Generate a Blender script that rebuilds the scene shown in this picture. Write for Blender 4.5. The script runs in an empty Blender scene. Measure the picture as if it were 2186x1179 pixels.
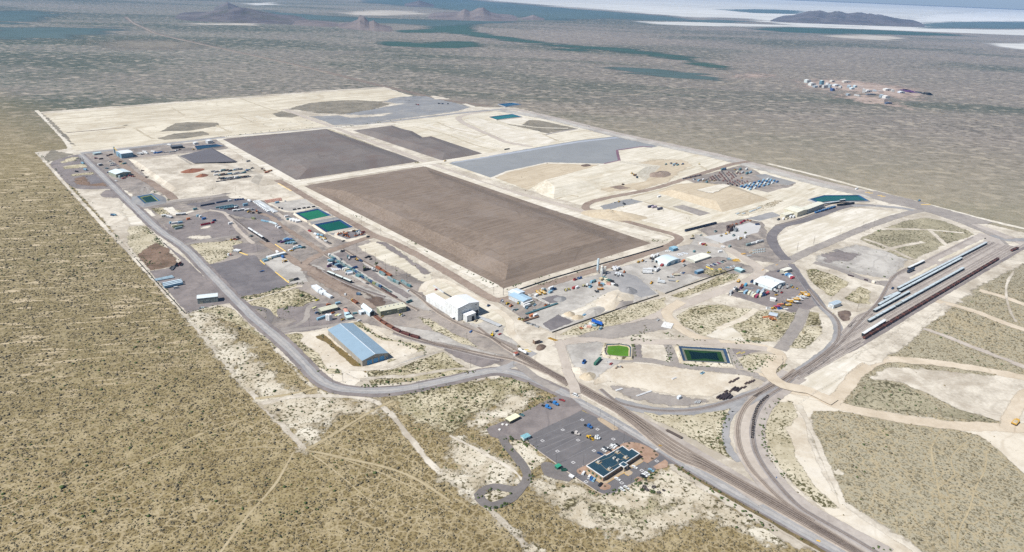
import bpy,math,random
import numpy as np
from mathutils import Vector,Matrix
from mathutils.geometry import tessellate_polygon

# ------------------------------------------------------------------ camera
scene=bpy.context.scene
PW,PH=2186.0,1179.0
CX,CY,CAM_H=PW/2,PH/2,350.0
VA,VB=(-305.0,-98.0),(3038.0,22.0)  # vanishing points of the two site axes
_a=np.array([VA[0]-CX,-(VA[1]-CY)])
_b=np.array([VB[0]-CX,-(VB[1]-CY)])
FPX=math.sqrt(-(_a@_b))
_Y=np.array([_a[0],_a[1],-FPX]);_Y/=np.linalg.norm(_Y)
_X=np.array([_b[0],_b[1],-FPX]);_X/=np.linalg.norm(_X)
ROT=np.array([_X,_Y,np.cross(_X,_Y)])  # world = ROT @ camera
cam_data=bpy.data.cameras.new("camera")
cam=bpy.data.objects.new("camera",cam_data)
scene.collection.objects.link(cam)
cam_data.sensor_width=36.0
cam_data.lens=FPX/PW*36.0
cam_data.clip_start,cam_data.clip_end=1.0,120000.0
_m=Matrix([list(r)+[0] for r in ROT]+[[0,0,0,1]])
_m.translation=Vector((0,0,CAM_H))
cam.matrix_world=_m
scene.camera=cam

# ------------------------------------------------------------------ light
SUN_EL,SUN_AZ=math.radians(50),math.radians(168)  # azimuth of the sun seen from the ground, from +X
world=bpy.data.worlds.new("World");scene.world=world;world.use_nodes=True
wn=world.node_tree;wn.nodes.clear()
sky=wn.nodes.new("ShaderNodeTexSky");sky.sky_type='NISHITA';sky.sun_disc=False
sky.sun_elevation=SUN_EL;sky.sun_rotation=math.radians(90)-SUN_AZ
sky.altitude=1300;sky.air_density=1.0;sky.dust_density=0.4;sky.ozone_density=1.2
bg=wn.nodes.new("ShaderNodeBackground");bg.inputs[1].default_value=0.062
wo=wn.nodes.new("ShaderNodeOutputWorld")
wn.links.new(sky.outputs[0],bg.inputs[0]);wn.links.new(bg.outputs[0],wo.inputs[0])
sd=bpy.data.lights.new("sun",'SUN');sd.energy=5.0;sd.angle=math.radians(0.5);sd.color=(1.0,0.98,0.95)
sun=bpy.data.objects.new("sun",sd);scene.collection.objects.link(sun)
_sv=Vector((math.cos(SUN_AZ)*math.cos(SUN_EL),math.sin(SUN_AZ)*math.cos(SUN_EL),math.sin(SUN_EL)))
sun.rotation_euler=_sv.to_track_quat('Z','Y').to_euler()
sun.location=(0,0,3000)
scene.view_settings.view_transform='Standard';scene.view_settings.look='None'
scene.view_settings.exposure=0.33;scene.view_settings.gamma=1.0
scene.view_settings.use_curve_mapping=False
scene.render.engine='CYCLES'
scene.cycles.use_denoising=False
scene.cycles.max_bounces=5;scene.cycles.diffuse_bounces=2;scene.cycles.glossy_bounces=2
scene.cycles.transparent_max_bounces=24;scene.cycles.volume_bounces=0

# ------------------------------------------------------------------ helpers
random.seed(7)
rng=np.random.default_rng(11)
COL=scene.collection
FR=dict(N=(0,0,1),A1=(0,0,2.9945),A2=(730,0,2.9945),A3=(1456,0,2.9945),A4=(80,180,4.535),
B1=(440,180,4.5348),B2=(860,180,4.5348),B3=(1280,200,4.5348),B4=(1640,360,3.930),B5=(100,300,5.358),
C1=(280,400,4.211),C2=(560,400,4.211),C3=(600,600,4.211),C4=(840,560,4.211),C5=(1060,540,4.211),
C6=(1320,420,4.211),D1=(1420,560,3.684),D2=(1746,460,3.684),D3=(1000,820,4.211),D4=(1180,680,4.211),
D5=(1520,780,2.955),D6=(960,920,3.123),D7=(0,800,3.111),D8=(0,300,2.358),
E1=(900,570,8.422),E2=(1220,930,9.07),E3=(660,640,7.368),E4=(690,530,9.825),E5=(1840,500,4.912),
E6=(1080,560,8.408),E7=(1360,500,9.827),E8=(1540,560,9.068),M=(640,340,2.6659))
RMAX=24500.0

def nat(f,x,y):
 a,b,s=FR[f]
 return (a+x/s,b+y/s)

def U(x,y,z=0.0):
 """where the sight line through a point of the photograph meets the level z"""
 d=ROT@np.array([x-CX,-(y-CY),-FPX])
 t=(z-CAM_H)/d[2] if d[2]<-1e-5 else 1e9
 p=d[:2]*t
 r=math.hypot(*p)
 if r>RMAX or t<0:
  p=d[:2]/math.hypot(d[0],d[1])*RMAX
 return p

def W(f,x,y,z=0.0):
 return U(*nat(f,x,y),z)

def mpp(p):
 """rough metres per photo pixel at a ground point"""
 return math.sqrt(p[0]**2+p[1]**2+CAM_H**2)/FPX

def hgt(base,top,f='N'):
 """height of a vertical edge from the pixels of its foot and top"""
 b=W(f,*base);ty=nat(f,*top)[1]
 lo,hi=0.0,120.0
 for _ in range(40):
  m=(lo+hi)/2
  c=ROT.T@np.array([b[0],b[1],m-CAM_H])
  y=CY+FPX*c[1]/c[2]
  if y>ty:lo=m
  else:hi=m
 return lo

def lin(r,g,b):
 f=lambda v:(v/255)/12.92 if v/255<=0.04045 else ((v/255+0.055)/1.055)**2.4
 return np.array([f(r),f(g),f(b)])

def alb(r,g,b,k=1.27):
 """surface colour from the colour it shows in full sun"""
 return tuple(np.minimum(lin(r,g,b)/k,0.86))+(1.0,)

_perm=rng.random((256,256))

def vnoise(x,y):
 xi=np.floor(x).astype(int);yi=np.floor(y).astype(int)
 fx=x-xi;fy=y-yi
 fx=fx*fx*(3-2*fx);fy=fy*fy*(3-2*fy)
 g=lambda a,b:_perm[a&255,b&255]
 return (g(xi,yi)*(1-fx)+g(xi+1,yi)*fx)*(1-fy)+(g(xi,yi+1)*(1-fx)+g(xi+1,yi+1)*fx)*fy

def fbm(x,y,o=4):
 s,a,t=0,1.0,0
 for k in range(o):
  s=s+a*vnoise(x*2**k+17.3*k,y*2**k+5.1*k);t+=a;a*=0.5
 return s/t

 # ------------------------------------------------------------------ materials
MATS={}

def nodes(name):
 m=bpy.data.materials.new(name);m.use_nodes=True
 nt=m.node_tree;nt.nodes.clear()
 return m,nt

def N(nt,t,**kw):
 n=nt.nodes.new(t)
 for k,v in kw.items():
  if k.startswith('i_'):
   n.inputs[int(k[2:]) if k[2:].isdigit() else k[2:]].default_value=v
  else:
   setattr(n,k,v)
 return n

def noise(nt,vec,scale,detail=3.0,rough=0.55,dist=0.0):
 n=N(nt,"ShaderNodeTexNoise")
 n.inputs["Scale"].default_value=scale;n.inputs["Detail"].default_value=detail
 n.inputs["Roughness"].default_value=rough;n.inputs["Distortion"].default_value=dist
 nt.links.new(vec,n.inputs["Vector"])
 return n.outputs[0]

def mth(nt,op,a,b=None,c=None,clamp=False):
 n=N(nt,"ShaderNodeMath",operation=op,use_clamp=clamp)
 for i,v in enumerate((a,b,c)):
  if v is None:continue
  if hasattr(v,'links'):nt.links.new(v,n.inputs[i])
  else:n.inputs[i].default_value=v
 return n.outputs[0]

def mixc(nt,fac,a,b):
 n=N(nt,"ShaderNodeMix",data_type='RGBA')
 for i,v in ((0,fac),(6,a),(7,b)):
  if hasattr(v,'links'):nt.links.new(v,n.inputs[i])
  else:n.inputs[i].default_value=v
 return n.outputs[2]

def mr(nt,v,a,b,c=0.0,d=1.0):
 n=N(nt,"ShaderNodeMapRange");n.clamp=True
 nt.links.new(v,n.inputs[0])
 for i,q in ((1,a),(2,b),(3,c),(4,d)):n.inputs[i].default_value=q
 return n.outputs[0]

def stretch(nt,pos,ang,sx,sy):
 mp=N(nt,"ShaderNodeMapping");mp.vector_type='TEXTURE'
 mp.inputs["Rotation"].default_value=(0,0,ang);mp.inputs["Scale"].default_value=(sx,sy,1)
 nt.links.new(pos,mp.inputs["Vector"])
 return mp.outputs[0]

def finish(nt,col,rough=0.95,spec=0.15,edge=False,pos=None,escale=0.12,bump=None):
 p=N(nt,"ShaderNodeBsdfPrincipled")
 p.inputs["Roughness"].default_value=rough;p.inputs["Specular IOR Level"].default_value=spec
 if hasattr(col,'links'):nt.links.new(col,p.inputs["Base Color"])
 else:p.inputs["Base Color"].default_value=col
 if bump is not None:
  b=N(nt,"ShaderNodeBump");b.inputs["Strength"].default_value=bump[1];b.inputs["Distance"].default_value=bump[2]
  nt.links.new(bump[0],b.inputs["Height"]);nt.links.new(b.outputs[0],p.inputs["Normal"])
 out=N(nt,"ShaderNodeOutputMaterial")
 if edge:
  at=N(nt,"ShaderNodeAttribute",attribute_name="edge")
  n1=noise(nt,pos,escale,6.0,0.7)
  s=mth(nt,'ADD',at.outputs["Fac"],mth(nt,'MULTIPLY',mth(nt,'SUBTRACT',n1,0.5),1.9))
  al=mr(nt,s,0.38,0.62)
  full=mr(nt,at.outputs["Fac"],0.985,0.999)
  al=mth(nt,'MAXIMUM',al,full)
  tr=N(nt,"ShaderNodeBsdfTransparent");mx=N(nt,"ShaderNodeMixShader")
  nt.links.new(al,mx.inputs[0]);nt.links.new(tr.outputs[0],mx.inputs[1]);nt.links.new(p.outputs[0],mx.inputs[2])
  nt.links.new(mx.outputs[0],out.inputs[0])
 else:
  nt.links.new(p.outputs[0],out.inputs[0])

def soil(name,dark,light,big=70.0,mid=14.0,fine=2.5,streak=None,third=None,spots=None,third_amt=0.5,gain=1.45,marks=0.6,es=None,fray=None):
 """bare ground: two colours mixed by noise of three sizes, optional streaks, stains of a third colour and dark plants"""
 if name in MATS:return MATS[name]
 m,nt=nodes(name)
 pos=N(nt,"ShaderNodeNewGeometry").outputs["Position"]
 nb=noise(nt,pos,1/big,4.0,0.6,0.3);nm=noise(nt,pos,1/mid,4.0,0.6);nf=noise(nt,pos,1/fine,2.0)
 f=mth(nt,'ADD',mth(nt,'MULTIPLY',nb,0.5),mth(nt,'MULTIPLY',nm,0.33))
 f=mth(nt,'ADD',f,mth(nt,'MULTIPLY',nf,0.17))
 if streak:
  ns=noise(nt,stretch(nt,pos,streak[0],streak[1],streak[2]),1.0,3.0,0.6)
  f=mth(nt,'ADD',mth(nt,'MULTIPLY',f,0.55),mth(nt,'MULTIPLY',ns,0.45))
 f=mr(nt,f,0.5-0.16/gain,0.5+0.16/gain)
 col=mixc(nt,f,dark,light)
 if third:
  n3=noise(nt,pos,1/(big*0.6),5.0,0.65,0.8)
  col=mixc(nt,mr(nt,n3,0.50,0.64,0.0,third_amt),col,third)
 if spots:
  n4=noise(nt,pos,1/spots[1],3.0,0.6);n5=noise(nt,pos,1/(spots[1]*14),3.0,0.5)
  s=mth(nt,'ADD',n4,mth(nt,'MULTIPLY',n5,0.5))
  col=mixc(nt,mr(nt,s,spots[2],spots[2]+0.09),col,spots[0])
 if marks:
  r1=noise(nt,pos,1/55.0,1.5,0.4,0.2);r2=noise(nt,stretch(nt,pos,0.7,30,80),1.0,1.0,0.4,0.3)
  l1=mr(nt,mth(nt,'ABSOLUTE',mth(nt,'SUBTRACT',r1,0.5)),0.005,0.02,1.0,0.0)
  l2=mr(nt,mth(nt,'ABSOLUTE',mth(nt,'SUBTRACT',r2,0.52)),0.005,0.022,1.0,0.0)
  msk=mr(nt,nb,0.45,0.6,0.0,marks)
  col=mixc(nt,mth(nt,'MULTIPLY',l1,msk),col,dark)
  col=mixc(nt,mth(nt,'MULTIPLY',l2,msk),col,light)
 finish(nt,col,edge=True,pos=stretch(nt,pos,math.radians(-42),fray,fray/6) if fray else pos,escale=1.0 if fray else (es or 1/16.0))
 MATS[name]=m
 return m

def paint(rgb,rough=0.5,spec=0.4,metal=0.0,wear=0.12):
 key=('paint',tuple(rgb),rough,metal)
 if key in MATS:return MATS[key]
 m,nt=nodes("paint")
 pos=N(nt,"ShaderNodeNewGeometry").outputs["Position"]
 n1=noise(nt,pos,0.35,4.0,0.6)
 c=np.array(rgb[:3])
 d=tuple(c*(1-wear*2.0)*np.array([1.0,0.97,0.93]))+(1,)
 col=mixc(nt,mr(nt,n1,0.42,0.68),tuple(c)+(1,),d)
 finish(nt,col,rough,spec)
 MATS[key]=m
 return m

def ribbed(rgb,ang,pitch=1.0,rough=0.45,depth=0.12):
 """profiled sheet metal: ribs across the given direction"""
 key=('rib',tuple(rgb),ang,pitch)
 if key in MATS:return MATS[key]
 m,nt=nodes("profiled_sheet")
 pos=N(nt,"ShaderNodeNewGeometry").outputs["Position"]
 n1=noise(nt,pos,0.12,4.0,0.6)
 w=N(nt,"ShaderNodeTexWave");w.inputs["Scale"].default_value=0.314/pitch*1.0
 nt.links.new(stretch(nt,pos,ang,1,1),w.inputs["Vector"])
 c=np.array(rgb[:3])
 col=mixc(nt,mr(nt,n1,0.4,0.7),tuple(c)+(1,),tuple(c*0.93)+(1,))
 finish(nt,col,rough,0.4,bump=(w.outputs[1],0.6,depth))
 MATS[key]=m
 return m

WHITE=(0.72,0.73,0.72);CREAM=(0.66,0.62,0.47);GLASS=(0.02,0.03,0.04);BLACK=(0.02,0.02,0.022)
STEEL=(0.30,0.31,0.32);YELLOW=(0.62,0.38,0.05);ORANGE=(0.52,0.17,0.055);RED=(0.34,0.045,0.04)
BLUE=(0.035,0.13,0.35);NAVY=(0.03,0.07,0.16);TEAL=(0.09,0.20,0.22);SKYB=(0.22,0.39,0.50)
OLIVE=(0.20,0.22,0.10);RUST=(0.17,0.05,0.035);GREYG=(0.22,0.29,0.29);DGREY=(0.07,0.075,0.08);LGREY=(0.46,0.47,0.47)
TAN=(0.50,0.42,0.30);GREEN=(0.03,0.13,0.09);PINK=(0.62,0.36,0.28);CONC=(0.5,0.49,0.46);TIRE=(0.025,0.025,0.025)
BROWN=(0.16,0.09,0.05);PURPLE=(0.12,0.05,0.14)
CNAME={WHITE:'white',CREAM:'cream',BLACK:'black',STEEL:'grey',YELLOW:'yellow',ORANGE:'orange',RED:'red',BLUE:'blue',
NAVY:'navy blue',TEAL:'teal',SKYB:'light blue',OLIVE:'olive green',RUST:'rust brown',GREYG:'grey green',DGREY:'dark grey',
LGREY:'pale grey',TAN:'tan',GREEN:'green',PINK:'pink',CONC:'concrete grey',BROWN:'brown',PURPLE:'purple'}

# ------------------------------------------------------------------ mesh building
class MB:
 def __init__(self):
  self.v,self.f=[],[]

 def box(self,c,s,tx=1.0,ty=1.0,ox=0.0):
  """box with centre of base c and size s; the top may be scaled by tx, ty and shifted by ox"""
  x,y,z=c;a,b,h=s[0]/2,s[1]/2,s[2]
  n=len(self.v)
  for k,(fx,fy,o) in enumerate(((1,1,0),(tx,ty,ox))):
   for sx,sy in ((-1,-1),(1,-1),(1,1),(-1,1)):
    self.v.append((x+o+sx*a*fx,y+sy*b*fy,z+k*h))
  self.f+=[(n+3,n+2,n+1,n),(n+4,n+5,n+6,n+7)]+[(n+i,n+(i+1)%4,n+4+(i+1)%4,n+4+i) for i in range(4)]
  return self

 def prism(self,prof,y0,y1):
  """side profile in x,z drawn out along y"""
  n=len(self.v);k=len(prof)
  self.v+=[(x,y0,z) for x,z in prof]+[(x,y1,z) for x,z in prof]
  self.f+=[tuple(n+i for i in range(k)),tuple(n+k+i for i in reversed(range(k)))]
  self.f+=[(n+i,n+k+i,n+k+(i+1)%k,n+(i+1)%k) for i in range(k)]
  return self

 def slab(self,pts,z0,z1):
  """plan outline drawn up from z0 to z1"""
  n=len(self.v);k=len(pts)
  self.v+=[(p[0],p[1],z0) for p in pts]+[(p[0],p[1],z1) for p in pts]
  tri=tessellate_polygon([[Vector((p[0],p[1],0)) for p in pts]])
  self.f+=[tuple(n+k+i for i in t) for t in tri]+[(n+i,n+(i+1)%k,n+k+(i+1)%k,n+k+i) for i in range(k)]
  return self

 def cyl(self,p0,p1,r,seg=8,r1=None):
  p0,p1=Vector(p0),Vector(p1);d=(p1-p0).normalized()
  u=d.orthogonal().normalized();w=d.cross(u);n=len(self.v)
  for p,rr in ((p0,r),(p1,r if r1 is None else r1)):
   for i in range(seg):
    a=2*math.pi*i/seg
    self.v.append(tuple(p+(u*math.cos(a)+w*math.sin(a))*rr))
  self.f+=[tuple(n+i for i in reversed(range(seg))),tuple(n+seg+i for i in range(seg))]
  self.f+=[(n+i,n+(i+1)%seg,n+seg+(i+1)%seg,n+seg+i) for i in range(seg)]
  return self

 def bar(self,p0,p1,w,h):
  """straight member of rectangular section"""
  p0,p1=Vector(p0),Vector(p1);d=(p1-p0).normalized()
  s=d.cross(Vector((0,0,1)))
  s=s.normalized()*(w/2) if s.length>1e-4 else Vector((w/2,0,0))
  t=s.cross(d).normalized()*(h/2);n=len(self.v)
  for p in (p0,p1):
   for a,b in ((-1,-1),(1,-1),(1,1),(-1,1)):self.v.append(tuple(p+s*a+t*b))
  self.f+=[(n+3,n+2,n+1,n),(n+4,n+5,n+6,n+7)]+[(n+i,n+(i+1)%4,n+4+(i+1)%4,n+4+i) for i in range(4)]
  return self

 def mesh(self,name,mat):
  me=bpy.data.meshes.new(name);me.from_pydata(self.v,[],self.f);me.update()
  if mat:me.materials.append(mat)
  import bmesh
  bm=bmesh.new();bm.from_mesh(me);bmesh.ops.recalc_face_normals(bm,faces=bm.faces[:]);bm.to_mesh(me);bm.free()
  return me

def obj(name,me,parent=None,loc=(0,0,0),rz=0.0):
 o=bpy.data.objects.new(name,me);COL.objects.link(o)
 if parent:o.parent=parent
 o.location=loc;o.rotation_euler=(0,0,rz)
 return o

def struct(o):
 o['kind']='structure'
 return o

LABELS=[]  # (object, colour, noun, place, pixel, fixed label)

def thing(name,cat,loc,rz,noun=None,place=None,colour='',px=(0,0),label=None,group=None):
 o=bpy.data.objects.new(name,None);COL.objects.link(o)
 o.empty_display_size=0.5
 o.location=loc;o.rotation_euler=(0,0,rz);o['category']=cat
 if group:o['group']=group
 LABELS.append((o,colour,noun,place,px,label,cat))
 return o

 # ------------------------------------------------------------------ land cover
GX0,GY0,GS,GNX,GNY=-300.0,60.0,2.0,1000,1250  # raster of what lies on top: 2 m cells
GZ=np.zeros((GNY,GNX),np.float32)
GL=np.zeros((GNY,GNX),np.float32)  # level of the topmost ground sheet
GD=np.full((GNY,GNX),1.0,np.float32)  # how thickly shrubs grow (1 = open desert)
LAYER=[0]

def inpoly(px,py,poly):
 r=np.zeros(px.shape,bool);j=len(poly)-1
 for i in range(len(poly)):
  xi,yi=poly[i];xj,yj=poly[j]
  if yi!=yj:
   c=((yi>py)!=(yj>py))&(px<(xj-xi)*(py-yi)/(yj-yi)+xi)
   r^=c
  j=i
 return r

def raster(poly,z,dens,flat=False):
 poly=np.asarray(poly)
 a=max(0,int((poly[:,0].min()-GX0)/GS));b=min(GNX,int((poly[:,0].max()-GX0)/GS)+2)
 c=max(0,int((poly[:,1].min()-GY0)/GS));d=min(GNY,int((poly[:,1].max()-GY0)/GS)+2)
 if a>=b or c>=d:return
 xx,yy=np.meshgrid(GX0+(np.arange(a,b)+.5)*GS,GY0+(np.arange(c,d)+.5)*GS)
 k=inpoly(xx,yy,poly)
 GZ[c:d,a:b][k]=z
 if flat:GL[c:d,a:b][k]=z
 if dens is not None:GD[c:d,a:b][k]=dens

def level(poly):
 """4 mm above the highest sheet that lies under this outline"""
 LAYER[0]+=1
 poly=np.asarray(poly)
 a=int((poly[:,0].min()-GX0)/GS)-2;b=int((poly[:,0].max()-GX0)/GS)+3
 c=int((poly[:,1].min()-GY0)/GS)-2;d=int((poly[:,1].max()-GY0)/GS)+3
 if a<0 or c<0 or b>GNX or d>GNY:return 0.1+0.004*LAYER[0]
 xx,yy=np.meshgrid(GX0+(np.arange(a,b)+.5)*GS,GY0+(np.arange(c,d)+.5)*GS)
 k=inpoly(xx,yy,poly)
 ij=np.column_stack([((poly[:,1]-GY0)/GS).astype(int)-c,((poly[:,0]-GX0)/GS).astype(int)-a])
 k[ij[:,0],ij[:,1]]=True
 for ax in (0,1):
  k=k|np.roll(k,1,ax)|np.roll(k,-1,ax)
 return float(GL[c:d,a:b][k].max())+0.005+0.0004*(LAYER[0]%7)

def gz(x,y):
 i,j=int((y-GY0)/GS),int((x-GX0)/GS)
 return float(GZ[i,j]) if 0<=i<GNY and 0<=j<GNX else 0.0

def resample(p,step,closed,smooth):
 p=np.asarray(p,float)
 if smooth:
  n=len(p);out=[]
  idx=range(n) if closed else range(n-1)
  for i in idx:
   if closed:a,b,c,d=p[i-1],p[i],p[(i+1)%n],p[(i+2)%n]
   else:a,b,c,d=p[max(i-1,0)],p[i],p[i+1],p[min(i+2,n-1)]
   for t in np.linspace(0,1,9)[:-1]:
    out.append(0.5*((2*b)+(c-a)*t+(2*a-5*b+4*c-d)*t*t+(3*b-a-3*c+d)*t**3))
  if not closed:out.append(p[-1])
  p=np.array(out)
 q=np.vstack([p,p[:1]]) if closed else p
 seg=np.hypot(*np.diff(q,axis=0).T);L=seg.sum();s=np.concatenate([[0],np.cumsum(seg)])
 n=max(8 if closed else 2,int(L/step))
 t=np.linspace(0,L,n+1)
 if closed:t=t[:-1]
 # keep the true corners
 if not smooth:
  t=np.unique(np.concatenate([t,s[:-1] if closed else s]))
 return np.column_stack([np.interp(t,s,q[:,0]),np.interp(t,s,q[:,1])])

def set_edge(me,vals):
 a=me.attributes.new("edge",'FLOAT','POINT');a.data.foreach_set("value",np.asarray(vals,np.float32))

def sheet(name,mat,f,pts,feather=2.5,smooth=False,jit=0.8,dens=0.02,z=None):
 """a thin cover of ground with an irregular, feathered border (feather and jit in photo pixels)"""
 p=np.array([W(f,*q) for q in pts])
 c=p.mean(0);k=min(mpp(c),3.0)
 if dens is not None and dens>0:feather,jit=feather*2.0,jit*1.7
 if sum(p[i-1][0]*p[i][1]-p[i][0]*p[i-1][1] for i in range(len(p)))<0:p=p[::-1]
 L=np.hypot(*np.diff(np.vstack([p,p[:1]]),axis=0).T).sum()
 p=resample(p,max(4*k,L/500),True,smooth)
 nrm=np.roll(p,-1,0)-np.roll(p,1,0)
 nrm=np.column_stack([nrm[:,1],-nrm[:,0]]);nrm/=np.maximum(np.hypot(*nrm.T)[:,None],1e-6)
 jj=(fbm(p[:,0]/(9*k)+3.1,p[:,1]/(9*k))-0.5)*2*jit*2.2*k
 p=p+nrm*jj[:,None]
 fe=feather*k
 if math.hypot(*c)>2600:fe=feather*mpp(c)*9
 if feather>5.5:return soft_sheet(name,mat,p,fe,dens,z)
 po,pi=p+nrm*fe*0.5,p-nrm*fe*0.5
 zz=level(po) if z is None else z
 n=len(p)
 v=[(a[0],a[1],zz) for a in po]+[(a[0],a[1],zz) for a in pi]
 fc=[(i,(i+1)%n,n+(i+1)%n,n+i) for i in range(n)]
 fc+=[tuple(n+i for i in t) for t in tessellate_polygon([[Vector((a[0],a[1],0)) for a in pi]])]
 me=bpy.data.meshes.new(name);me.from_pydata(v,[],fc);me.update()
 set_edge(me,[0.0]*n+[1.0]*n);me.materials.append(mat)
 o=struct(obj(name,me))
 raster(p,zz,dens,True)
 return o

def soft_sheet(name,mat,p,fe,dens,z):
 """sheet whose border fades over the width fe: a grid that carries its distance from the outline"""
 zz=level(p) if z is None else z
 lo,hi=p.min(0)-fe,p.max(0)+fe
 h=max(fe/3.0,(hi-lo).max()/260)
 xs=np.arange(lo[0],hi[0]+h,h);ys=np.arange(lo[1],hi[1]+h,h)
 X,Y=np.meshgrid(xs,ys);d2=np.full(X.shape,1e18)
 q=np.vstack([p,p[:1]])
 for i in range(len(p)):
  a,b=q[i],q[i+1];v=b-a;L2=max(v@v,1e-9)
  t=np.clip(((X-a[0])*v[0]+(Y-a[1])*v[1])/L2,0,1)
  d2=np.minimum(d2,(X-a[0]-t*v[0])**2+(Y-a[1]-t*v[1])**2)
 sd=np.sqrt(d2)*np.where(inpoly(X,Y,p),1,-1)
 e=np.clip(0.5+sd/fe,0,1)
 c=np.maximum.reduce([e[:-1,:-1],e[1:,:-1],e[:-1,1:],e[1:,1:]])>0.02
 J,I=np.nonzero(c);nx=len(xs)
 idx=np.stack([J*nx+I,J*nx+I+1,(J+1)*nx+I+1,(J+1)*nx+I],1)
 u,inv=np.unique(idx,return_inverse=True);inv=inv.reshape(idx.shape)
 V=np.column_stack([X.ravel()[u],Y.ravel()[u],np.full(len(u),zz)])
 me=bpy.data.meshes.new(name);me.from_pydata(V.tolist(),[],inv.tolist());me.update()
 set_edge(me,e.ravel()[u]);me.materials.append(mat)
 o=struct(obj(name,me));raster(p,zz,dens,True)
 return o

def strip(name,mat,f,pts,width,feather=1.5,smooth=True,jit=0.5,dens=0.0,world_pts=None,zadd=0.0):
 """a road, track or path along a line; width and feather in metres"""
 p=np.array([W(f,*q) for q in pts]) if world_pts is None else np.asarray(world_pts,float)
 k=mpp(p.mean(0));feather=min(feather,width*0.8)
 p=resample(p,max(5.0,6*k),False,smooth)
 t=np.gradient(p,axis=0);t/=np.maximum(np.hypot(*t.T)[:,None],1e-6)
 nr=np.column_stack([-t[:,1],t[:,0]])
 q=np.vstack([p+nr*(width/2+feather),(p-nr*(width/2+feather))[::-1]]);zz=level(q)+zadd
 n=len(p);v,e=[],[]
 j1=(fbm(p[:,0]/23,p[:,1]/23)-.5)*2*jit;j2=(fbm(p[:,0]/23+50,p[:,1]/23)-.5)*2*jit
 for off,ed,jj in ((-width/2-feather/2,0,j1),(-width/2+feather/2,1,j1),(width/2-feather/2,1,j2),(width/2+feather/2,0,j2)):
  q=p+nr*(off+jj*(1 if off>0 else -1))[:,None]
  v+=[(a[0],a[1],zz) for a in q];e+=[ed]*n
 fc=[(r*n+i,(r+1)*n+i,(r+1)*n+i+1,r*n+i+1) for r in range(3) for i in range(n-1)]
 me=bpy.data.meshes.new(name);me.from_pydata(v,[],[q[::-1] for q in fc]);me.update()
 set_edge(me,e);me.materials.append(mat)
 o=struct(obj(name,me))
 q=np.vstack([p+nr*width/2,(p-nr*width/2)[::-1]])
 raster(q,zz,dens,True)
 return o
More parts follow.
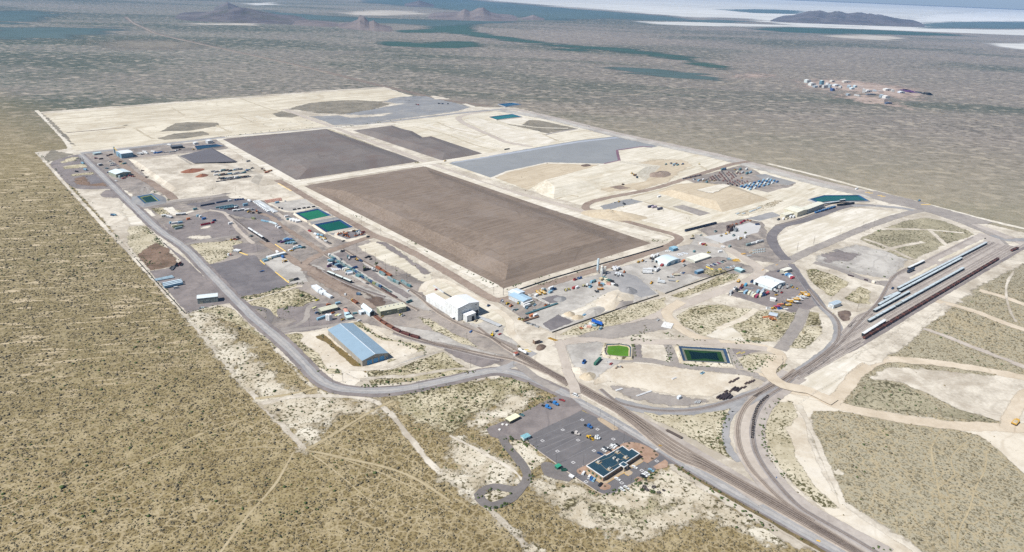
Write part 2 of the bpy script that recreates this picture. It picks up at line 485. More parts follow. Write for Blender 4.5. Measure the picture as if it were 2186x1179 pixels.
 # ------------------------------------------------------------------ ground
def desert_material():
 m,nt=nodes("desert_scrub_soil")
 pos=N(nt,"ShaderNodeNewGeometry").outputs["Position"]
 n_l=noise(nt,pos,1/900.0,4.0,0.6,0.4)  # plant belts hundreds of metres across
 n_b=noise(nt,pos,1/160.0,4.0,0.62,0.5)
 n_m=noise(nt,pos,1/22.0,4.0,0.65)
 n_f=noise(nt,pos,1/2.6,3.0,0.65,0.8)
 # single plants as dots, and the pale web of bare soil between the clumps
 wob=N(nt,"ShaderNodeVectorMath",operation='ADD');nt.links.new(pos,wob.inputs[0])
 wn_=N(nt,"ShaderNodeTexNoise");wn_.inputs["Scale"].default_value=0.11;wn_.inputs["Detail"].default_value=3.0;nt.links.new(pos,wn_.inputs["Vector"])
 ws=N(nt,"ShaderNodeVectorMath",operation='SCALE');ws.inputs["Scale"].default_value=9.0;nt.links.new(wn_.outputs["Color"],ws.inputs[0]);nt.links.new(ws.outputs[0],wob.inputs[1])
 dv=N(nt,"ShaderNodeTexVoronoi");dv.inputs["Scale"].default_value=1/1.9;nt.links.new(pos,dv.inputs["Vector"])
 dots=mr(nt,mth(nt,'ADD',dv.outputs["Distance"],mth(nt,'MULTIPLY',mth(nt,'SUBTRACT',n_m,0.5),0.9)),0.30,0.55,1.0,0.0)
 vor=N(nt,"ShaderNodeTexVoronoi");vor.feature='DISTANCE_TO_EDGE';vor.inputs["Scale"].default_value=1/8.0;nt.links.new(wob.outputs[0],vor.inputs["Vector"])
 web=mth(nt,'MULTIPLY',mr(nt,vor.outputs["Distance"],0.02,0.13,1.0,0.0),mr(nt,n_b,0.36,0.58,0.2,1.0))
 sp=N(nt,"ShaderNodeSeparateXYZ");nt.links.new(pos,sp.inputs[0])
 east=mr(nt,sp.outputs[0],395.0,470.0)
 base=mixc(nt,mr(nt,n_b,0.38,0.64),alb(160,143,103),alb(148,131,93))
 base=mixc(nt,mr(nt,n_l,0.42,0.62),base,alb(154,139,100))
 base=mixc(nt,mr(nt,n_m,0.52,0.70),base,alb(184,168,131))
 base=mixc(nt,mth(nt,'MULTIPLY',east,0.85),base,alb(179,171,148))
 dark=mixc(nt,mth(nt,'MULTIPLY',east,0.6),alb(94,79,48),alb(136,129,106))
 pale=mixc(nt,mr(nt,n_f,0.4,0.6),alb(176,159,124),alb(196,180,146))
 col=mixc(nt,mth(nt,'MULTIPLY',dots,0.76),base,dark)
 col=mixc(nt,mth(nt,'MULTIPLY',web,0.85),col,pale)
 col=mixc(nt,mth(nt,'MULTIPLY',mr(nt,n_b,0.60,0.72),0.6),col,pale)
 # bare wavy blow-outs west of the fence, long across the slope
 ns=noise(nt,stretch(nt,pos,math.radians(-28),40.0,6.5),1.0,3.5,0.62,0.7)
 far=mr(nt,sp.outputs[1],520.0,760.0)
 west=mr(nt,sp.outputs[0],330.0,160.0)
 col=mixc(nt,mth(nt,'MULTIPLY',mth(nt,'MULTIPLY',far,west),0.25),col,alb(112,106,78))
 bare=mth(nt,'MULTIPLY',mr(nt,ns,0.55,0.62),mth(nt,'MULTIPLY',far,mth(nt,'MULTIPLY',west,0.85)))
 col=mixc(nt,bare,col,alb(208,190,158))
 # beyond the site: darker grey green scrub with pale openings
 ln=N(nt,"ShaderNodeVectorMath",operation='LENGTH');nt.links.new(pos,ln.inputs[0])
 dist=mr(nt,mth(nt,'SUBTRACT',ln.outputs["Value"],mth(nt,'MULTIPLY',west,700.0)),900.0,2300.0)
 n1=noise(nt,stretch(nt,pos,math.radians(-42),22.0,20.0),1.0,4.0,0.66,0.4)
 n2=noise(nt,stretch(nt,pos,math.radians(-42),400.0,260.0),1.0,4.0,0.6,0.6)
 n3=noise(nt,stretch(nt,pos,math.radians(-42),2600.0,900.0),1.0,4.0,0.6,0.6)
 fv=mth(nt,'ADD',mth(nt,'MULTIPLY',n1,0.58),mth(nt,'ADD',mth(nt,'MULTIPLY',n2,0.25),mth(nt,'MULTIPLY',n3,0.17)))
 n5=noise(nt,stretch(nt,pos,math.radians(-42),44.0,30.0),1.0,3.0,0.65,0.3)
 fveg=mr(nt,fv,0.40,0.60)
 fs=mixc(nt,mr(nt,n2,0.4,0.6),alb(146,137,126),alb(174,163,150))
 fg=mixc(nt,mr(nt,n3,0.42,0.58),alb(106,98,88),alb(90,90,78))
 fg=mixc(nt,mr(nt,mth(nt,'ADD',mth(nt,'MULTIPLY',sp.outputs[0],-0.00022),mth(nt,'MULTIPLY',sp.outputs[1],0.00018)),-0.1,0.5),fg,alb(68,83,66))
 fcol=mixc(nt,fveg,fs,fg)
 fcol=mixc(nt,mr(nt,n3,0.50,0.60,0.0,0.6),fcol,alb(76,86,70))
 fcol=mixc(nt,mr(nt,n5,0.55,0.63,0.0,0.75),fcol,alb(184,172,154))
 # salt and mud flats showing through far away
 n4=noise(nt,stretch(nt,pos,math.radians(-42),9000.0,2200.0),1.0,4.0,0.6,0.5)
 veryfar=mr(nt,ln.outputs["Value"],6500.0,11000.0)
 flat=mth(nt,'MULTIPLY',mr(nt,n4,0.50,0.62),mth(nt,'MULTIPLY',veryfar,0.55))
 fcol=mixc(nt,flat,fcol,alb(200,192,178))
 col=mixc(nt,dist,col,fcol)
 finish(nt,col,0.97,0.1)
 return m

DESERT=desert_material()
_v,_f=[(0,0,0)],[]
_rad=[150,400,800,1300,2000,3000,4500,7000,11000,17000,26000]
_ns=96
for r in _rad:
 _v+=[(r*math.cos(2*math.pi*k/_ns),r*math.sin(2*math.pi*k/_ns),0) for k in range(_ns)]
for k in range(_ns):_f.append((0,1+k,1+(k+1)%_ns))
for i in range(len(_rad)-1):
 for k in range(_ns):
  a=1+i*_ns
  _f.append((a+k,a+_ns+k,a+_ns+(k+1)%_ns,a+(k+1)%_ns))
_me=bpy.data.meshes.new("desert_ground");_me.from_pydata(_v,[],_f);_me.materials.append(DESERT)
struct(obj("desert_ground",_me))

# ------------------------------------------------------------------ soils
SHR=alb(96,88,58)
DIRT=soil("pale_dirt",alb(186,175,157),alb(230,220,202),80,16,3,third=alb(176,162,142),third_amt=0.55,gain=2.1)
DIRT_N=soil("pale_dirt_with_plants",alb(194,180,154),alb(234,225,205),60,12,2.2,spots=(SHR,3.4,0.80),third=alb(150,132,98),third_amt=0.5)
WHITE_D=soil("whitish_dirt",alb(212,202,182),alb(240,232,217),90,20,4,streak=(0.0,60,7),third=alb(206,194,170),third_amt=0.5,gain=2.1)
CREAM_D=soil("cream_clay",alb(206,196,174),alb(236,227,208),110,24,4,streak=(0.1,80,6),third=alb(196,180,150),third_amt=0.45,gain=2.1)
BACK_D=soil("back_clay",alb(200,188,164),alb(234,224,202),140,34,6,streak=(0.02,160,9),third=alb(188,172,144),third_amt=0.5,gain=2.1)
TANM=soil("tan_clay",alb(190,173,146),alb(216,201,175),60,12,3,streak=(0.1,60,4))
HAUL=soil("haul_road_dirt",alb(200,183,158),alb(226,211,188),50,12,2.5)
PINKD=soil("pinkish_dirt",alb(204,190,168),alb(230,219,199),70,15,3,third=alb(240,234,222),third_amt=0.4,gain=2.1)
BROWNR=soil("brown_road_dirt",alb(140,122,108),alb(172,154,138),50,10,2.5)
DARKB=soil("wet_brown_dirt",alb(94,78,68),alb(132,114,100),30,9,2)
YARD=soil("yard_gravel",alb(130,122,115),alb(170,159,149),60,14,2.5,third=alb(196,184,168),third_amt=0.55,gain=2.1)
YARD_L=soil("pale_yard_gravel",alb(172,166,157),alb(206,200,190),60,14,2.5,third=alb(150,142,136),third_amt=0.4,gain=2.1)
MAUVE=soil("mauve_gravel",alb(122,114,111),alb(154,144,139),45,10,2,third=alb(172,160,152),third_amt=0.3)
DGRAV=soil("dark_gravel",alb(110,105,106),alb(138,132,131),50,12,2,third=alb(150,142,140),third_amt=0.3)
ASPH=soil("parking_asphalt",alb(106,103,104),alb(128,124,123),40,9,2.5,streak=(0.03,30,2.5),third=alb(138,132,130),third_amt=0.35,gain=0.9)
ROADG=soil("grey_road",alb(152,150,149),alb(178,175,172),50,9,2.5,gain=1.5,third=alb(188,182,174),third_amt=0.5)
ROADM=soil("mauve_road",alb(150,142,135),alb(178,169,159),50,10,2.5)
ROADP=soil("pale_road",alb(186,174,160),alb(208,196,182),50,12,2.5)
FARROAD=soil("far_track",alb(150,138,122),alb(172,160,142),200,60,15,marks=0,es=1/60)
WORKS=soil("works_ground",alb(158,138,124),alb(200,180,164),60,25,10,marks=0,es=1/40)
FAINT=soil("faint_track",alb(174,158,124),alb(196,180,146),30,8,2,marks=0,es=1/14)
TRAILM=soil("dark_trail",alb(118,112,108),alb(138,131,126),30,8,2)
BALL=soil("rail_ballast",alb(170,159,149),alb(200,190,179),40,9,2,third=alb(196,186,172),third_amt=0.3)
BALL_B=soil("brown_ballast",alb(126,112,100),alb(150,136,122),40,9,2)
BALL_G=soil("grey_ballast",alb(148,146,145),alb(174,171,168),40,9,2)
SCRUB=soil("scrub_patch_soil",alb(158,147,112),alb(218,206,177),34,9,2.4,spots=(alb(88,80,50),3.0,0.76),gain=1.9)
SCRUB_P=soil("thin_scrub_soil",alb(174,162,132),alb(228,217,191),40,10,2.4,spots=(alb(98,92,60),2.8,0.77),gain=1.1)
SCRUB_G=soil("grey_scrub_soil",alb(146,138,112),alb(188,178,150),60,12,3,spots=(alb(96,90,66),3.4,0.78))
SCRUB_D=soil("far_scrub_soil",alb(118,112,98),alb(160,150,132),50,12,4,fray=60)
REDD=soil("reddish_soil",alb(120,98,82),alb(152,128,108),30,8,2,third=alb(84,72,54),third_amt=0.6)
BLUEG=soil("blue_grey_gravel",alb(136,136,137),alb(160,159,157),90,24,4,streak=(0.03,120,14),third=alb(176,170,160),third_amt=0.4)
CELLG=soil("blue_grey_cover",alb(138,140,141),alb(160,161,160),120,30,2,gain=0.7)
CELLB=soil("brown_cover",alb(125,110,96),alb(147,131,116),120,22,2.0,streak=(0.05,70,4),third=alb(150,137,126),third_amt=0.5,gain=2.1)
CELLD=soil("grey_brown_cover",alb(116,108,103),alb(137,128,121),120,24,2.0,third=alb(124,110,102),third_amt=0.8,gain=1.4)
CELLK=soil("dark_grey_cover",alb(106,103,106),alb(120,116,118),60,14,2.0,gain=0.8)
TERRA=soil("terracotta_gravel",alb(160,130,108),alb(190,160,138),14,5,1.5)
WALK=soil("tan_paving",alb(176,156,130),alb(198,178,152),16,5,1.5,gain=0.8)
SLAB=soil("pale_concrete",alb(196,194,190),alb(216,213,208),30,8,2,gain=0.8)
CURBY=soil("yellow_kerb_paint",alb(206,160,60),alb(222,178,80),10,4,1)
LINEW=soil("white_line_paint",alb(205,203,200),alb(225,223,220),10,4,1)
LINEG=soil("worn_line_paint",alb(150,147,146),alb(170,167,166),10,3,1)
SALT=soil("salt_flat",alb(208,204,194),alb(240,236,227),4000,900,200,streak=(-0.74,9000,500),fray=1500,marks=0)
MUDF=soil("mud_flat_soil",alb(186,176,160),alb(214,204,188),900,200,60,fray=700,marks=0)
SALT_W=soil("white_salt",alb(232,229,222),alb(246,243,237),4000,900,200,es=1/300,marks=0)
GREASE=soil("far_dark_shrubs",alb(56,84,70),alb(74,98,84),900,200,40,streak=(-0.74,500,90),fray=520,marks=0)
FAR_TEAL=soil("far_blue_green",alb(80,98,92),alb(98,114,108),1500,300,60,fray=800,marks=0)  # dull blue green tone shared by far patches and belts

# ------------------------------------------------------------------ far country
sheet("salt_flat",SALT,'N',[(1000,-40),(1040,1),(1160,11),(1300,22),(1460,36),(1580,39),(1700,56),(1960,62),(2200,48),(2400,60),(2600,0),(2186,-30),(1500,-60)],9,dens=None)
sheet("mud_flat",FAR_TEAL,'N',[(1545,21),(1640,20),(1720,24),(1700,30),(1600,28)],8,dens=None)
sheet("mud_flat",FAR_TEAL,'N',[(1456,43),(1530,42),(1610,46),(1560,49),(1470,48)],7,dens=None)
sheet("salt_flat",SALT_W,'N',[(1900,52),(2000,47),(2200,46),(2400,40),(2400,20),(2100,24),(1960,34)],9,dens=None)
sheet("shrub_belt",FAR_TEAL,'N',[(760,-6),(900,-8),(1010,1),(1160,14),(1300,25),(1460,39),(1456,46),(1300,40),(1180,44),(1050,30),(940,18),(800,8)],10,dens=None)
sheet("shrub_belt",FAR_TEAL,'N',[(1960,52),(2030,47),(2240,47),(2240,62),(2080,60),(1980,60)],9,dens=None)
sheet("salt_flat",SALT,'N',[(1358,46),(1500,48),(1700,54),(1950,61),(2240,64),(2240,78),(2000,69),(1740,59),(1480,55),(1390,52)],8,dens=None)
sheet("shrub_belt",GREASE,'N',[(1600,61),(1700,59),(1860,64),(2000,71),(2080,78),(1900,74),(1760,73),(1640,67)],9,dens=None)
sheet("mud_flat",MUDF,'N',[(1748,76),(1850,74),(1930,80),(1900,86),(1800,82)],8,dens=None)
sheet("salt_flat",SALT,'N',[(2108,94),(2200,90),(2320,96),(2320,112),(2186,106),(2130,101)],8,dens=None)
sheet("salt_flat",SALT,'N',[(520,8),(560,6),(592,5),(584,10),(548,12)],7,dens=None)
sheet("mud_flat",MUDF,'N',[(735,28),(800,22),(880,24),(905,30),(830,34),(760,33)],9,dens=None)
sheet("mud_flat",MUDF,'N',[(360,51),(430,50),(560,50),(556,55),(450,54)],9,dens=None)
sheet("shrub_belt",FAR_TEAL,'N',[(560,22),(640,30),(760,38),(930,44),(1060,42),(1110,46),(1030,52),(940,58),(880,52),(740,46),(620,40)],10,dens=None)
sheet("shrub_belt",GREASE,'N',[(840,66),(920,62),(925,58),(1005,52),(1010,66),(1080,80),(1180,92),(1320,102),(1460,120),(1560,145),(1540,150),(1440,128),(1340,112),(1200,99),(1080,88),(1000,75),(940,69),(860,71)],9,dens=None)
sheet("far_patch",GREASE,'N',[(805,90),(830,88),(900,92),(960,89),(1000,88),(1024,93),(1015,99),(975,103),(900,103),(840,99)],8,dens=None)
sheet("far_patch",GREASE,'N',[(1190,105),(1230,103),(1275,104),(1250,108),(1210,109)],9,dens=None)
sheet("far_patch",FAR_TEAL,'N',[(1310,146),(1400,147),(1500,160),(1530,172),(1440,166),(1340,155)],13,dens=None)
sheet("far_patch",FAR_TEAL,'N',[(-60,22),(30,24),(120,30),(90,40),(20,52),(-60,50)],15,dens=None)  # broad darker blue green patches laid over the far left plain
sheet("far_patch",FAR_TEAL,'N',[(-60,62),(90,58),(240,60),(200,78),(40,84),(-60,80)],19,dens=None)
sheet("far_patch",SCRUB_D,'N',[(200,88),(330,86),(440,92),(400,104),(260,104)],17,dens=None)
strip("dirt_road",BALL_B,'N',[(268,36),(282,48),(308,60),(335,72),(420,92),(520,114),(600,132),(700,155),(800,180),(870,196),(940,212),(1050,228)],26,10)
strip("dirt_road",FARROAD,'N',[(272,38),(286,50),(312,62),(338,74),(424,94),(524,116),(604,134),(700,156)],12,6)
strip("dirt_road",FARROAD,'N',[(1040,208),(1200,208),(1330,204),(1440,190),(1560,178),(1590,168)],9,6)
strip("dirt_road",FARROAD,'N',[(1060,64),(1300,68),(1480,74),(1700,80),(1860,88),(2000,96),(2200,116)],26,14)
strip("dirt_road",FARROAD,'N',[(1560,168),(1640,176),(1760,195),(1900,218),(2000,240),(2190,275)],10,8)
# the far works stands on bare ground
sheet("works_yard",WORKS,'A3',[(740,520),(900,510),(1080,515),(1300,545),(1520,575),(1480,640),(1340,620),(1200,600),(1020,575),(840,575)],12,dens=None)
sheet("works_yard",WORKS,'A3',[(1000,605),(1150,600),(1300,640),(1480,700),(1400,690),(1180,655),(1040,630)],12,dens=None)
sheet("works_yard",WORKS,'A3',[(290,490),(480,470),(600,492),(440,500)],12,dens=None)
sheet("salt_heap_ground",soil("purple_ground",alb(96,60,110),alb(120,80,130),60,20,8),'A3',[(1385,575),(1440,572),(1510,592),(1450,594)],2,dens=None)
sheet("salt_heap_ground",WHITE_D,'A3',[(1530,588),(1600,605),(1560,608)],3,dens=None)

# ------------------------------------------------------------------ site, whole
SITE=[(84,239),(400,216),(730,191),(822,186),(905,215),(1010,228),(1100,230),(1320,284),(1570,337),(1740,384),(1850,410),(1985,445),(2186,498),(2330,535),(2330,545),(2186,563),
(2126,590),(2031,655),(1898,756),(1760,830),(1720,850),(1745,960),(1800,1070),(1900,1130),(2040,1215),(1850,1240),(1600,1105),(1220,852),(1100,805),(800,846),(720,840),(660,806),
(560,722),(470,656),(400,672),(290,555),(180,425),(78,325),(150,318),(130,295)]
sheet("site_ground",DIRT,'N',SITE,3,dens=0.02)
sheet("clay_ground",BACK_D,'N',[(92,243),(400,219),(730,194),(820,189),(884,206),(815,216),(690,228),(620,232),(600,236),(660,256),(700,270),(596,281),(480,291),(300,311),(175,322),(150,318),(132,296)],3)
strip("fence_track",WHITE_D,'N',[(78,236),(110,268),(140,300),(150,318)],9,4)
sheet("thin_scrub",SCRUB_D,'A4',[(45,285),(100,320),(200,420),(280,500),(370,600),(310,560),(200,460),(110,360)],3)
sheet("thin_scrub",SCRUB_D,'A1',[(1025,842),(1120,790),(1200,782),(1390,785),(1402,806),(1200,838)],2)
sheet("thin_scrub",SCRUB_D,'A1',[(1010,885),(1120,855),(1300,840),(1335,862),(1190,885),(1050,896)],4)
sheet("thin_scrub",SCRUB_D,'A1',[(1740,730),(1800,712),(1930,740),(1860,752),(1780,750)],3)
sheet("thin_scrub",SCRUB_D,'B1',[(880,215),(1000,185),(1250,160),(1480,155),(1640,170),(1790,190),(1630,240),(1640,268),(1450,288),(1250,268),(1100,285),(1010,268),(880,248),(800,246)],5)
for q in ([(420,850),(640,815),(820,800),(640,830)],[(1390,818),(1480,812),(1500,832),(1360,845)],[(1560,745),(1640,770),(1620,775),(1540,752)],[(1650,742),(1740,765),(1700,770),(1620,750)],
[(1680,795),(1740,790),(1790,812),(1730,818)],[(1800,785),(1860,780),(1910,800),(1850,806)],[(1900,775),(1960,770),(2000,790),(1950,795)]):
 sheet("clay_patch",CREAM_D,'A1',q,2)
CLAYL=soil("clay_line",alb(186,172,146),alb(210,198,172),40,12,3,marks=0)
for q in ([(310,770),(560,750),(800,735),(1100,735)],[(480,800),(540,795),(620,793)],[(330,740),(600,715),(820,700)],[(820,750),(1000,720),(1120,700)],[(1180,755),(1420,735),(1640,712),(1840,700)],[(1540,632),(1700,690),(1790,715)],
[(1250,640),(1500,620),(1800,600)],[(820,680),(940,690),(1020,680)],[(1100,690),(1180,740)],[(430,870),(620,862),(860,850)],[(1030,720),(1200,700),(1400,690)],[(600,690),(760,680)],[(860,820),(960,880),(1000,890)],[(1520,740),(1620,785)],[(1380,800),(1480,850)],[(1650,660),(1800,640),(2000,625)]):
 strip("clay_track",CLAYL,'A1',q,5,4)
strip("berm",DARKB,'A1',[(430,850),(600,835),(800,818)],5,3,smooth=False)
sheet("grey_spoil_ground",BLUEG,'N',[(662,249),(720,247),(800,233),(862,222),(815,217),(870,208),(910,206),(970,220),(1003,229),(975,238),(925,245),(860,253),(770,265),(715,268),(690,258)],5)
sheet("thin_scrub",SCRUB_D,'N',[(675,240),(700,226),(780,216),(815,217),(800,232),(730,245)],6)
sheet("pale_patch",DIRT,'B1',[(1200,285),(1500,300),(1800,280),(1700,310),(1400,325)],6)
sheet("pale_patch",DIRT,'B2',[(260,110),(330,115),(480,150),(300,145)],6)
strip("access_road",WHITE_D,'B2',[(590,190),(640,205),(700,225),(840,240)],16,6)
# middle strip of scrub along the west fence
sheet("scrub_ground",SCRUB_D,'B5',[(130,130),(300,160),(260,175),(60,240),(0,255),(-40,200),(60,110)],4,dens=0.5)
sheet("whitish_ground",WHITE_D,'C1',[(-80,20),(40,20),(60,130),(130,300),(90,340),(-10,340),(-90,180)],8)
sheet("mottled_ground",SCRUB_P,'C1',[(-20,350),(130,350),(250,480),(330,560),(250,600),(80,640),(20,580),(-40,480)],6,dens=0.3)
sheet("reddish_ground",REDD,'C1',[(60,600),(220,500),(330,555),(400,650),(425,690),(330,722),(180,748),(90,660)],5,dens=0.15)
sheet("mauve_ground",MAUVE,'B5',[(600,610),(680,570),(830,560),(870,640),(800,660),(650,650)],6)
sheet("loop_ground",MAUVE,'B5',[(70,290),(110,230),(300,170),(400,200),(560,310),(700,450),(780,545),(600,560),(420,560),(330,545),(250,470),(130,350)],4)
for q in ([(150,250),(280,190),(360,195),(330,230),(170,262)],[(190,300),(260,285),(440,270),(510,300),(330,320),(200,330)],[(270,390),(420,370),(600,360),(620,380),(440,395),(290,415)]):
 sheet("scrub_patch",SCRUB,'B5',q,3,dens=0.4)
sheet("reddish_ground",REDD,'B5',[(310,440),(430,410),(500,500),(740,480),(760,530),(500,520),(340,505)],4,dens=0.3)
sheet("gravel_pad",DGRAV,'B5',[(440,410),(650,390),(720,470),(520,495)],2)
strip("loop_road",MAUVE,'B5',[(390,165),(260,190),(110,240),(80,280),(110,340),(200,420),(290,500),(340,530),(500,540),(680,545),(800,560)],11,3)
# long industrial yards
sheet("works_yard",YARD,'N',[(170,332),(200,325),(300,315),(420,304),(480,296),(500,315),(470,320),(390,328),(275,340),(300,365),(350,420),(330,405),(290,420),(240,390),(205,355)],4)
sheet("works_yard",YARD,'N',[(300,445),(385,430),(480,413),(560,415),(640,436),(770,500),(860,570),(960,640),(1060,705),(1130,760),(1090,787),(1000,762),(900,732),(850,712),(820,700),(760,685),(690,690),(600,718),(560,690),(520,655),(470,610),(445,580),(420,545),(395,520),(340,480)],4)
sheet("pale_ground",DIRT,'C1',[(840,70),(1060,20),(1400,-20),(1516,30),(1516,70),(1200,120),(1050,110),(900,100)],5)
sheet("container_yard",MAUVE,'C1',[(300,335),(560,270),(700,215),(850,240),(960,330),(1060,420),(980,430),(860,450),(620,480),(480,512),(380,430)],6)
sheet("container_yard",DGRAV,'C1',[(480,150),(620,140),(830,100),(1000,105),(1080,130),(1250,230),(1380,300),(1200,300),(1000,270),(860,240),(700,205)],5)
sheet("container_yard",MAUVE,'C1',[(950,290),(1180,300),(1350,380),(1420,440),(1330,480),(1290,520),(1230,500),(1100,400)],6)
sheet("scrub_patch",SCRUB,'C1',[(180,190),(300,180),(350,240),(260,250)],3,dens=0.5)
sheet("scrub_patch",SCRUB,'C1',[(360,195),(480,212),(440,222),(380,212)],3,dens=0.5)
for q in ([(130,195),(200,260)],[(350,180),(430,240),(560,212)],[(300,185),(400,250)]):
 strip("dirt_path",WHITE_D,'C1',q,7,4)
sheet("pale_patch",DIRT,'C1',[(480,450),(600,430),(720,435),(700,460),(540,470)],8)
sheet("pale_patch",DIRT,'C1',[(640,350),(720,345),(700,365),(640,370)],8)
sheet("scrub_ground",SCRUB_P,'C1',[(480,525),(640,500),(800,490),(930,470),(1010,500),(920,560),(880,600),(860,640),(800,668),(690,690),(600,640)],5,dens=0.35)
sheet("gravel_pad",MAUVE,'C1',[(910,530),(1000,500),(1120,510),(1220,545),(1100,590),(960,590)],4)
sheet("parking_yard",DGRAV,'C1',[(690,700),(860,665),(960,640),(1000,612),(1110,612),(1170,665),(1420,862),(1400,890),(1200,950),(1000,990),(920,930),(780,790)],3,dens=0)
sheet("concrete_yard",YARD_L,'C1',[(1175,660),(1250,640),(1400,622),(1520,710),(1590,850),(1420,868)],3,dens=0)
sheet("storage_yard",MAUVE,'C1',[(165,755),(300,735),(420,702),(445,650),(350,560),(290,500),(480,640),(640,790),(800,930),(900,1040),(760,1060),(640,1092),(490,1142),(430,1090),(300,950)],3,dens=0)
sheet("scrub_ground",SCRUB,'C1',[(500,1150),(640,1100),(800,1070),(900,1090),(1000,1180),(1100,1290),(1330,1420),(1300,1440),(1000,1250),(800,1179),(640,1179),(560,1179)],5,dens=0.8)
sheet("scrub_ground",SCRUB,'C1',[(1020,1045),(1200,980),(1480,905),(1600,960),(1690,1010),(1560,1060),(1480,1130),(1340,1179),(1250,1130),(1180,1090)],4,dens=0.9)
strip("dirt_path",PINKD,'C1',[(1000,1035),(1200,975),(1480,895),(1540,890)],5,3)
sheet("verge",SCRUB,'C1',[(980,985),(1200,950),(1400,890),(1480,870),(1480,895),(1200,975),(1010,1030)],3,dens=0.9)
sheet("rough_ground",MAUVE,'C1',[(1310,1100),(1430,1070),(1520,1080),(1516,1179),(1330,1179)],5,dens=0.3)
sheet("works_yard",MAUVE,'C3',[(40,260),(200,230),(260,210),(330,190),(420,190),(520,250),(680,310),(640,360),(500,390),(300,450),(0,470),(0,440),(140,360)],4)
strip("dirt_track",ROADM,'C3',[(-10,455),(120,440),(300,420),(460,400),(600,370),(680,330)],7,3)
strip("dirt_track",ROADM,'C3',[(0,440),(160,390),(230,330),(240,260),(300,205),(420,195)],6,3)
strip("side_path",TRAILM,'C1',[(1000,1070),(1140,1085),(1220,1110),(1250,1160),(1230,1230)],7,2)
# pads, ponds and stores by the landfill
sheet("pale_ground",PINKD,'C2',[(20,110),(360,70),(400,100),(520,180),(640,230),(880,370),(1000,440),(940,480),(740,490),(640,450),(430,340),(270,230),(180,220),(50,150)],4)
sheet("gravel_pad",YARD_L,'C2',[(75,145),(380,105),(490,178),(250,218),(180,205)],2,dens=0)
sheet("gravel_pad",BALL_G,'C2',[(200,235),(300,230),(420,310),(640,440),(660,400),(560,420),(440,330),(300,240)],4)
sheet("pond_margin",BLUEG,'C2',[(285,228),(500,182),(640,255),(560,285),(690,270),(850,355),(840,372),(620,420),(560,410),(440,320),(400,312)],4)
sheet("equipment_pad",DGRAV,'C2',[(670,430),(760,400),(880,385),(940,415),(930,430),(760,470)],2,dens=0)
sheet("pale_ground",CREAM_D,'C2',[(850,530),(1050,485),(1200,535),(1516,770),(1516,840),(1440,850),(1300,770),(1000,625)],7)
sheet("mauve_ground",MAUVE,'C2',[(1030,490),(1120,500),(1250,590),(1400,690),(1500,770),(1460,810),(1380,720),(1200,600)],7)
sheet("loading_yard",YARD_L,'C2',[(590,612),(700,560),(780,580),(900,650),(1150,830),(1420,990),(1516,1060),(1516,1115),(1250,1050),(1000,910),(740,760),(610,680)],4,dens=0)
sheet("loading_yard",MAUVE,'C2',[(640,600),(740,575),(860,650),(1100,830),(1350,980),(1300,1000),(1000,830),(760,680)],5,dens=0)
sheet("pale_ground",YARD_L,'C2',[(420,700),(470,690),(800,860),(1100,960),(1300,1050),(1250,1060),(1000,960),(700,840)],6)
sheet("wet_ground",DARKB,'C2',[(330,690),(420,690),(540,750),(700,830),(850,890),(960,960),(1080,1000),(1130,1040),(1060,1075),(940,1060),(870,1030),(930,1000),(1000,1010),(900,940),(760,900),(560,840)],8)
sheet("brown_ground",BROWNR,'C2',[(320,700),(400,690),(700,850),(860,950),(900,1030),(850,1060),(700,960),(500,850)],9)
# ground around the grey warehouse
sheet("pale_ground",PINKD,'C3',[(30,480),(250,455),(390,450),(640,360),(800,400),(1000,520),(1250,600),(1300,640),(1180,710),(960,800),(800,860),(640,950),(540,940),(380,860),(200,690)],4)
sheet("scrub_ground",SCRUB,'C3',[(30,485),(160,470),(200,500),(170,545),(260,600),(340,660),(380,740),(420,790),(540,800),(560,850),(440,830),(350,790),(180,640)],5,dens=0.7)
sheet("grassy_strip",soil("green_brown_grass",alb(110,96,58),alb(138,116,74),20,6,1.5),'C3',[(300,500),(385,480),(470,560),(600,660),(735,770),(920,770),(860,810),(760,825),(680,780),(560,690),(440,580)],3,dens=0.5)
sheet("scrub_ground",SCRUB,'C3',[(640,380),(700,365),(800,440),(860,490),(1000,530),(1200,560),(1300,590),(1280,640),(1190,690),(1230,620),(1080,560),(900,530),(780,450)],4,dens=0.8)
sheet("scrub_ground",SCRUB,'C3',[(960,700),(1080,705),(1060,735),(960,735)],3,dens=0.8)
strip("rail_siding_bed",YARD_L,'C3',[(960,760),(1100,720),(1260,670),(1330,640),(1400,640)],6,3)
sheet("scrub_ground",SCRUB,'C4',[(-240,985),(-160,975),(0,965),(170,900),(290,865),(450,800),(520,850),(640,930),(720,975),(560,1010),(300,1050),(0,1090),(-200,1110)],4,dens=0.75)
strip("dirt_path",DIRT,'C4',[(-400,960),(-100,945),(100,870),(260,820),(450,795),(560,860),(700,950),(780,985)],8,4)
strip("dirt_path",DIRT,'C4',[(-300,1060),(-60,1030),(100,1030),(300,1000),(560,960),(700,965)],5,4)
sheet("yard_ground",MAUVE,'C4',[(440,790),(600,740),(800,800),(960,860),(1000,890),(900,920),(800,950),(640,890)],5)
sheet("yard_ground",YARD_L,'C4',[(-40,560),(160,590),(420,640),(700,760),(960,840),(900,860),(600,760),(260,690)],6)
sheet("scrub_ground",SCRUB_P,'C4',[(220,490),(330,520),(500,620),(700,720),(760,770),(640,740),(440,650),(280,560)],6,dens=0.3)
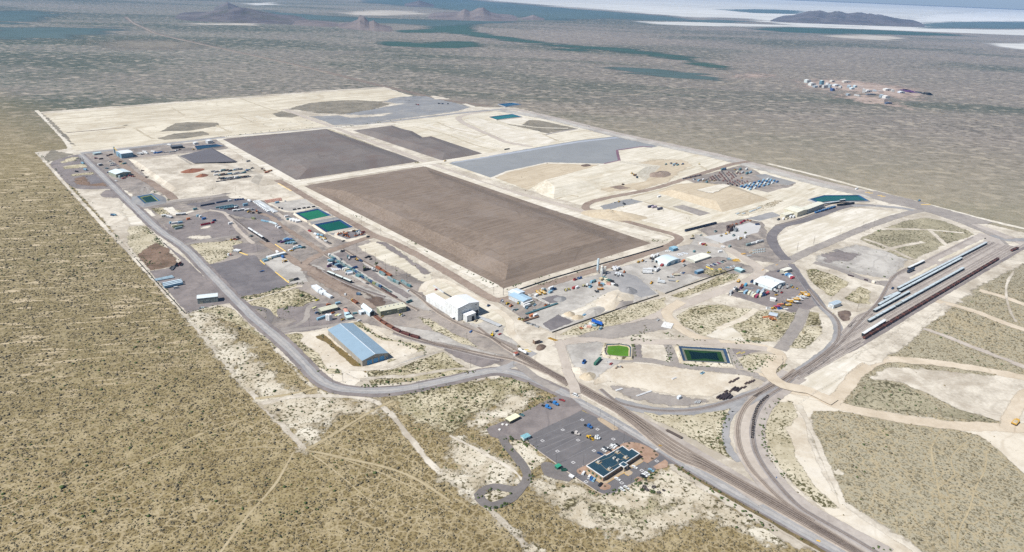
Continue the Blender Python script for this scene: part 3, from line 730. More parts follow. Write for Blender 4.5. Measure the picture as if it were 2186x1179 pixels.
# the white building's apron
sheet("apron",CREAM_D,'C4',[(250,190),(420,150),(520,180),(700,290),(900,410),(1010,500),(1070,590),(1080,650),(1200,750),(1120,760),(960,680),(740,580),(500,470),(330,350),(260,270)],4)
sheet("apron",YARD_L,'C4',[(500,460),(660,545),(760,560),(840,500),(1000,580),(980,640),(1080,700),(1130,760),(960,690),(740,590)],4)
strip("access_road",PINKD,'C4',[(255,270),(300,190),(440,160),(560,220),(740,320),(900,410),(1020,500),(1050,580),(1060,640),(1150,720),(1210,760)],9,3)
# big pale ground behind the big landfill and right of it
sheet("clay_ground",CREAM_D,'N',[(840,268),(860,258),(1000,243),(1085,236),(1318,290),(1450,318),(1560,344),(1730,390),(1830,415),(1700,440),(1640,470),(1480,500),(1440,510),(1300,455),(1050,385),(930,345),(1030,325),(900,292)],4,dens=0.004)
sheet("whitish_ground",WHITE_D,'B2',[(600,340),(700,320),(900,380),(1100,440),(1300,480),(1500,540),(1400,580),(1200,590),(1050,560),(860,480),(700,400)],4)
sheet("whitish_ground",WHITE_D,'B2',[(890,345),(1150,320),(1250,340),(1130,385),(1020,385)],3)
sheet("whitish_ground",WHITE_D,'B2',[(300,360),(400,390),(660,450),(760,480),(700,500),(560,470)],4)
sheet("scrub_ground",SCRUB_D,'B2',[(1010,390),(1150,400),(1220,345),(1320,350),(1480,385),(1690,430),(1560,450),(1390,475),(1250,440)],4,dens=0.5)
strip("dirt_path",WHITE_D,'B2',[(1100,395),(1300,418),(1440,425),(1600,428)],8,4)
strip("haul_track",ROADP,'B2',[(800,260),(600,300),(540,330),(580,370),(700,430),(860,500),(1000,560),(1150,590),(1250,605)],15,6)
for q in ([(100,410),(400,480),(700,590),(900,640)],[(330,365),(520,440),(830,490)],[(700,520),(820,490)],[(1350,480),(1480,540),(1560,560)],[(1700,440),(1900,470)],[(1480,1110),(1800,1010),(2086,930)],[(1550,1060),(1700,1090)]):
 strip("clay_track",CLAYL,'B2',q,5,4)
for q in ([(0,720),(160,830),(330,900),(380,930)],[(150,800),(300,720),(480,650),(620,640)],[(380,860),(390,910),(370,940)],[(620,850),(690,790),(700,740)],[(730,760),(850,730),(960,700),(1050,750)],[(420,1050),(700,1120),(900,1179)],[(300,1000),(600,930),(760,880)],[(1640,990),(1900,960),(2080,920)],[(60,930),(300,860),(420,870)]):
 strip("clay_track",CLAYL,'B3',q,6,4)
strip("clay_ridge",WHITE_D,'B2',[(210,390),(480,470),(760,555),(960,615)],9,5)
strip("berm",ROADM,'B2',[(1380,488),(1520,460),(1690,432)],9,4)
sheet("cell_liner",CELLG,'N',[(957,348.7),(997,341),(1122,319),(1235,300),(1312,291.5),(1330,291),(1405,313),(1390,316),(1372,314),(1317,322),(1322,343),(1290,350),(1168,347),(1085,365),(1048,380)],1.5,dens=0)
strip("liner_edge",soil("pale_liner",alb(170,174,182),alb(182,186,192),60,20,4),'N',[(965,347),(1122,322),(1235,303),(1318,294)],12,2,smooth=False)
strip("liner_edge",soil("purple_liner",alb(126,96,108),alb(146,116,126),60,20,4),'N',[(1394,314),(1372,313),(1317,321),(1322,343),(1290,350)],6,1,smooth=False)
strip("liner_edge",WHITE_D,'N',[(1290,352),(1168,349),(1086,367),(1050,382)],12,3,smooth=False)
sheet("tan_ground",TANM,'B2',[(890,905),(1030,850),(1390,768),(1900,782),(1330,945),(1250,1000),(1200,1020)],2)
sheet("tan_ground",TANM,'B3',[(0,770),(300,680),(560,640),(800,640),(900,700),(840,720),(660,850),(400,930),(100,950),(0,930)],8)
sheet("brown_spoil_ground",BROWNR,'B3',[(500,790),(580,760),(645,780),(560,803)],2)
sheet("brown_spoil_ground",BROWNR,'B3',[(80,900),(200,890),(300,915),(200,930)],5)
sheet("storage_yard",YARD,'B3',[(790,820),(1000,790),(1180,745),(1380,690),(1500,740),(1560,780),(1900,865),(1860,900),(1640,960),(1500,930),(1340,905),(1100,880),(960,880)],4,dens=0)
sheet("gravel_pad",BLUEG,'B3',[(1500,790),(1600,780),(1900,862),(1820,890),(1600,850)],2,dens=0)
sheet("clay_pad",CREAM_D,'B3',[(1600,970),(1780,915),(2000,935),(2080,950),(1990,985),(1880,1005),(1700,995)],2)
sheet("gravel_pad",BLUEG,'B3',[(0,1090),(230,1030),(310,1020),(420,1050),(180,1100),(60,1140)],2)
sheet("whitish_ground",WHITE_D,'B3',[(180,1105),(420,1050),(600,1100),(860,1179),(900,1250),(640,1290),(300,1200)],3)
sheet("gravel_pad",ROADM,'C6',[(490,90),(580,75),(830,150),(730,175)],2,dens=0)
sheet("tan_spoil",TANM,'M',[(1650,300),(1760,285),(1870,335),(1840,360),(1720,330)],4)
sheet("gravel_pad",BALL_G,'C6',[(1140,200),(1380,138),(1465,172),(1270,218)],2,dens=0)
sheet("pale_ground",DIRT_N,'C6',[(1050,150),(1270,90),(1460,20),(1480,40),(1300,130),(1100,180)],5,dens=0.2)
sheet("clay_ground",WHITE_D,'B4',[(75,565),(330,440),(720,330),(900,342),(1180,372),(1000,450),(860,490),(540,630),(270,735),(150,700),(90,640)],4,dens=0.008)
# eastern yards
sheet("works_yard",YARD_L,'C6',[(0,640),(170,600),(330,510),(470,460),(640,430),(700,340),(900,400),(1000,560),(1250,650),(1180,700),(1000,690),(760,730),(420,870),(200,790),(120,720),(0,700)],5,dens=0.01)
sheet("works_yard",YARD,'C6',[(620,610),(880,540),(1010,560),(1240,650),(1180,690),(1000,690),(760,730),(640,700),(480,700)],6,dens=0.01)
sheet("works_yard",YARD,'C6',[(720,300),(900,240),(1130,200),(1290,230),(1340,330),(1420,440),(1500,560),(1400,600),(1150,560),(960,440)],5,dens=0.01)
sheet("concrete_slab",SLAB,'C6',[(770,362),(960,330),(1040,275),(1180,232),(1280,262),(1260,320),(1100,365),(925,420)],2,dens=0)
sheet("batch_plant_yard",YARD_L,'C5',[(130,420),(210,370),(560,270),(900,200),(960,165),(1080,165),(1260,215),(1470,370),(1200,460),(900,570),(500,712),(380,660),(240,600)],4,dens=0.01)
sheet("equipment_yard",YARD,'C5',[(0,430),(110,390),(280,350),(430,450),(500,475),(330,540),(250,600),(130,520)],4,dens=0.01)
sheet("concrete_yard",BALL_G,'C5',[(960,168),(1080,160),(1260,212),(1440,370),(1300,400),(1100,320),(1000,230)],4,dens=0)
sheet("gravel_pad",DGRAV,'C5',[(410,640),(560,555),(690,622),(490,702)],4,dens=0)
sheet("gravel_pad",DGRAV,'C5',[(410,412),(540,380),(610,402),(570,440),(480,455)],4,dens=0)
sheet("whitish_ground",WHITE_D,'C5',[(560,560),(760,490),(980,370),(1180,370),(1220,440),(1000,520),(720,610)],7)
sheet("scrub_ground",SCRUB_P,'C5',[(560,740),(700,670),(900,580),(1200,470),(1516,400),(1516,520),(1360,580),(1150,630),(960,680),(760,740)],5,dens=0.25)
sheet("scrub_ground",SCRUB,'C6',[(470,890),(700,810),(960,690),(1090,700),(1060,745),(900,800),(560,912)],4,dens=0.7)
sheet("scrub_ground",SCRUB,'C6',[(760,690),(800,650),(960,660),(1000,680),(860,720)],4,dens=0.8)
sheet("tent_yard",MAUVE,'C6',[(960,885),(1150,790),(1290,700),(1420,650),(1560,620),(1830,960),(1700,1020),(1600,1060),(1500,1020),(1300,980),(1100,910)],5,dens=0.01)
sheet("scrub_ground",SCRUB_P,'D1',[(80,425),(220,350),(420,330),(600,365),(730,375),(1030,400),(1020,480),(930,590),(870,628),(620,620),(300,580),(140,500)],5,dens=0.4)
for q in ([(100,430),(200,380),(380,335),(480,345),(560,380),(380,400),(260,440),(160,470)],[(520,490),(640,440),(780,400),(1020,405),(1010,480),(940,570),(860,600),(700,540)],[(650,590),(800,600),(870,620),(700,625)]):
 sheet("scrub_patch",SCRUB,'D1',q,6,dens=0.75)
sheet("whitish_ground",WHITE_D,'D1',[(330,580),(420,520),(520,510),(610,570),(640,620),(480,615)],6)
strip("dirt_path",PINKD,'D1',[(720,370),(620,440),(500,490),(420,530)],8,4)
sheet("scrub_ground",SCRUB,'D1',[(1100,60),(1190,55),(1330,105),(1450,160),(1400,280),(1290,260),(1180,185),(1130,125)],5,dens=0.7)
sheet("scrub_ground",SCRUB,'D1',[(1130,390),(1205,400),(1215,500),(1110,500)],5,dens=0.7)
sheet("scrub_ground",SCRUB_P,'D1',[(1060,510),(1220,500),(1240,560),(1100,680),(970,670),(1000,600)],5,dens=0.5)
sheet("scrub_ground",SCRUB,'D1',[(1400,285),(1530,190),(1620,235),(1600,330),(1500,320)],5,dens=0.7)
strip("dirt_path",DIRT,'D1',[(1340,300),(1420,230),(1510,170)],12,5)
sheet("stained_ground",soil("dark_stain",alb(90,74,66),alb(140,122,108),14,6,2),'D1',[(1360,390),(1410,375),(1465,390),(1450,460),(1400,465),(1365,430)],4)
sheet("scrub_ground",SCRUB_P,'D1',[(575,760),(680,718),(820,720),(850,750),(780,800),(690,852),(590,820)],5,dens=0.6)
sheet("gravel_pad",MAUVE,'D1',[(520,680),(660,690),(790,700),(680,716),(570,750)],4)
sheet("scrub_ground",SCRUB,'D1',[(850,850),(950,800),(930,832),(865,890)],3,dens=1.0)
sheet("scrub_ground",SCRUB_G,'D2',[(320,188),(430,140),(660,50),(850,20),(1000,50),(1180,120),(1225,150),(980,240),(745,350),(600,330),(500,260)],5,dens=0.5)
for q in ([(450,110),(800,110),(1150,140)],[(360,185),(520,240),(740,345)],[(880,120),(960,190),(1010,235)],[(500,280),(660,240),(830,210)]):
 strip("dirt_path",DIRT,'D2',q,7,4)
sheet("rough_ground",YARD_L,'D2',[(0,320),(300,230),(520,280),(700,350),(640,430),(560,500),(430,480),(200,430),(0,380)],9,dens=0.1)
sheet("rough_ground",MAUVE,'D2',[(40,310),(160,280),(320,310),(260,350),(80,370)],12)
strip("dirt_track",ROADM,'D2',[(-30,370),(150,420),(330,490),(450,530),(560,540)],12,5)
# right of the rail yard
sheet("haul_apron",PINKD,'D5',[(440,150),(640,180),(870,262),(1500,352),(2000,392),(2000,720),(1800,530),(1680,440),(1500,395),(1150,352),(800,290),(640,290),(590,400),(640,560),(740,760),(850,900),(1000,1010),(1300,1200),(1080,1200),(800,1000),(520,760),(380,580),(320,420),(340,280)],5,dens=0.02)
sheet("scrub_ground",SCRUB_P,'D5',[(330,300),(400,230),(500,230),(540,320),(470,400),(520,560),(640,760),(800,900),(700,900),(500,740),(380,560),(330,420)],7,dens=0.25)
sheet("whitish_ground",WHITE_D,'D5',[(440,145),(620,40),(960,-90),(1000,-60),(860,70),(740,220),(640,175)],6,dens=0.01)
sheet("whitish_ground",DIRT,'D5',[(990,85),(1110,10),(1400,30),(2000,90),(2000,395),(1860,375),(1780,345),(1560,280),(1400,200),(1200,110)],7,dens=0.01)
sheet("scrub_ground",SCRUB_G,'D5',[(1440,270),(1540,275),(1780,345),(1800,362),(1600,345),(1450,320)],6,dens=0.6)
sheet("scrub_ground",SCRUB_G,'D5',[(862,255),(985,92),(1110,102),(1210,130),(1320,190),(1400,240),(1440,295),(1340,308),(1100,283)],3,dens=0.8)
strip("haul_road",HAUL,'D5',[(260,55),(400,108),(480,150),(650,190),(740,235),(860,272),(1150,330),(1500,378),(1800,392),(2020,400)],14,4)
strip("haul_road",HAUL,'D5',[(760,235),(840,150),(900,70),(960,20),(1080,-35),(1250,-30),(1500,-5),(1800,45),(2100,110)],13,5)
strip("haul_road",HAUL,'D5',[(1850,400),(1900,300),(1960,200),(2050,140)],12,6)
sheet("whitish_ground",WHITE_D,'D5',[(690,195),(760,235),(720,240),(660,205)],3)
strip("dirt_path",DIRT,'D2',[(1621,330),(1450,420),(1200,540),(1000,680),(840,760),(640,980),(480,1080),(350,1160)],20,10)
strip("dirt_path",HAUL,'D2',[(880,660),(1000,690),(1150,730),(1300,780),(1500,860),(1700,920)],11,5)
strip("dirt_path",HAUL,'D2',[(1270,590),(1450,640),(1700,730)],11,5)
strip("dirt_path",ROADP,'D2',[(830,890),(1000,950),(1200,1030),(1440,1120),(1640,1200)],8,6)
strip("dirt_path",DIRT,'D2',[(1540,440),(1480,560),(1500,720),(1560,840)],3,3)
strip("dirt_path",DIRT,'D2',[(1000,690),(800,860),(560,1040)],3,3)
for q in ([(1440,420),(1385,520),(1400,640),(1420,740),(1440,860),(1490,1000),(1500,1160)],[(1610,480),(1520,560),(1510,620),(1530,690),(1440,760)],
[(1730,540),(1720,660),(1660,780),(1620,920),(1560,1040),(1545,1160)],[(1300,470),(1440,500),(1600,510)]):
 strip("animal_trail",FAINT,'D5',q,1.2,1.8)
sheet("bare_patch",WHITE_D,'D5',[(765,660),(800,655),(835,680),(830,695),(780,692)],4)
for q in ((1425,712),(1470,745),(1500,815),(1440,835)):
 sheet("bare_patch",FAINT,'D5',[(q[0]-18,q[1]),(q[0],q[1]-8),(q[0]+24,q[1]+2),(q[0]+4,q[1]+10)],4)
strip("dirt_path",DIRT,'D5',[(540,250),(600,350),(660,480),(720,620),(780,760),(830,880)],5,4)
# scrub south and west of the road
sheet("verge",DIRT_N,'C3',[(0,690),(60,720),(260,920),(400,1010),(560,1020),(1000,990),(1000,1040),(700,1050),(380,1030),(200,900)],6,dens=0.4)
strip("fence_track",DIRT,'N',[(78,325),(182,440),(290,555),(394,670),(470,760),(545,848),(600,905),(652,962)],5.5,4)
sheet("pale_ground",DIRT_N,'N',[(395,672),(450,668),(520,740),(600,820),(660,850),(800,850),(830,890),(760,880),(690,900),(660,962),(600,900),(520,818)],34,dens=0.45)
strip("dirt_path",FAINT,'N',[(545,852),(620,842),(700,820)],3,3)
strip("dirt_path",DIRT,'N',[(560,862),(650,846),(780,852),(830,880),(870,930),(930,1000),(1010,1060),(1090,1130),(1150,1200)],5,6)
strip("dirt_path",FAINT,'N',[(652,962),(700,935),(790,880),(850,850)],3,3)
strip("dirt_path",FAINT,'N',[(652,962),(720,975),(860,1010),(960,1070)],2.5,3)
strip("dirt_path",FAINT,'N',[(626,966),(590,1030),(530,1100),(470,1180),(440,1230)],1.9,1.0)
strip("dirt_path",FAINT,'N',[(0,1085),(60,1060),(130,1035),(290,990),(420,930),(540,890)],1.0,0.8)
strip("dirt_path",FAINT,'N',[(0,1140),(90,1110),(150,1070),(280,1000),(400,945)],1.0,0.8)
sheet("pale_ground",DIRT_N,'D6',[(0,20),(60,30),(300,150),(420,260),(480,350),(300,370),(200,370),(0,210)],40,dens=0.5)
sheet("pale_ground",DIRT_N,'D6',[(-60,230),(100,290),(220,360),(190,420),(260,530),(300,560),(480,700),(600,809),(520,809),(300,600),(80,400),(-60,300)],34,dens=0.4)
sheet("pale_ground",DIRT_N,'D6',[(560,330),(680,330),(820,340),(1000,430),(1150,410),(1270,330),(1460,230),(1560,280),(1700,380),(1980,560),(2300,760),(2200,809),(1900,640),(1680,500),(1640,580),(1480,660),(1250,710),(1050,700),(860,620),(700,500),(580,400)],40,dens=0.35)
sheet("scrub_ground",SCRUB,'D6',[(700,480),(900,520),(1000,600),(1200,620),(1400,560),(1500,480),(1400,440),(1240,540),(1100,520),(900,440)],40,dens=0.7)
strip("dirt_path",DIRT,'D6',[(1480,235),(1700,370),(1900,500),(2100,620),(2350,780)],8,8)
strip("dirt_path",DIRT,'D6',[(1560,260),(1760,390),(1960,510),(2150,625),(2400,770)],4,4)
for q in ([(655,962),(760,990),(900,1050),(1010,1120)],[(655,964),(720,1010),(800,1080)],[(648,962),(560,955),(480,962)]):
 strip("animal_trail",FAINT,'N',q,1.0,.8)
strip("dirt_path",DIRT,'D6',[(0,30),(160,110),(320,200),(420,260),(490,330)],2.5,3)
sheet("scrub_ground",SCRUB,'N',[(830,850),(960,822),(1060,808),(1120,815),(1160,840),(1100,850),(1000,890),(960,930),(880,890)],30,dens=0.8)
sheet("pale_ground",DIRT_N,'D3',[(0,350),(160,260),(400,100),(560,60),(640,100),(470,220),(300,310),(120,420)],40,dens=0.45)
sheet("pale_ground",DIRT_N,'D3',[(370,520),(480,510),(560,560),(700,680),(640,720),(560,780),(500,720),(420,620)],8,dens=0.6)
# ------------------------------------------------------------------ roads
strip("road_shoulder",MAUVE,'N',[(172,330),(215,372),(286,441),(340,491),(394,529),(446,582),(495,632),(541,678),(600,728),(645,772),(672,801),(700,822),(740,834),(800,837),(870,831),(950,815),(1020,799),(1060,793),(1100,799),(1140,812),(1190,834),(1225,851)],17,3)
strip("main_road",ROADG,'N',[(172,330),(215,372),(286,441),(340,491),(394,529),(446,582),(495,632),(541,678),(600,728),(645,772),(672,801),(700,821),(740,832),(800,835),(870,829),(950,813),(1020,797),(1060,791),(1100,797),(1140,811),(1190,833),(1225,852),(1300,893),(1400,953),(1500,1013),(1600,1070),(1700,1126),(1800,1182),(1860,1214)],9.5,1.2)
strip("main_road_shoulder",MAUVE,'N',[(1225,858),(1300,901),(1400,961),(1500,1021),(1600,1079),(1700,1136),(1800,1192),(1860,1224)],9,3)
strip("main_road",ROADG,'N',[(1190,832),(1225,852),(1300,893),(1400,953),(1500,1013),(1600,1070),(1700,1126),(1800,1182),(1860,1214)],9.5,1.2)
strip("kerb_strip",soil("roadside_weeds",alb(104,92,60),alb(140,122,88),14,4,1),'N',[(1440,993),(1500,1030),(1600,1088),(1700,1146),(1800,1203)],3,2,dens=0.9)
ROADW=soil("worn_lane",alb(170,166,161),alb(192,187,181),30,8,2,marks=0)
strip("worn_lane",ROADW,'N',[(172,330),(286,441),(340,491),(394,529),(446,582),(495,632),(541,678),(600,728),(645,772),(672,801),(700,821),(740,832),(800,835),(870,829),(950,813),(1020,797),(1060,791),(1100,797),(1140,811),(1190,833),(1225,852),(1300,893),(1400,953),(1500,1013),(1600,1070),(1700,1126),(1800,1182)],3.4,2.4)
strip("link_road",ROADG,'N',[(1060,791),(1085,783),(1103,775),(1118,764),(1140,752)],9,2)
strip("link_road",ROADM,'N',[(1103,776),(1120,790),(1150,812),(1190,834)],9,2)
strip("back_road",BALL_G,'N',[(172,328),(300,314),(479,293.5),(596,283),(696,274),(860,256),(1000,240),(1080,233)],15,5)
strip("perimeter_road",YARD_L,'N',[(1070,236),(1180,255),(1318,289),(1450,317),(1566,343),(1738,389),(1843,414),(1900,428)],40,12)
strip("perimeter_road",BALL,'N',[(1070,233),(1100,234),(1180,251),(1318,285),(1450,313),(1566,339),(1738,384),(1843,409),(1920,430),(1978,449),(2080,481),(2140,503),(2186,520),(2260,545)],20,6)
strip("dirt_track",WHITE_D,'N',[(1640,350),(1738,374),(1843,402),(1960,432),(2090,466),(2200,492),(2300,515)],12,5)
sheet("perimeter_ground",ROADM,'B4',[(740,200),(900,190),(1200,260),(1400,320),(1700,400),(1900,460),(1700,470),(1500,400),(1300,350),(1000,290),(860,240)],5)
strip("cell_road",ROADP,'N',[(607,233),(660,254),(715,273),(760,290),(850,323),(905,345),(960,365),(1050,397),(1180,433),(1255,455)],12,5)
strip("cell_ditch",SCRUB_P,'N',[(700,276),(760,298),(850,332),(895,349)],8,5,dens=0.8)
strip("cell_road",WHITE_D,'N',[(905,352),(1000,384),(1120,425),(1240,462),(1330,488),(1400,505),(1440,514)],20,6)
strip("cell_road",WHITE_D,'N',[(470,296),(520,328),(580,362),(632,388),(660,405),(760,455),(900,526),(1000,578),(1060,612)],22,6)
strip("cell_road",WHITE_D,'N',[(632,392),(700,381),(800,366),(905,350),(1000,338),(1120,316)],22,6)
strip("cell_road",WHITE_D,'N',[(480,293),(600,284),(700,274.5),(745,270),(850,264)],14,5)
strip("haul_road",BROWNR,'N',[(592,385),(620,400),(660,424),(740,470),(797,502),(842,520),(900,550),(960,585),(1010,615),(1040,633),(1060,641),(1090,637),(1150,615),(1220,592),(1300,568),(1380,542),(1430,524),(1448,512),(1440,502),(1390,488),(1320,468),(1268,452),(1250,444),(1262,432),(1310,420),(1370,409),(1420,396),(1470,380),(1560,352),(1600,345)],13,4)
strip("haul_road",BROWNR,'C2',[(1010,440),(900,470),(800,505),(680,550),(620,570),(540,600),(430,650),(350,700),(250,640),(120,560),(0,480)],11,4)
strip("haul_road",BROWNR,'C2',[(350,700),(460,760),(600,840),(760,930),(880,1010),(1000,1090)],10,5)
strip("haul_road",BROWNR,'C2',[(560,600),(440,520),(300,430),(160,340),(60,260),(-100,220)],8,4)
strip("yard_road",ROADP,'C2',[(610,540),(500,470),(420,400),(330,340),(240,310),(190,270),(120,220)],6,3)
strip("yard_road",ROADM,'C1',[(100,182),(240,150),(400,125),(560,105),(850,70)],13,4)
strip("yard_road",ROADM,'C1',[(480,520),(620,485),(820,455),(960,430)],8,4)
strip("yard_road",ROADP,'C1',[(1100,510),(960,380),(880,270),(820,225),(700,205)],6,4)
strip("yard_road",BROWNR,'B5',[(740,180),(860,270),(1000,390),(1180,480),(1300,560),(1400,620),(1450,680)],14,5)
strip("yard_road",ROADM,'B5',[(960,560),(1050,520),(1140,540),(1160,600),(1080,610),(1100,540)],6,4)
strip("service_road",ROADP,'N',[(1490,520),(1543,527),(1581,547),(1612,567),(1621,581),(1605,597),(1557,615),(1486,641),(1434,660),(1391,681),(1345,695),(1274,716),(1212,736),(1190,745)],15,4)
strip("service_road",ROADM,'N',[(1420,690),(1360,700),(1300,712),(1250,728)],26,10)
strip("haul_road",HAUL,'D1',[(130,310),(40,365),(10,405),(40,450),(130,530),(250,590),(420,630),(640,650),(800,680),(890,720),(900,770),(840,820),(815,880),(870,945),(960,985),(1100,1010)],13,4)
strip("haul_road",ROADP,'D1',[(-240,620),(0,632),(250,642),(500,658),(700,672),(800,690)],11,4)
strip("service_road",ROADM,'D1',[(1090,370),(1060,450),(1000,560),(930,650),(900,690)],13,4)
strip("service_road",ROADM,'D1',[(0,800),(220,830),(440,850),(600,865),(720,900),(830,940)],9,4)
strip("dirt_track",ROADM,'D1',[(20,650),(50,720),(80,800)],9,4)
strip("dirt_track",ROADM,'D1',[(500,680),(540,760),(590,840)],7,4)
sheet("gravel_ground",MAUVE,'D4',[(730,240),(790,240),(800,370),(700,370)],5)
strip("service_road",ROADP,'D4',[(80,240),(160,200),(300,190),(600,208),(900,212),(1200,215),(1500,208)],11,4)
strip("service_road",ROADM,'D4',[(520,390),(730,372),(900,385),(1050,412),(1300,445),(1560,475),(1853,512)],9,5)
sheet("lay_down_ground",PINKD,'D4',[(380,430),(560,400),(1000,430),(1500,490),(1800,530),(1760,600),(1600,640),(1400,700),(1100,690),(700,620),(500,560),(380,600)],8)
sheet("rough_ground",ROADM,'D4',[(520,610),(700,630),(1000,690),(1300,720),(1400,750),(1150,790),(900,770),(640,700)],12)
sheet("rough_ground",YARD_L,'D4',[(120,240),(400,210),(480,240),(450,330),(620,380),(500,460),(380,540),(220,480),(140,330)],9)
strip("north_road",ROADP,'D4',[(40,190),(70,250),(105,370),(145,500),(185,590),(205,680),(205,720)],9.5,2)
strip("yard_road",ROADM,'B4',[(0,852),(160,780),(280,722),(560,600),(900,462),(1180,372),(1330,345)],15,4)
strip("plant_road",DGRAV,'B4',[(720,302),(580,335),(400,402),(250,450),(120,480),(45,540),(30,590),(70,680),(150,770)],15,3)
strip("plant_road",BALL_G,'B4',[(700,312),(850,310),(1000,322),(1130,335),(1220,352)],13,4)
strip("perimeter_road",ROADM,'B4',[(1320,352),(1560,430),(1740,500),(1880,560),(1960,620),(1970,680),(1920,730),(1860,770)],13,5)
strip("perimeter_road",BALL_G,'B4',[(1880,560),(1990,600),(2100,600),(2250,590)],12,6)
strip("asphalt_track",DGRAV,'B4',[(190,800),(250,900),(330,1000),(400,1080),(460,1170)],9,2)
# rail yard floor
sheet("rail_yard_ballast",BALL,'D2',[(0,1110),(170,1000),(320,850),(450,700),(540,560),(620,470),(940,300),(1270,140),(1330,155),(1430,190),(1500,260),(1690,190),(1700,225),(1430,375),(900,680),(350,1015),(100,1150),(-60,1230),(-120,1250),(-60,1160)],3,dens=0)
strip("yard_track_road",MAUVE,'D2',[(-60,1200),(130,1110),(360,1000),(900,670),(1430,362),(1720,195)],7,2)
sheet("gravel_patch",DGRAV,'D2',[(1180,420),(1300,330),(1400,270),(1440,320),(1360,370)],4,dens=0)
sheet("clay_patch",CREAM_D,'D2',[(940,355),(1100,280),(1320,180),(1300,200),(1100,310),(960,365)],3,dens=0)
sheet("clay_patch",CREAM_D,'D2',[(720,490),(850,420),(930,385),(940,395),(800,470),(730,505)],4,dens=0)
sheet("clay_patch",CREAM_D,'D2',[(1180,410),(1350,350),(1360,360),(1200,425)],3,dens=0)
sheet("gravel_fan",ROADM,'D2',[(460,515),(560,520),(570,550),(520,560)],4)
# main line floor
sheet("main_line_ballast",BALL,'D4',[(-330,300),(110,540),(205,565),(420,680),(700,835),(1040,1010),(1330,1190),(1600,1350),(2050,1620),(1850,1690),(1330,1300),(1180,1180),(640,895),(410,760),(215,655),(90,585),(-330,360)],3,dens=0)
strip("sleeper_path",WHITE_D,'D4',[(220,662),(410,768),(620,885),(1000,1090),(1180,1188),(1500,1360),(1900,1580)],2.2,1)
strip("service_strip",BALL_G,'D4',[(540,745),(700,790),(950,838),(1250,845),(1500,795),(1700,730),(1900,650)],14,4)
sheet("scrub_ground",SCRUB_P,'D4',[(820,850),(960,870),(1250,870),(1500,830),(1610,812),(1560,880),(1520,980),(1530,1100),(1600,1220),(1640,1280),(1400,1170),(1150,1030),(950,930)],5,dens=0.55)
strip("service_road",BALL_G,'D4',[(1690,790),(1610,850),(1560,960),(1555,1080),(1600,1200),(1680,1290)],6,3)
# the curve
strip("curve_ballast",BALL,'D5',[(520,60),(430,125),(345,200),(270,290),(238,390),(240,490),(275,600),(355,715),(455,830),(560,915),(700,1000),(900,1110),(1100,1220)],25,3)
strip("curve_ballast",ROADP,'D5',[(280,230),(230,300),(210,400),(215,500),(255,610),(330,715)],10,4)
strip("rail_bed",BALL_G,'D1',[(1000,30),(1110,190),(1230,350),(1320,440),(1362,530),(1350,610),(1290,690),(1160,790),(1000,890),(900,945)],10,3)
strip("asphalt_track",DGRAV,'D1',[(1000,30),(1110,190),(1230,350)],8,2)
sheet("rail_throat",BALL_G,'D1',[(1350,610),(1400,600),(1300,700),(1150,830),(960,960),(760,1080),(560,1179),(520,1179),(700,1040),(900,920),(1100,790)],4,dens=0)
# ------------------------------------------------------------------ office car park
sheet("gravel_car_park",MAUVE,'D3',[(165,410),(190,385),(340,330),(470,265),(620,190),(720,140),(830,105),(930,130),(1030,220),(1010,250),(900,300),(760,360),(600,440),(540,520),(440,500),(340,500),(260,490),(200,470)],2.5,dens=0)
sheet("car_park",ASPH,'D3',[(500,512),(600,440),(760,360),(900,300),(1010,240),(1150,300),(1340,420),(1500,500),(1700,620),(1853,720),(1760,720),(1660,790),(1450,905),(1350,965),(1270,992),(1190,985),(1100,930),(970,848),(830,745),(640,610)],1.0,dens=0,jit=0.3)
sheet("gravel_bay",TRAILM,'D3',[(650,720),(690,700),(780,720),(900,800),(945,850),(900,880),(780,860),(680,820),(655,770)],2,dens=0)
sheet("pale_ground",DIRT_N,'D3',[(130,1010),(200,945),(330,960),(400,985),(260,1065),(180,1075)],2,dens=0.12)
strip("winding_path",TRAILM,'D3',[(300,470),(345,560),(430,660),(505,760),(528,840),(490,915),(430,950),(330,940),(240,925),(150,950),(92,1000),(125,1060),(190,1100)],7.5,1)
strip("winding_path",TRAILM,'D3',[(185,1100),(210,1104),(320,1065),(420,1000),(495,905)],7.5,1)
sheet("gravel_island",WALK,'D3',[(1155,312),(1190,303),(1345,395),(1345,412),(1300,422),(1170,332)],1,dens=0,jit=0.2)
# tan kerb round the beds, then the beds themselves
KERB=soil("pale_kerb",alb(190,176,158),alb(206,192,174),8,3,1)
sheet("landscape_bed",TERRA,'E2',[(905,205),(1010,152),(1160,132),(1320,152),(1450,207),(1600,292),(1692,365),(1680,410),(1470,545),(1390,505),(1200,620),(680,930),(750,970),(765,1000),(740,1042),(640,1062),(560,1042),(538,1000),(600,955),(480,880),(280,740),(200,765),(130,742),(95,700),(110,660),(290,570)],0.8,dens=0.03,jit=0.2)
sheet("paved_walk",WALK,'E2',[(640,935),(690,925),(1385,508),(1340,440),(1000,600),(560,860)],0.6,dens=0,jit=0.1)
sheet("paved_walk",WALK,'E2',[(270,730),(300,590),(420,690),(600,860),(640,930),(580,950)],0.8,dens=0.02,jit=0.1)
strip("yellow_kerb",CURBY,'E2',[(682,928),(1000,738),(1160,640),(1388,508)],0.35,0.1,smooth=False,jit=0)
strip("yellow_kerb",CURBY,'E2',[(282,744),(400,820),(590,945)],0.35,0.1,smooth=False,jit=0)
sheet("landscape_island",WALK,'E2',[(1012,712),(1120,672),(1185,715),(1170,755),(1110,782),(1050,760)],0.6,dens=0,jit=0.1)
strip("yellow_kerb",CURBY,'E2',[(1014,715),(1050,765),(1110,786)],0.5,0.1,jit=0)
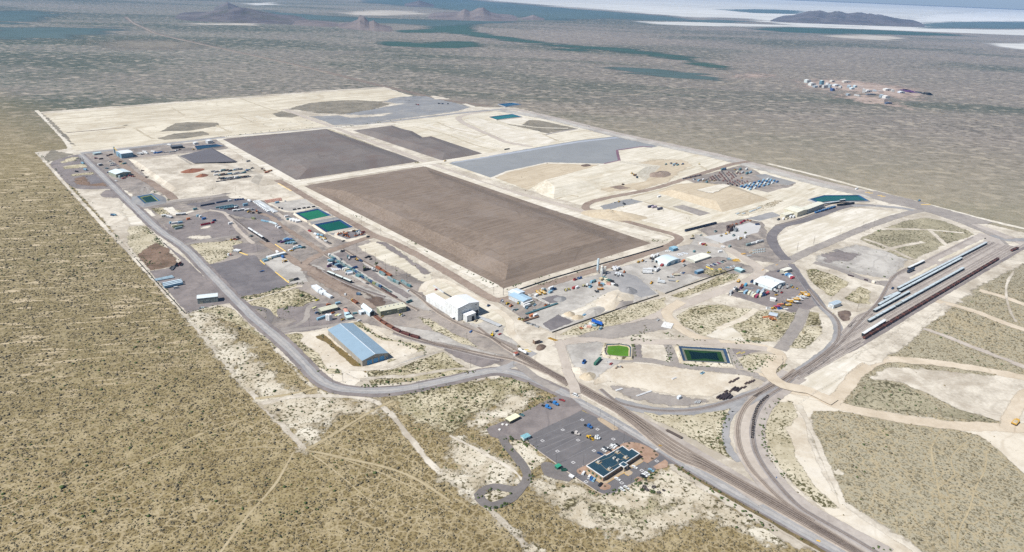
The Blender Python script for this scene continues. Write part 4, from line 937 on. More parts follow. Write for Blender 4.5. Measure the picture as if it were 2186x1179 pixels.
sheet("landscape_island",TERRA,'E2',[(1208,850),(1285,800),(1390,835),(1380,860),(1290,900),(1240,890)],0.6,dens=0.02,jit=0.1)
sheet("landscape_island",TERRA,'E2',[(1580,610),(1810,472),(1870,520),(1860,620),(1650,665)],0.8,dens=0.02,jit=0.1)
sheet("crossing_slab",SLAB,'E2',[(1600,280),(1680,235),(1730,245),(1640,300)],0.8,dens=0,jit=0.1)
for k,(a,b) in enumerate((((560,520),(1190,980)),)):
 strip("kerb_strip",KERB,'D3',[(500,500),(560,548),(640,612),(830,748),(970,850),(1100,932),(1190,988),(1270,995),(1350,968),(1450,908)],0.9,0.3,jit=0)
for a,b in (((520,525),(1010,322)),((700,620),(1180,380)),((880,680),(1120,560)),((600,560),(1050,370)),((760,640),(1250,420)),((640,590),(1100,400))):
 strip("parking_line",LINEG,'D3',[a,b],0.22,0.1,smooth=False,jit=0)
for x,y in ((1022,325),(848,415),(665,512),(985,507),(800,607),(1160,410),(1302,498),(1128,602),(942,708),(1057,882),(1378,892),(1558,780),(1693,695)):
 p=W('D3',x,y)
 for nm,mt,s in (("painted_square",LINEW,1.35),("drain_cover",DGRAV,0.8)):
  LAYER[0]+=1
  me=MB().slab([(-s,-s),(s,-s),(s,s),(-s,s)],0,0.01).mesh(nm,mt);set_edge(me,[1.0]*8)
  struct(obj(nm,me,None,(p[0],p[1],gz(*p)+0.002+0.004*(nm=='drain_cover'))))
for q in ([(1228,845),(1236,852)],):
 strip("stop_line",LINEW,'N',[(1218,838),(1232,834)],0.6,0.1,smooth=False,jit=0)
 # ------------------------------------------------------------------ landfills and heaps
def mound(name,mat,f,base,tops,feather=None,dens=0.0,sub=10,jit=0.6):
 """truncated heap: base outline on the ground, then outlines (pixels, level) going up"""
 rings=[[(*W(f,*q,0.2),0.2) for q in base]]+[[(*W(f,*q,z),z) for q in pts] for pts,z in tops]
 n=len(base);v,fc=[],[]
 for ri,r in enumerate(rings):
  for i in range(n):
   a,b=np.array(r[i]),np.array(r[(i+1)%n])
   for k in range(sub):
    q=a+(b-a)*k/sub
    j=(fbm(q[0]/20+ri*9,q[1]/20)-.5)*2*jit
    v.append((q[0]+j,q[1]-j,q[2]+(j*0.25 if ri else 0)))
 m=n*sub
 for r in range(len(rings)-1):
  for i in range(m):fc.append((r*m+i,r*m+(i+1)%m,(r+1)*m+(i+1)%m,(r+1)*m+i))
 o=(len(rings)-1)*m
 fc+=[tuple(o+i for i in t) for t in tessellate_polygon([[Vector((q[0],q[1],0)) for q in v[o:o+m]]])]
 mb=MB();mb.v,mb.f=v,fc
 me=mb.mesh(name,mat);set_edge(me,[1.0]*len(v))
 ob=struct(obj(name,me))
 raster([q[:2] for q in rings[0]],rings[-1][0][2],dens)
 return ob

mound("capped_landfill",CELLB,'M',[(18,152),(712,40),(2000,478),(1160,736)],
[([(88,160),(726,58),(1895,478),(1172,690)],1.5),([(255,180),(742,78),(1745,455),(1185,603)],11.0),([(520,230),(800,150),(1500,395),(1190,480)],15.0)])
mound("capped_landfill",CELLD,'N',[(474,297),(696,275),(895,345),(632,385)],
[([(482,299),(696,277),(888,345),(636,382)],1.0),([(565,298),(705,283),(836,336),(656,361)],10.0),([(600,300),(705,288),(800,330),(668,346)],12.0)])
mound("capped_landfill",CELLD,'N',[(753,279),(837,268),(857,275),(880,280),(902,293.5),(920,291),(1030,328),(997,334),(944,343)],
[([(790,278),(835,271),(852,278),(872,283),(896,296),(915,294),(985,322),(968,325),(950,326)],8.0)])
mound("grey_landfill",CELLK,'N',[(383,333),(452,316),(508,346),(415,350)],[([(390,333),(452,318),(500,345),(417,348)],3.0)])
mound("dirt_cell",DIRT,'B5',[(930,215),(1500,165),(1660,265),(1960,255),(2320,330),(2480,400),(2420,510),(1960,560),(1430,590)],
[([(1010,225),(1490,180),(1650,280),(1950,275),(2250,340),(2380,400),(2330,470),(1900,520),(1480,545)],4.0)])
mound("clay_heap",CREAM_D,'B2',[(1250,1000),(1900,785),(2100,740),(2500,790),(2350,940),(1900,1010),(1460,1110),(1340,1070)],
[([(1385,925),(1900,790),(2100,755),(2350,800),(2250,870),(1900,905),(1470,1000),(1440,960)],9.0)])
mound("tan_heap",TANM,'B3',[(560,960),(760,875),(1000,860),(1290,890),(1645,1025),(1190,1148),(900,1060)],
[([(700,930),(820,880),(1000,868),(1240,895),(1480,975),(1130,1040),(960,1000)],8.0)])
p3w=sheet("white_clay_top",WHITE_D,'B3',[(930,975),(1190,915),(1270,930),(1090,1008),(1020,1000)],2,z=8.6)
# stock heaps
def heap(f,x,y,r,h,mat,sx=1.0,rz=0.0,label='',cat='heap',name='gravel_heap'):
 p=W(f,x,y);n,rings=20,5
 v,fc=[],[]
 for k in range(rings):
  t=k/(rings-1)
  for i in range(n):
   a=2*math.pi*i/n
   rr=r*(1-t)**0.85*(1+0.28*(fbm(np.array(2+math.cos(a)*1.4+p[0]*.1),np.array(5+math.sin(a)*1.4+p[1]*.1))-.5)*2)
   v.append((math.cos(a)*rr*sx,math.sin(a)*rr,h*(1-(1-t)**1.15)*(1+.12*math.sin(3*a+p[0]))))
 for k in range(rings-1):
  for i in range(n):fc.append((k*n+i,k*n+(i+1)%n,(k+1)*n+(i+1)%n,(k+1)*n+i))
 fc.append(tuple((rings-1)*n+i for i in range(n)))
 mb=MB();mb.v,mb.f=v,fc
 me=mb.mesh(name,mat);set_edge(me,[1.0]*len(v))
 o=obj(name,me,None,(p[0],p[1],gz(*p)-0.05),rz)
 o['category']=cat
 LABELS.append((o,'','','',nat(f,x,y),label,cat))
 return o

heap('C5',1180,352,11,6,BALL_G,1.2,0.3,"grey gravel heap at the far end of the batching yard")
heap('C5',575,418,7,3,BLUEG,1.3,0.2,"small blue grey gravel heap on the dark pad",)
heap('C5',1080,425,18,5,PINKD,2.0,0.25,"large pale sand heap in the middle of the batching yard",name='sand_heap')
heap('C5',1120,455,11,3,ROADM,2.2,0.25,"grey brown heap against the front of the big sand heap",name='sand_heap')
heap('C5',655,552,6,3,TANM,1.2,0,"tan sand heap beyond the corner of the dark gravel pad",name='sand_heap')
heap('C5',730,582,6,2.6,TANM,1.3,0,"flatter tan sand heap beside the dark gravel pad",name='sand_heap')
heap('C5',880,530,9,3,YARD_L,2.2,0.25,"pale grey rubble heap near the long dark fence",name='rubble_heap')
heap('C5',400,852,5,2,DARKB,1.6,0.4,"low dark brown heap by the gatehouse scale",name='soil_heap')
heap('D4',238,470,7,3,DIRT,1.1,0,"pale dirt heap beside the railway crossing",name='soil_heap')
heap('D4',315,525,8,3.6,TANM,1.1,0,"tan dirt heap right of the railway crossing",name='soil_heap')
heap('A4',1500,860,16,4,soil("red_soil",alb(140,92,70),alb(166,116,90),12,5,2),1.5,0.2,"reddish soil heap on the dirt cell",name='soil_heap')
heap('A4',1600,910,9,4,soil("red_soil",alb(140,92,70),alb(166,116,90),12,5,2),1.3,0.2,"smaller reddish soil heap beside the stacked equipment",name='soil_heap')
heap('M',1780,320,26,8,TANM,2.0,-0.9,"tan soil heap outside the haul road bend",name='soil_heap')
heap('B3',575,785,18,6,BROWNR,1.8,0.1,"brown soil heap on the eastern clay ground",name='soil_heap')
heap('B2',1775,787,8,2,DARKB,1.6,0.1,"dark heap on the tan ground by the grey liner",name='soil_heap')
for k,(x,y,lab) in enumerate(((1900,140,"grey spoil heap farthest left at the back of the site"),(1990,135,"grey spoil heap at the back edge of the site"),(1950,172,"low grey spoil heap in front of the other spoil"))):
 heap('B1',x,y,22,5,BLUEG,2.2,0.1,lab,name='spoil_heap')
for k,(x,y,lab) in enumerate(((1500,700,"dark steel scrap heap in the middle of the lay down ground"),)):
 pass

 # ------------------------------------------------------------------ ponds
def water_mat(name,rgb,rim=None):
 m,nt=nodes(name)
 pos=N(nt,"ShaderNodeNewGeometry").outputs["Position"]
 n1=noise(nt,pos,1/18.0,3.0,0.6);n2=noise(nt,pos,1/1.4,2.0)
 c=np.array(alb(*rgb)[:3])
 col=mixc(nt,mr(nt,n1,0.35,0.68),tuple(c)+(1,),tuple(c*0.78)+(1,))
 p=N(nt,"ShaderNodeBsdfPrincipled");p.inputs["Roughness"].default_value=0.12;p.inputs["IOR"].default_value=1.33
 b=N(nt,"ShaderNodeBump");b.inputs["Strength"].default_value=0.15;b.inputs["Distance"].default_value=0.05
 nt.links.new(n2,b.inputs["Height"]);nt.links.new(b.outputs[0],p.inputs["Normal"])
 p.inputs["Specular IOR Level"].default_value=0.2
 nt.links.new(col,p.inputs["Base Color"])
 o=N(nt,"ShaderNodeOutputMaterial");nt.links.new(p.outputs[0],o.inputs[0])
 return m

def pond(f,rim,water,lcol,wcol,bank,ledge=None,ledge_col=None,smooth=False,shallow=None,zr=2.4,zw=0.9,bankw=4.0):
 r=resample([W(f,*q,zr) for q in rim],6,True,smooth)
 w=resample([W(f,*q,zw) for q in water],6,True,smooth)
 n=64
 def even(p):
  q=np.vstack([p,p[:1]]);s=np.concatenate([[0],np.cumsum(np.hypot(*np.diff(q,axis=0).T))]);t=np.linspace(0,s[-1],n+1)[:-1]
  return np.column_stack([np.interp(t,s,q[:,0]),np.interp(t,s,q[:,1])])
 if smooth:r=even(r);w=even(w)
 else:
  n=len(rim)*12
  lerp=lambda pts,z:np.array([np.array(W(f,*pts[i],z))*(1-k/12)+np.array(W(f,*pts[(i+1)%len(pts)],z))*k/12 for i in range(len(pts)) for k in range(12)])
  r,w=lerp(rim,zr),lerp(water,zw)
 c=r.mean(0);out=r+(r-c)/np.hypot(*(r-c).T)[:,None]*bankw
 crest=r+(r-c)/np.hypot(*(r-c).T)[:,None]*1.2
 mb=MB();mb.v=[(a[0],a[1],0.0) for a in out]+[(a[0],a[1],zr) for a in crest]+[(a[0],a[1],zr-.05) for a in r]
 mb.f=[(q*n+i,q*n+(i+1)%n,(q+1)*n+(i+1)%n,(q+1)*n+i) for q in range(2) for i in range(n)]
 me=mb.mesh("pond_bank",bank);set_edge(me,[1.0]*len(mb.v));struct(obj("pond_bank",me))
 rings=[(r,zr+.02)]
 if ledge:mid=r+(w-r)*ledge;rings.append((mid,zr+.02+(zw-zr)*ledge))
 inner=w+(c-w)/np.hypot(*(c-w).T)[:,None]*2.0
 for nm,a,b,mt in ([("pond_liner",(r,zr+.02),(inner,zw-.6),lcol)] if not ledge else [("pond_liner",(r,zr+.02),rings[1],lcol),("pond_ledge",rings[1],(inner,zw-.6),ledge_col)]):
  mb=MB();mb.v=[(q[0],q[1],a[1]) for q in a[0]]+[(q[0],q[1],b[1]) for q in b[0]]
  mb.f=[(i,(i+1)%n,n+(i+1)%n,n+i) for i in range(n)]
  struct(obj(nm,mb.mesh(nm,paint(mt,0.45,0.4))))
 mb=MB();mb.v=[(q[0],q[1],zw) for q in w+(c-w)*-0.002]
 mb.f=[tuple(t) for t in tessellate_polygon([[Vector(q) for q in mb.v]])]
 struct(obj("pond_water",mb.mesh("pond_water",water_mat("pond_water",wcol))))
 if shallow:
  inn=w+(c-w)/np.hypot(*(c-w).T)[:,None]*5.0
  for a,b_,nm,zz in ((w,inn,"pond_shallows",zw+.02),):
   mb=MB();mb.v=[(q[0],q[1],zz) for q in a]+[(q[0],q[1],zz) for q in b_]
   mb.f=[(i,(i+1)%n,n+(i+1)%n,n+i) for i in range(n)]
   struct(obj(nm,mb.mesh(nm,water_mat("pond_shallows",shallow))))
 raster(out,zr,0.0)

pond('D4',[(485,228),(600,226),(688,240),(706,260),(700,345),(600,340),(480,325),(468,300)],[(492,248),(600,240),(672,252),(688,270),(684,340),(600,338),(500,326),(482,300)],(0.05,0.08,0.12),(96,142,40),DIRT_N,0.62,(0.50,0.42,0.26))
pond('D4',[(1130,248),(1555,272),(1598,404),(1172,380)],[(1178,280),(1510,300),(1545,390),(1212,376)],(0.035,0.065,0.12),(14,40,42),DIRT_N,0.55,(0.22,0.22,0.16),shallow=(44,76,34))
pond('C2',[(295,232),(500,190),(622,252),(405,298)],[(328,238),(505,202),(590,256),(420,294)],(0.015,0.06,0.14),(38,128,88),PINKD,zr=2.2,zw=.7)
pond('C2',[(465,332),(700,288),(818,358),(572,404)],[(502,342),(692,302),(782,358),(600,398)],(0.015,0.05,0.13),(14,96,76),PINKD,zr=2.2,zw=.7)
pond('B5',[(1030,640),(1200,612),(1300,690),(1120,722)],[(1085,655),(1195,632),(1262,692),(1140,706)],(0.04,0.11,0.20),(24,66,54),BLUEG,0.6,(0.22,0.24,0.07),zr=2.2,zw=.7,bankw=14)
pond('B2',[(832,316),(1060,288),(1150,314),(910,344)],[(850,318),(1060,294),(1125,314),(915,342)],(0.02,0.09,0.20),(0,118,112),DIRT,zr=2.2,zw=1)
pond('B2',[(925,192),(1060,180),(1140,194),(995,216)],[(940,195),(1060,184),(1120,195),(1000,212)],(0.02,0.10,0.22),(0,84,118),BLUEG,zr=2.2,zw=1)
pond('B4',[(345,256),(470,224),(760,222),(845,270),(520,274),(415,286)],[(385,254),(480,230),(752,228),(815,266),(520,270),(430,282)],(0.02,0.08,0.17),(20,100,92),BALL_G,zr=2.2,zw=.8)
pond('B5',[(1690,62),(1940,42),(2020,62),(1720,104)],[(1700,68),(1935,48),(2005,64),(1725,100)],(0.02,0.06,0.14),(10,62,84),YARD,zr=2.0,zw=1.0)
# ------------------------------------------------------------------ railway tracks
RAILM=paint((0.17,0.13,0.11),0.4,0.5)
SLEEP=paint((0.30,0.25,0.21),0.9,0.1)
SLEEP_L=paint((0.38,0.34,0.31),0.9,0.1)
BED=soil("track_bed",alb(164,151,137),alb(190,177,163),30,6,1.5)
BED_G=soil("grey_track_bed",alb(144,137,133),alb(168,161,156),30,6,1.5)

def track(world,bed=BED,sleepers=True,slm=None,bedw=3.6):
 """bed, sleepers and two rails under one Empty"""
 p=resample(world,3.0,False,True)
 t=np.gradient(p,axis=0);t/=np.hypot(*t.T)[:,None];nr=np.column_stack([-t[:,1],t[:,0]])
 root=bpy.data.objects.new("railway_track",None);COL.objects.link(root);struct(root)
 zs=np.array([gz(*q) for q in p]);z0=float(np.percentile(zs,90)) if len(zs) else 0.2
 n=len(p);v,e=[],[]
 for off,ed,zz in ((-bedw/2-.7,1,0.02),(-bedw/2,1,.28),(bedw/2,1,.28),(bedw/2+.7,1,0.02)):
  q=p+nr*off;v+=[(a[0],a[1],z0+zz) for a in q];e+=[ed]*n
 fc=[(r*n+i,(r+1)*n+i,(r+1)*n+i+1,r*n+i+1)[::-1] for r in range(3) for i in range(n-1)]
 me=bpy.data.meshes.new("ballast");me.from_pydata(v,[],fc);me.update();set_edge(me,e);me.materials.append(bed)
 obj("ballast",me,root)
 for s in (-1,1):
  v,fc=[],[]
  for i in range(n):
   for dx,dz in ((-.07,.40),(-.07,.58),(.07,.58),(.07,.40)):
    q=p[i]+nr[i]*(s*.72+dx);v.append((q[0],q[1],z0+dz))
  for i in range(n-1):
   for k in range(3):fc.append((i*4+k,i*4+k+1,i*4+5+k,i*4+4+k))
  me=bpy.data.meshes.new("rail");me.from_pydata(v,[],fc);me.update();me.materials.append(RAILM);obj("rail",me,root)
 if sleepers:
  q=resample(world,0.75,False,True);tt=np.gradient(q,axis=0);tt/=np.hypot(*tt.T)[:,None];nn=np.column_stack([-tt[:,1],tt[:,0]])
  v,fc=[],[]
  for i in range(len(q)):
   b=len(v)
   for z in (.28,.42):
    for a,c in ((-1,-1),(1,-1),(1,1),(-1,1)):
     w=q[i]+nn[i]*a*1.3+tt[i]*c*.13;v.append((w[0],w[1],z0+z))
   fc+=[(b+4,b+5,b+6,b+7)]+[(b+k,b+(k+1)%4,b+4+(k+1)%4,b+4+k) for k in range(4)]
  me=bpy.data.meshes.new("sleepers");me.from_pydata(v,[],fc);me.update();me.materials.append(slm or SLEEP)
  o=obj("sleepers",me,root);o['kind']='stuff'
 LABELS and None
 return root

def tw(f,pts):return np.array([W(f,*q) for q in pts])

up=[nat('D4',-330,300),nat('D4',110,545),nat('D4',205,575),nat('D4',420,693),nat('D4',640,812),(1440,943),nat('D5',0,626),nat('D5',500,908),nat('D5',1000,1215)]
dn=[nat('D4',-330,345),nat('D4',100,572),nat('D4',215,645),nat('D4',405,752),nat('D4',620,878),(1428,970),nat('D5',0,684),nat('D5',480,955),nat('D5',900,1195)]
up,dn=np.array(up),np.array(dn)
for k in (0.05,.28,.5,.73,.96):
 track(np.array([U(*(up[i]*(1-k)+dn[i]*k)) for i in range(len(up))]))
 # the curve, the throat and the loop
CURVE_O=[(520,30),(430,100),(340,150),(280,190),(210,260),(175,330),(160,400),(165,480),(190,560),(240,650),(310,730),(420,840),(520,915),(640,985)]
CURVE_I=[(560,40),(440,140),(345,205),(285,290),(255,390),(258,480),(280,560),(330,650),(400,740),(470,820),(560,905),(700,990),(860,1080),(1060,1200)]
track(tw('D5',CURVE_O),BED);track(tw('D5',CURVE_I),BED_G)
track(tw('D4',[(430,640),(560,745),(700,792),(950,832),(1250,828),(1500,775),(1853,650),(2000,560)]),BED_G)
track(tw('D1',[(1130,215),(1235,345),(1340,440),(1368,530),(1345,630),(1200,760),(1000,890),(860,975),(700,1060)]),BED_G)
# rail yard, straight tracks along the trains
YR={}
for key,(a,b) in dict(r1=((0,1085),(235,938)),r2=((10,1110),(1425,272)),r3=((60,935),(1060,375)),r4=((120,828),(490,625)),r5=((170,765),(390,640)),r6=((225,700),(380,635)),r7=((370,592),(1300,108)),r8=((385,622),(1040,270)),r9=((480,378),(645,300)),r10=((470,415),(545,382))).items():
 A,B=W('E5',*a),W('E5',*b);YR[key]=(A,B)
XE=W('E5',1400,60)[0]
for key in ('r2','r3','r4','r5','r7','r8','r9'):
 A,B=YR[key];y=(A[1]+B[1])/2
 x0=A[0]-25
 yj=W('D2',170,1010)
 x1=1290 if key=='r2' else min(XE+(y-YR['r2'][0][1])*0.2,1235)
 track(np.array([(x0-60,y+(YR['r2'][0][1]+6-y)*0.25),(x0-25,y+1),(x0,y),(x0+40,y),((x0+x1)/2,y),(x1-40,y),(x1,y)]),BALL,slm=SLEEP_L)
yr1=YR['r1'][0][1]
track(np.array([(YR['r1'][0][0]-40,yr1-2),(YR['r1'][0][0],yr1+.0),(YR['r1'][0][0]+200,yr1),(YR['r1'][0][0]+420,yr1)]),BALL,slm=SLEEP_L)
for dy in (1,2,3):
 y=YR['r3'][0][1]*(1-dy/4)+YR['r2'][0][1]*dy/4
 track(np.array([(YR['r3'][0][0]+30,y),(1000,y),(1150,y),(1240,y)]),BALL,slm=SLEEP_L)
track(tw('D2',[(-150,1260),(0,1160),(90,1085),(180,1005),(260,915),(370,795),(470,690),(530,590),(560,530),(620,465),(700,420)]),BED_G)
for q in ([(-120,1235),(40,1120),(150,1030),(300,930),(400,860)],[(-90,1250),(60,1140),(200,1040),(330,970)],[(-160,1290),(20,1190),(160,1110),(345,1005)],[(180,1005),(330,880),(440,780)]):
 track(tw('D2',q),BALL,slm=SLEEP_L)
 # tracks serving the buildings
track(tw('C4',[(1560,1085),(1400,985),(1250,885),(1130,810),(900,690),(640,585),(440,480),(330,400),(240,320),(60,190),(-160,30)]),BED)
track(tw('C4',[(1560,1110),(1400,1010),(1250,910),(1100,830),(960,740),(760,590)]),BED)
track(tw('C3',[(630,172),(700,225),(830,318),(960,408),(1100,478),(1260,530),(1400,575),(1560,620)]),BED)
track(tw('C4',[(230,690),(420,745),(640,790),(900,845),(1080,880),(1200,925),(1400,1010)]),BED)
track(tw('C4',[(0,640),(240,715),(560,790),(800,850),(960,880)]),BED_G)
track(tw('E4',[(30,130),(300,305),(620,515),(900,690),(1150,850),(1400,985),(1750,1179),(2000,1310)]),BED)
track(tw('E4',[(420,20),(700,190),(1000,365),(1300,555),(1600,730),(1900,900),(2100,1010)]),BED)
track(tw('E4',[(0,475),(200,590),(400,690),(600,780),(900,900),(1300,1030)]),BED_G)
track(tw('C1',[(880,255),(960,310),(1050,380),(1130,435),(1225,495)]),BED_G)
track(tw('B4',[(60,480),(250,430),(400,378),(560,325),(640,305),(720,300),(900,312)]),BED_G)
track(tw('B4',[(455,318),(520,298),(600,288),(680,288)]),BED_G)

# dirt crossings over the rails
for q,mt in (([(620,735),(720,800),(815,880),(870,945),(960,985),(1100,1010)],HAUL),):
 strip("haul_crossing",mt,'D1',[(860,735),(870,770),(830,820),(812,870),(850,925),(920,968),(1000,990),(1120,1015),(1220,1060),(1330,1110)],14,3,zadd=.75)
strip("level_crossing",ROADP,'D4',[(120,460),(150,530),(185,600),(205,680)],9.5,1,zadd=.72)
# ------------------------------------------------------------------ buildings
def frame3(f,A,B,C,z=0.0,snap=None):
 """corner, width, depth and heading of a building from three corners in pixels (C may be a depth in metres)"""
 a,b=W(f,*A,z),W(f,*B,z)
 d=b-a;w=np.hypot(*d);ang=math.atan2(d[1],d[0])
 if snap is not None:ang=math.radians(snap)
 if isinstance(C,(int,float)):dep=C
 else:
  c=W(f,*C,z)-a
  dep=abs(-math.sin(ang)*c[0]+math.cos(ang)*c[1])
 return a,w,dep,ang

def building(name,label,f,A,B,C,eave,ridge,wall,roof,z=0.0,snap=None,axis='y',cat='building',doors=(),windows=(),panels=(0,0),arch=False,vents=0,over=0.35,ridgecol=None,walls=('f','l'),zbase=None,base_col=None):
 a,w,d,ang=frame3(f,A,B,C,z,snap)
 cx,cy=a[0]+math.cos(ang)*w/2-math.sin(ang)*d/2,a[1]+math.sin(ang)*w/2+math.cos(ang)*d/2
 zb=min(gz(*a),gz(cx,cy)) if zbase is None else zbase
 t=thing(name,cat,(a[0],a[1],zb),ang,label=label,px=nat(f,*A))
 rm=ridge-eave
 wm=paint(wall,0.6,0.3);mb=MB()
 # walls: front and back follow the gable when the ridge runs back
 if axis=='y':
  if arch:prof=[(0,0),(w,0)]+[(w/2+w/2*math.cos(q),eave+rm*math.sin(q)) for q in np.linspace(0,math.pi,11)]
  else:prof=[(0,0),(w,0),(w,eave),(w/2,ridge-.05),(0,eave)]
  mb.prism(prof,0,d)
 else:
  if arch:prof=[(0,0),(d,0)]+[(d/2+d/2*math.cos(q),eave+rm*math.sin(q)) for q in np.linspace(0,math.pi,11)]
  else:prof=[(0,0),(d,0),(d,eave),(d/2,ridge-.05),(0,eave)]
  mb.prism(prof,0,w);mb.v=[(q[1],q[0],q[2]) for q in mb.v]
 obj("wall",mb.mesh("wall",wm),t)
 rp=ribbed(roof,ang+(math.pi/2 if axis=='y' else 0),1.1)
 th=0.18
 span,run=(w,d) if axis=='y' else (d,w)
 if arch:
  qs=np.linspace(0,math.pi,11)
  for s in range(10):
   m2=MB();k=[]
   for q in (qs[s],qs[s+1]):
    k.append((span/2+(span/2+.2)*math.cos(q),eave+(rm+.02)*math.sin(q)))
   m2 .prism([k[0],k[1],(k[1][0],k[1][1]+th),(k[0][0],k[0][1]+th)],-over,run+over)
   if axis!='y':m2 .v=[(q[1],q[0],q[2]) for q in m2 .v]
   obj("roof_panel",m2 .mesh("roof_panel",rp),t)
 elif rm<0.05:
  m2=MB().box((w/2,d/2,eave),(w+.4,d+.4,.25));obj("roof",m2 .mesh("roof",rp),t)
 else:
  sl=rm/(span/2)
  for s in (0,1):
   x0,x1=(-over,span/2) if s==0 else (span+over,span/2)
   z0=eave-over*sl
   m2=MB().prism([(x0,z0+.03),(x1,ridge+.03),(x1,ridge+.03+th),(x0,z0+.03+th)],-over,run+over)
   if axis!='y':m2 .v=[(q[1],q[0],q[2]) for q in m2 .v]
   obj("roof_slope",m2 .mesh("roof_slope",rp),t)
  m2=MB().box((span/2,run/2,ridge+.16),(0.9,run+2*over,.14),tx=.3)
  if axis!='y':m2 .v=[(q[1],q[0],q[2]) for q in m2 .v]
  obj("ridge_cap",m2 .mesh("ridge_cap",paint(ridgecol or tuple(min(.8,q*1.15) for q in roof),.5)),t)
  # cladding sheets standing off the front and left walls
 pm=ribbed(wall,ang,0.9)
 if panels[1]:
  n=panels[1]
  shared=MB().box((0,0,.15),(.08,d/n-.28,eave-.35)).mesh("wall_panel",paint(wall,.55,.3))
  for i in range(n):obj("wall_panel",shared,t,(-.04,d*(i+.5)/n,0))
 if panels[0]:
  n=panels[0]
  shared=MB().box((0,0,.15),(w/n-.28,.08,eave-.35)).mesh("wall_panel",paint(wall,.55,.3))
  for i in range(n):obj("wall_panel",shared,t,(w*(i+.5)/n,-.04,0))
 for side,fr,dw,dh,col,nm in doors:
  q=MB()
  if side=='f':q.box((w*fr,-.12,.02),(dw,.14,dh))
  elif side=='b':q.box((w*fr,d+.12,.02),(dw,.14,dh))
  elif side=='l':q.box((-.12,d*fr,.02),(.14,dw,dh))
  else:q.box((w+.12,d*fr,.02),(.14,dw,dh))
  o=obj(nm,q.mesh(nm,paint(col,.5)),t)
  if dh>3:
   q2=MB()
   fx=(w*fr,-.2) if side=='f' else ((-.2,d*fr) if side=='l' else ((w+.2,d*fr) if side=='r' else (w*fr,d+.2)))
   q2 .box((fx[0],fx[1],dh),(dw+.5,.3,.3) if side in 'fb' else (.3,dw+.5,.3));obj("door_frame",q2 .mesh("door_frame",paint(tuple(min(.8,k*1.2) for k in wall),.5)),o)
 for side,fr,zz,dw,dh in windows:
  q=MB()
  if side=='f':q.box((w*fr,-.1,zz),(dw,.12,dh))
  elif side=='r':q.box((w+.1,d*fr,zz),(.12,dw,dh))
  else:q.box((-.1,d*fr,zz),(.12,dw,dh))
  obj("window",q.mesh("window",paint(GLASS,.15,.5)),t)
 for i in range(vents):
  fr=(i+.5)/vents
  if axis=='x':loc=(w*fr,d*.5,ridge-.1)
  else:loc=(w*.5,d*fr,ridge-.1)
  obj("roof_vent",MB().box((0,0,0),(1.4,1.0,.9)).cyl((0,0,.9),(0,0,1.3),.5).mesh("roof_vent",paint(LGREY,.4)),t,loc)
 return t,w,d

WB=(0.72,0.74,0.73)
# grey warehouse
zt=hgt((840,1055),(835,965),'E3')
building("warehouse","long grey blue metal warehouse with three blue roller doors by the road bend",'E3',(840,1055),(1245,930),(235,580),zt,zt+3.2,(0.34,0.315,0.27),(0.25,0.345,0.42),ridgecol=(.55,.6,.64),panels=(0,10),
doors=[('f',.27,5.2,5.0,(0.06,0.28,0.55),'roller_door'),('f',.51,5.2,5.0,(0.06,0.28,0.55),'roller_door'),('f',.75,5.2,5.0,(0.06,0.28,0.55),'roller_door'),('f',.95,1.4,2.4,(0.1,0.25,0.4),'door')],
windows=[],cat='warehouse')
# white containment building in three joined blocks
zr=15.5
_A,_B,_C=W('E1',655,748,zr),W('E1',1035,632,zr),W('E1',415,612,zr)
a0=math.atan2(*((_B-_A)[::-1]));w0=np.hypot(*(_B-_A));d0=np.hypot(*(_C-_A))
t=thing("containment_building",'building',(_A[0],_A[1],gz(*_A)-.05),a0,label="tall white metal building in three joined blocks, two stepped lower wings",px=nat('E1',655,850))
wm,rf=paint((0.70,0.715,0.70),.55,.3),ribbed((0.80,0.81,0.82),a0+math.pi/2,1.2)
obj("wall",MB().prism([(0,0),(w0,0),(w0,zr),(w0/2,zr+2.4),(0,zr)],0,d0).mesh("wall",wm),t)
for s in (0,1):
 x0,x1=(-.4,w0/2) if s==0 else (w0+.4,w0/2)
 obj("roof_slope",MB().prism([(x0,zr-.05),(x1,zr+2.45),(x1,zr+2.7),(x0,zr+.2)],-.4,d0+.4).mesh("roof_slope",rf),t)
ze=hgt((815,1000),(818,886),'E1')
e0,e1,e2=W('E1',815,1000),W('E1',968,948),W('E1',655,905)
loc=lambda p:np.array([math.cos(a0)*(p-_A)[0]+math.sin(a0)*(p-_A)[1],-math.sin(a0)*(p-_A)[0]+math.cos(a0)*(p-_A)[1]])
l0,l1=loc(e0),loc(e1)
ew,ed=l1[0]-l0[0],-l0[1]
obj("annex_wall",MB().prism([(0,0),(ew,0),(ew,ze+.8),(0,ze)],l0[1],-.02).mesh("annex_wall",wm),t,(l0[0]+0.02,0,0))
obj("annex_roof",MB().prism([(-.3,ze+.02),(ew+.3,ze+.84),(ew+.3,ze+1.05),(-.3,ze+.24)],l0[1]-.3,-.05).mesh("annex_roof",rf),t,(l0[0]+0.02,0,0))
o=obj("annex_door",MB().box((ew*.70,l0[1]-.1,0),(ew*.30,.2,ze*.72)).mesh("annex_door",paint(BLACK,.7)),t,(l0[0],0,0))
obj("annex_side_door",MB().box((ew*.2,l0[1]-.1,0),(1.3,.2,2.3)).mesh("annex_side_door",paint(STEEL,.6)),t,(l0[0],0,0))
obj("main_door",MB().box((w0*.89,-.12,0),(w0*.16,.2,zr*.40)).mesh("main_door",paint(BLACK,.7)),t)
zb=hgt((150,598),(160,497),'E1')
b0=loc(W('E1',160,497,zb));b1=loc(W('E1',285,440,zb))
bw=max(8.0,w0*.36);bd=b0[1]-d0
obj("rear_wall",MB().prism([(0,0),(bw,0),(bw,zb+.5),(0,zb)],d0+.05,d0+bd).mesh("rear_wall",wm),t,(0.03,0,0))
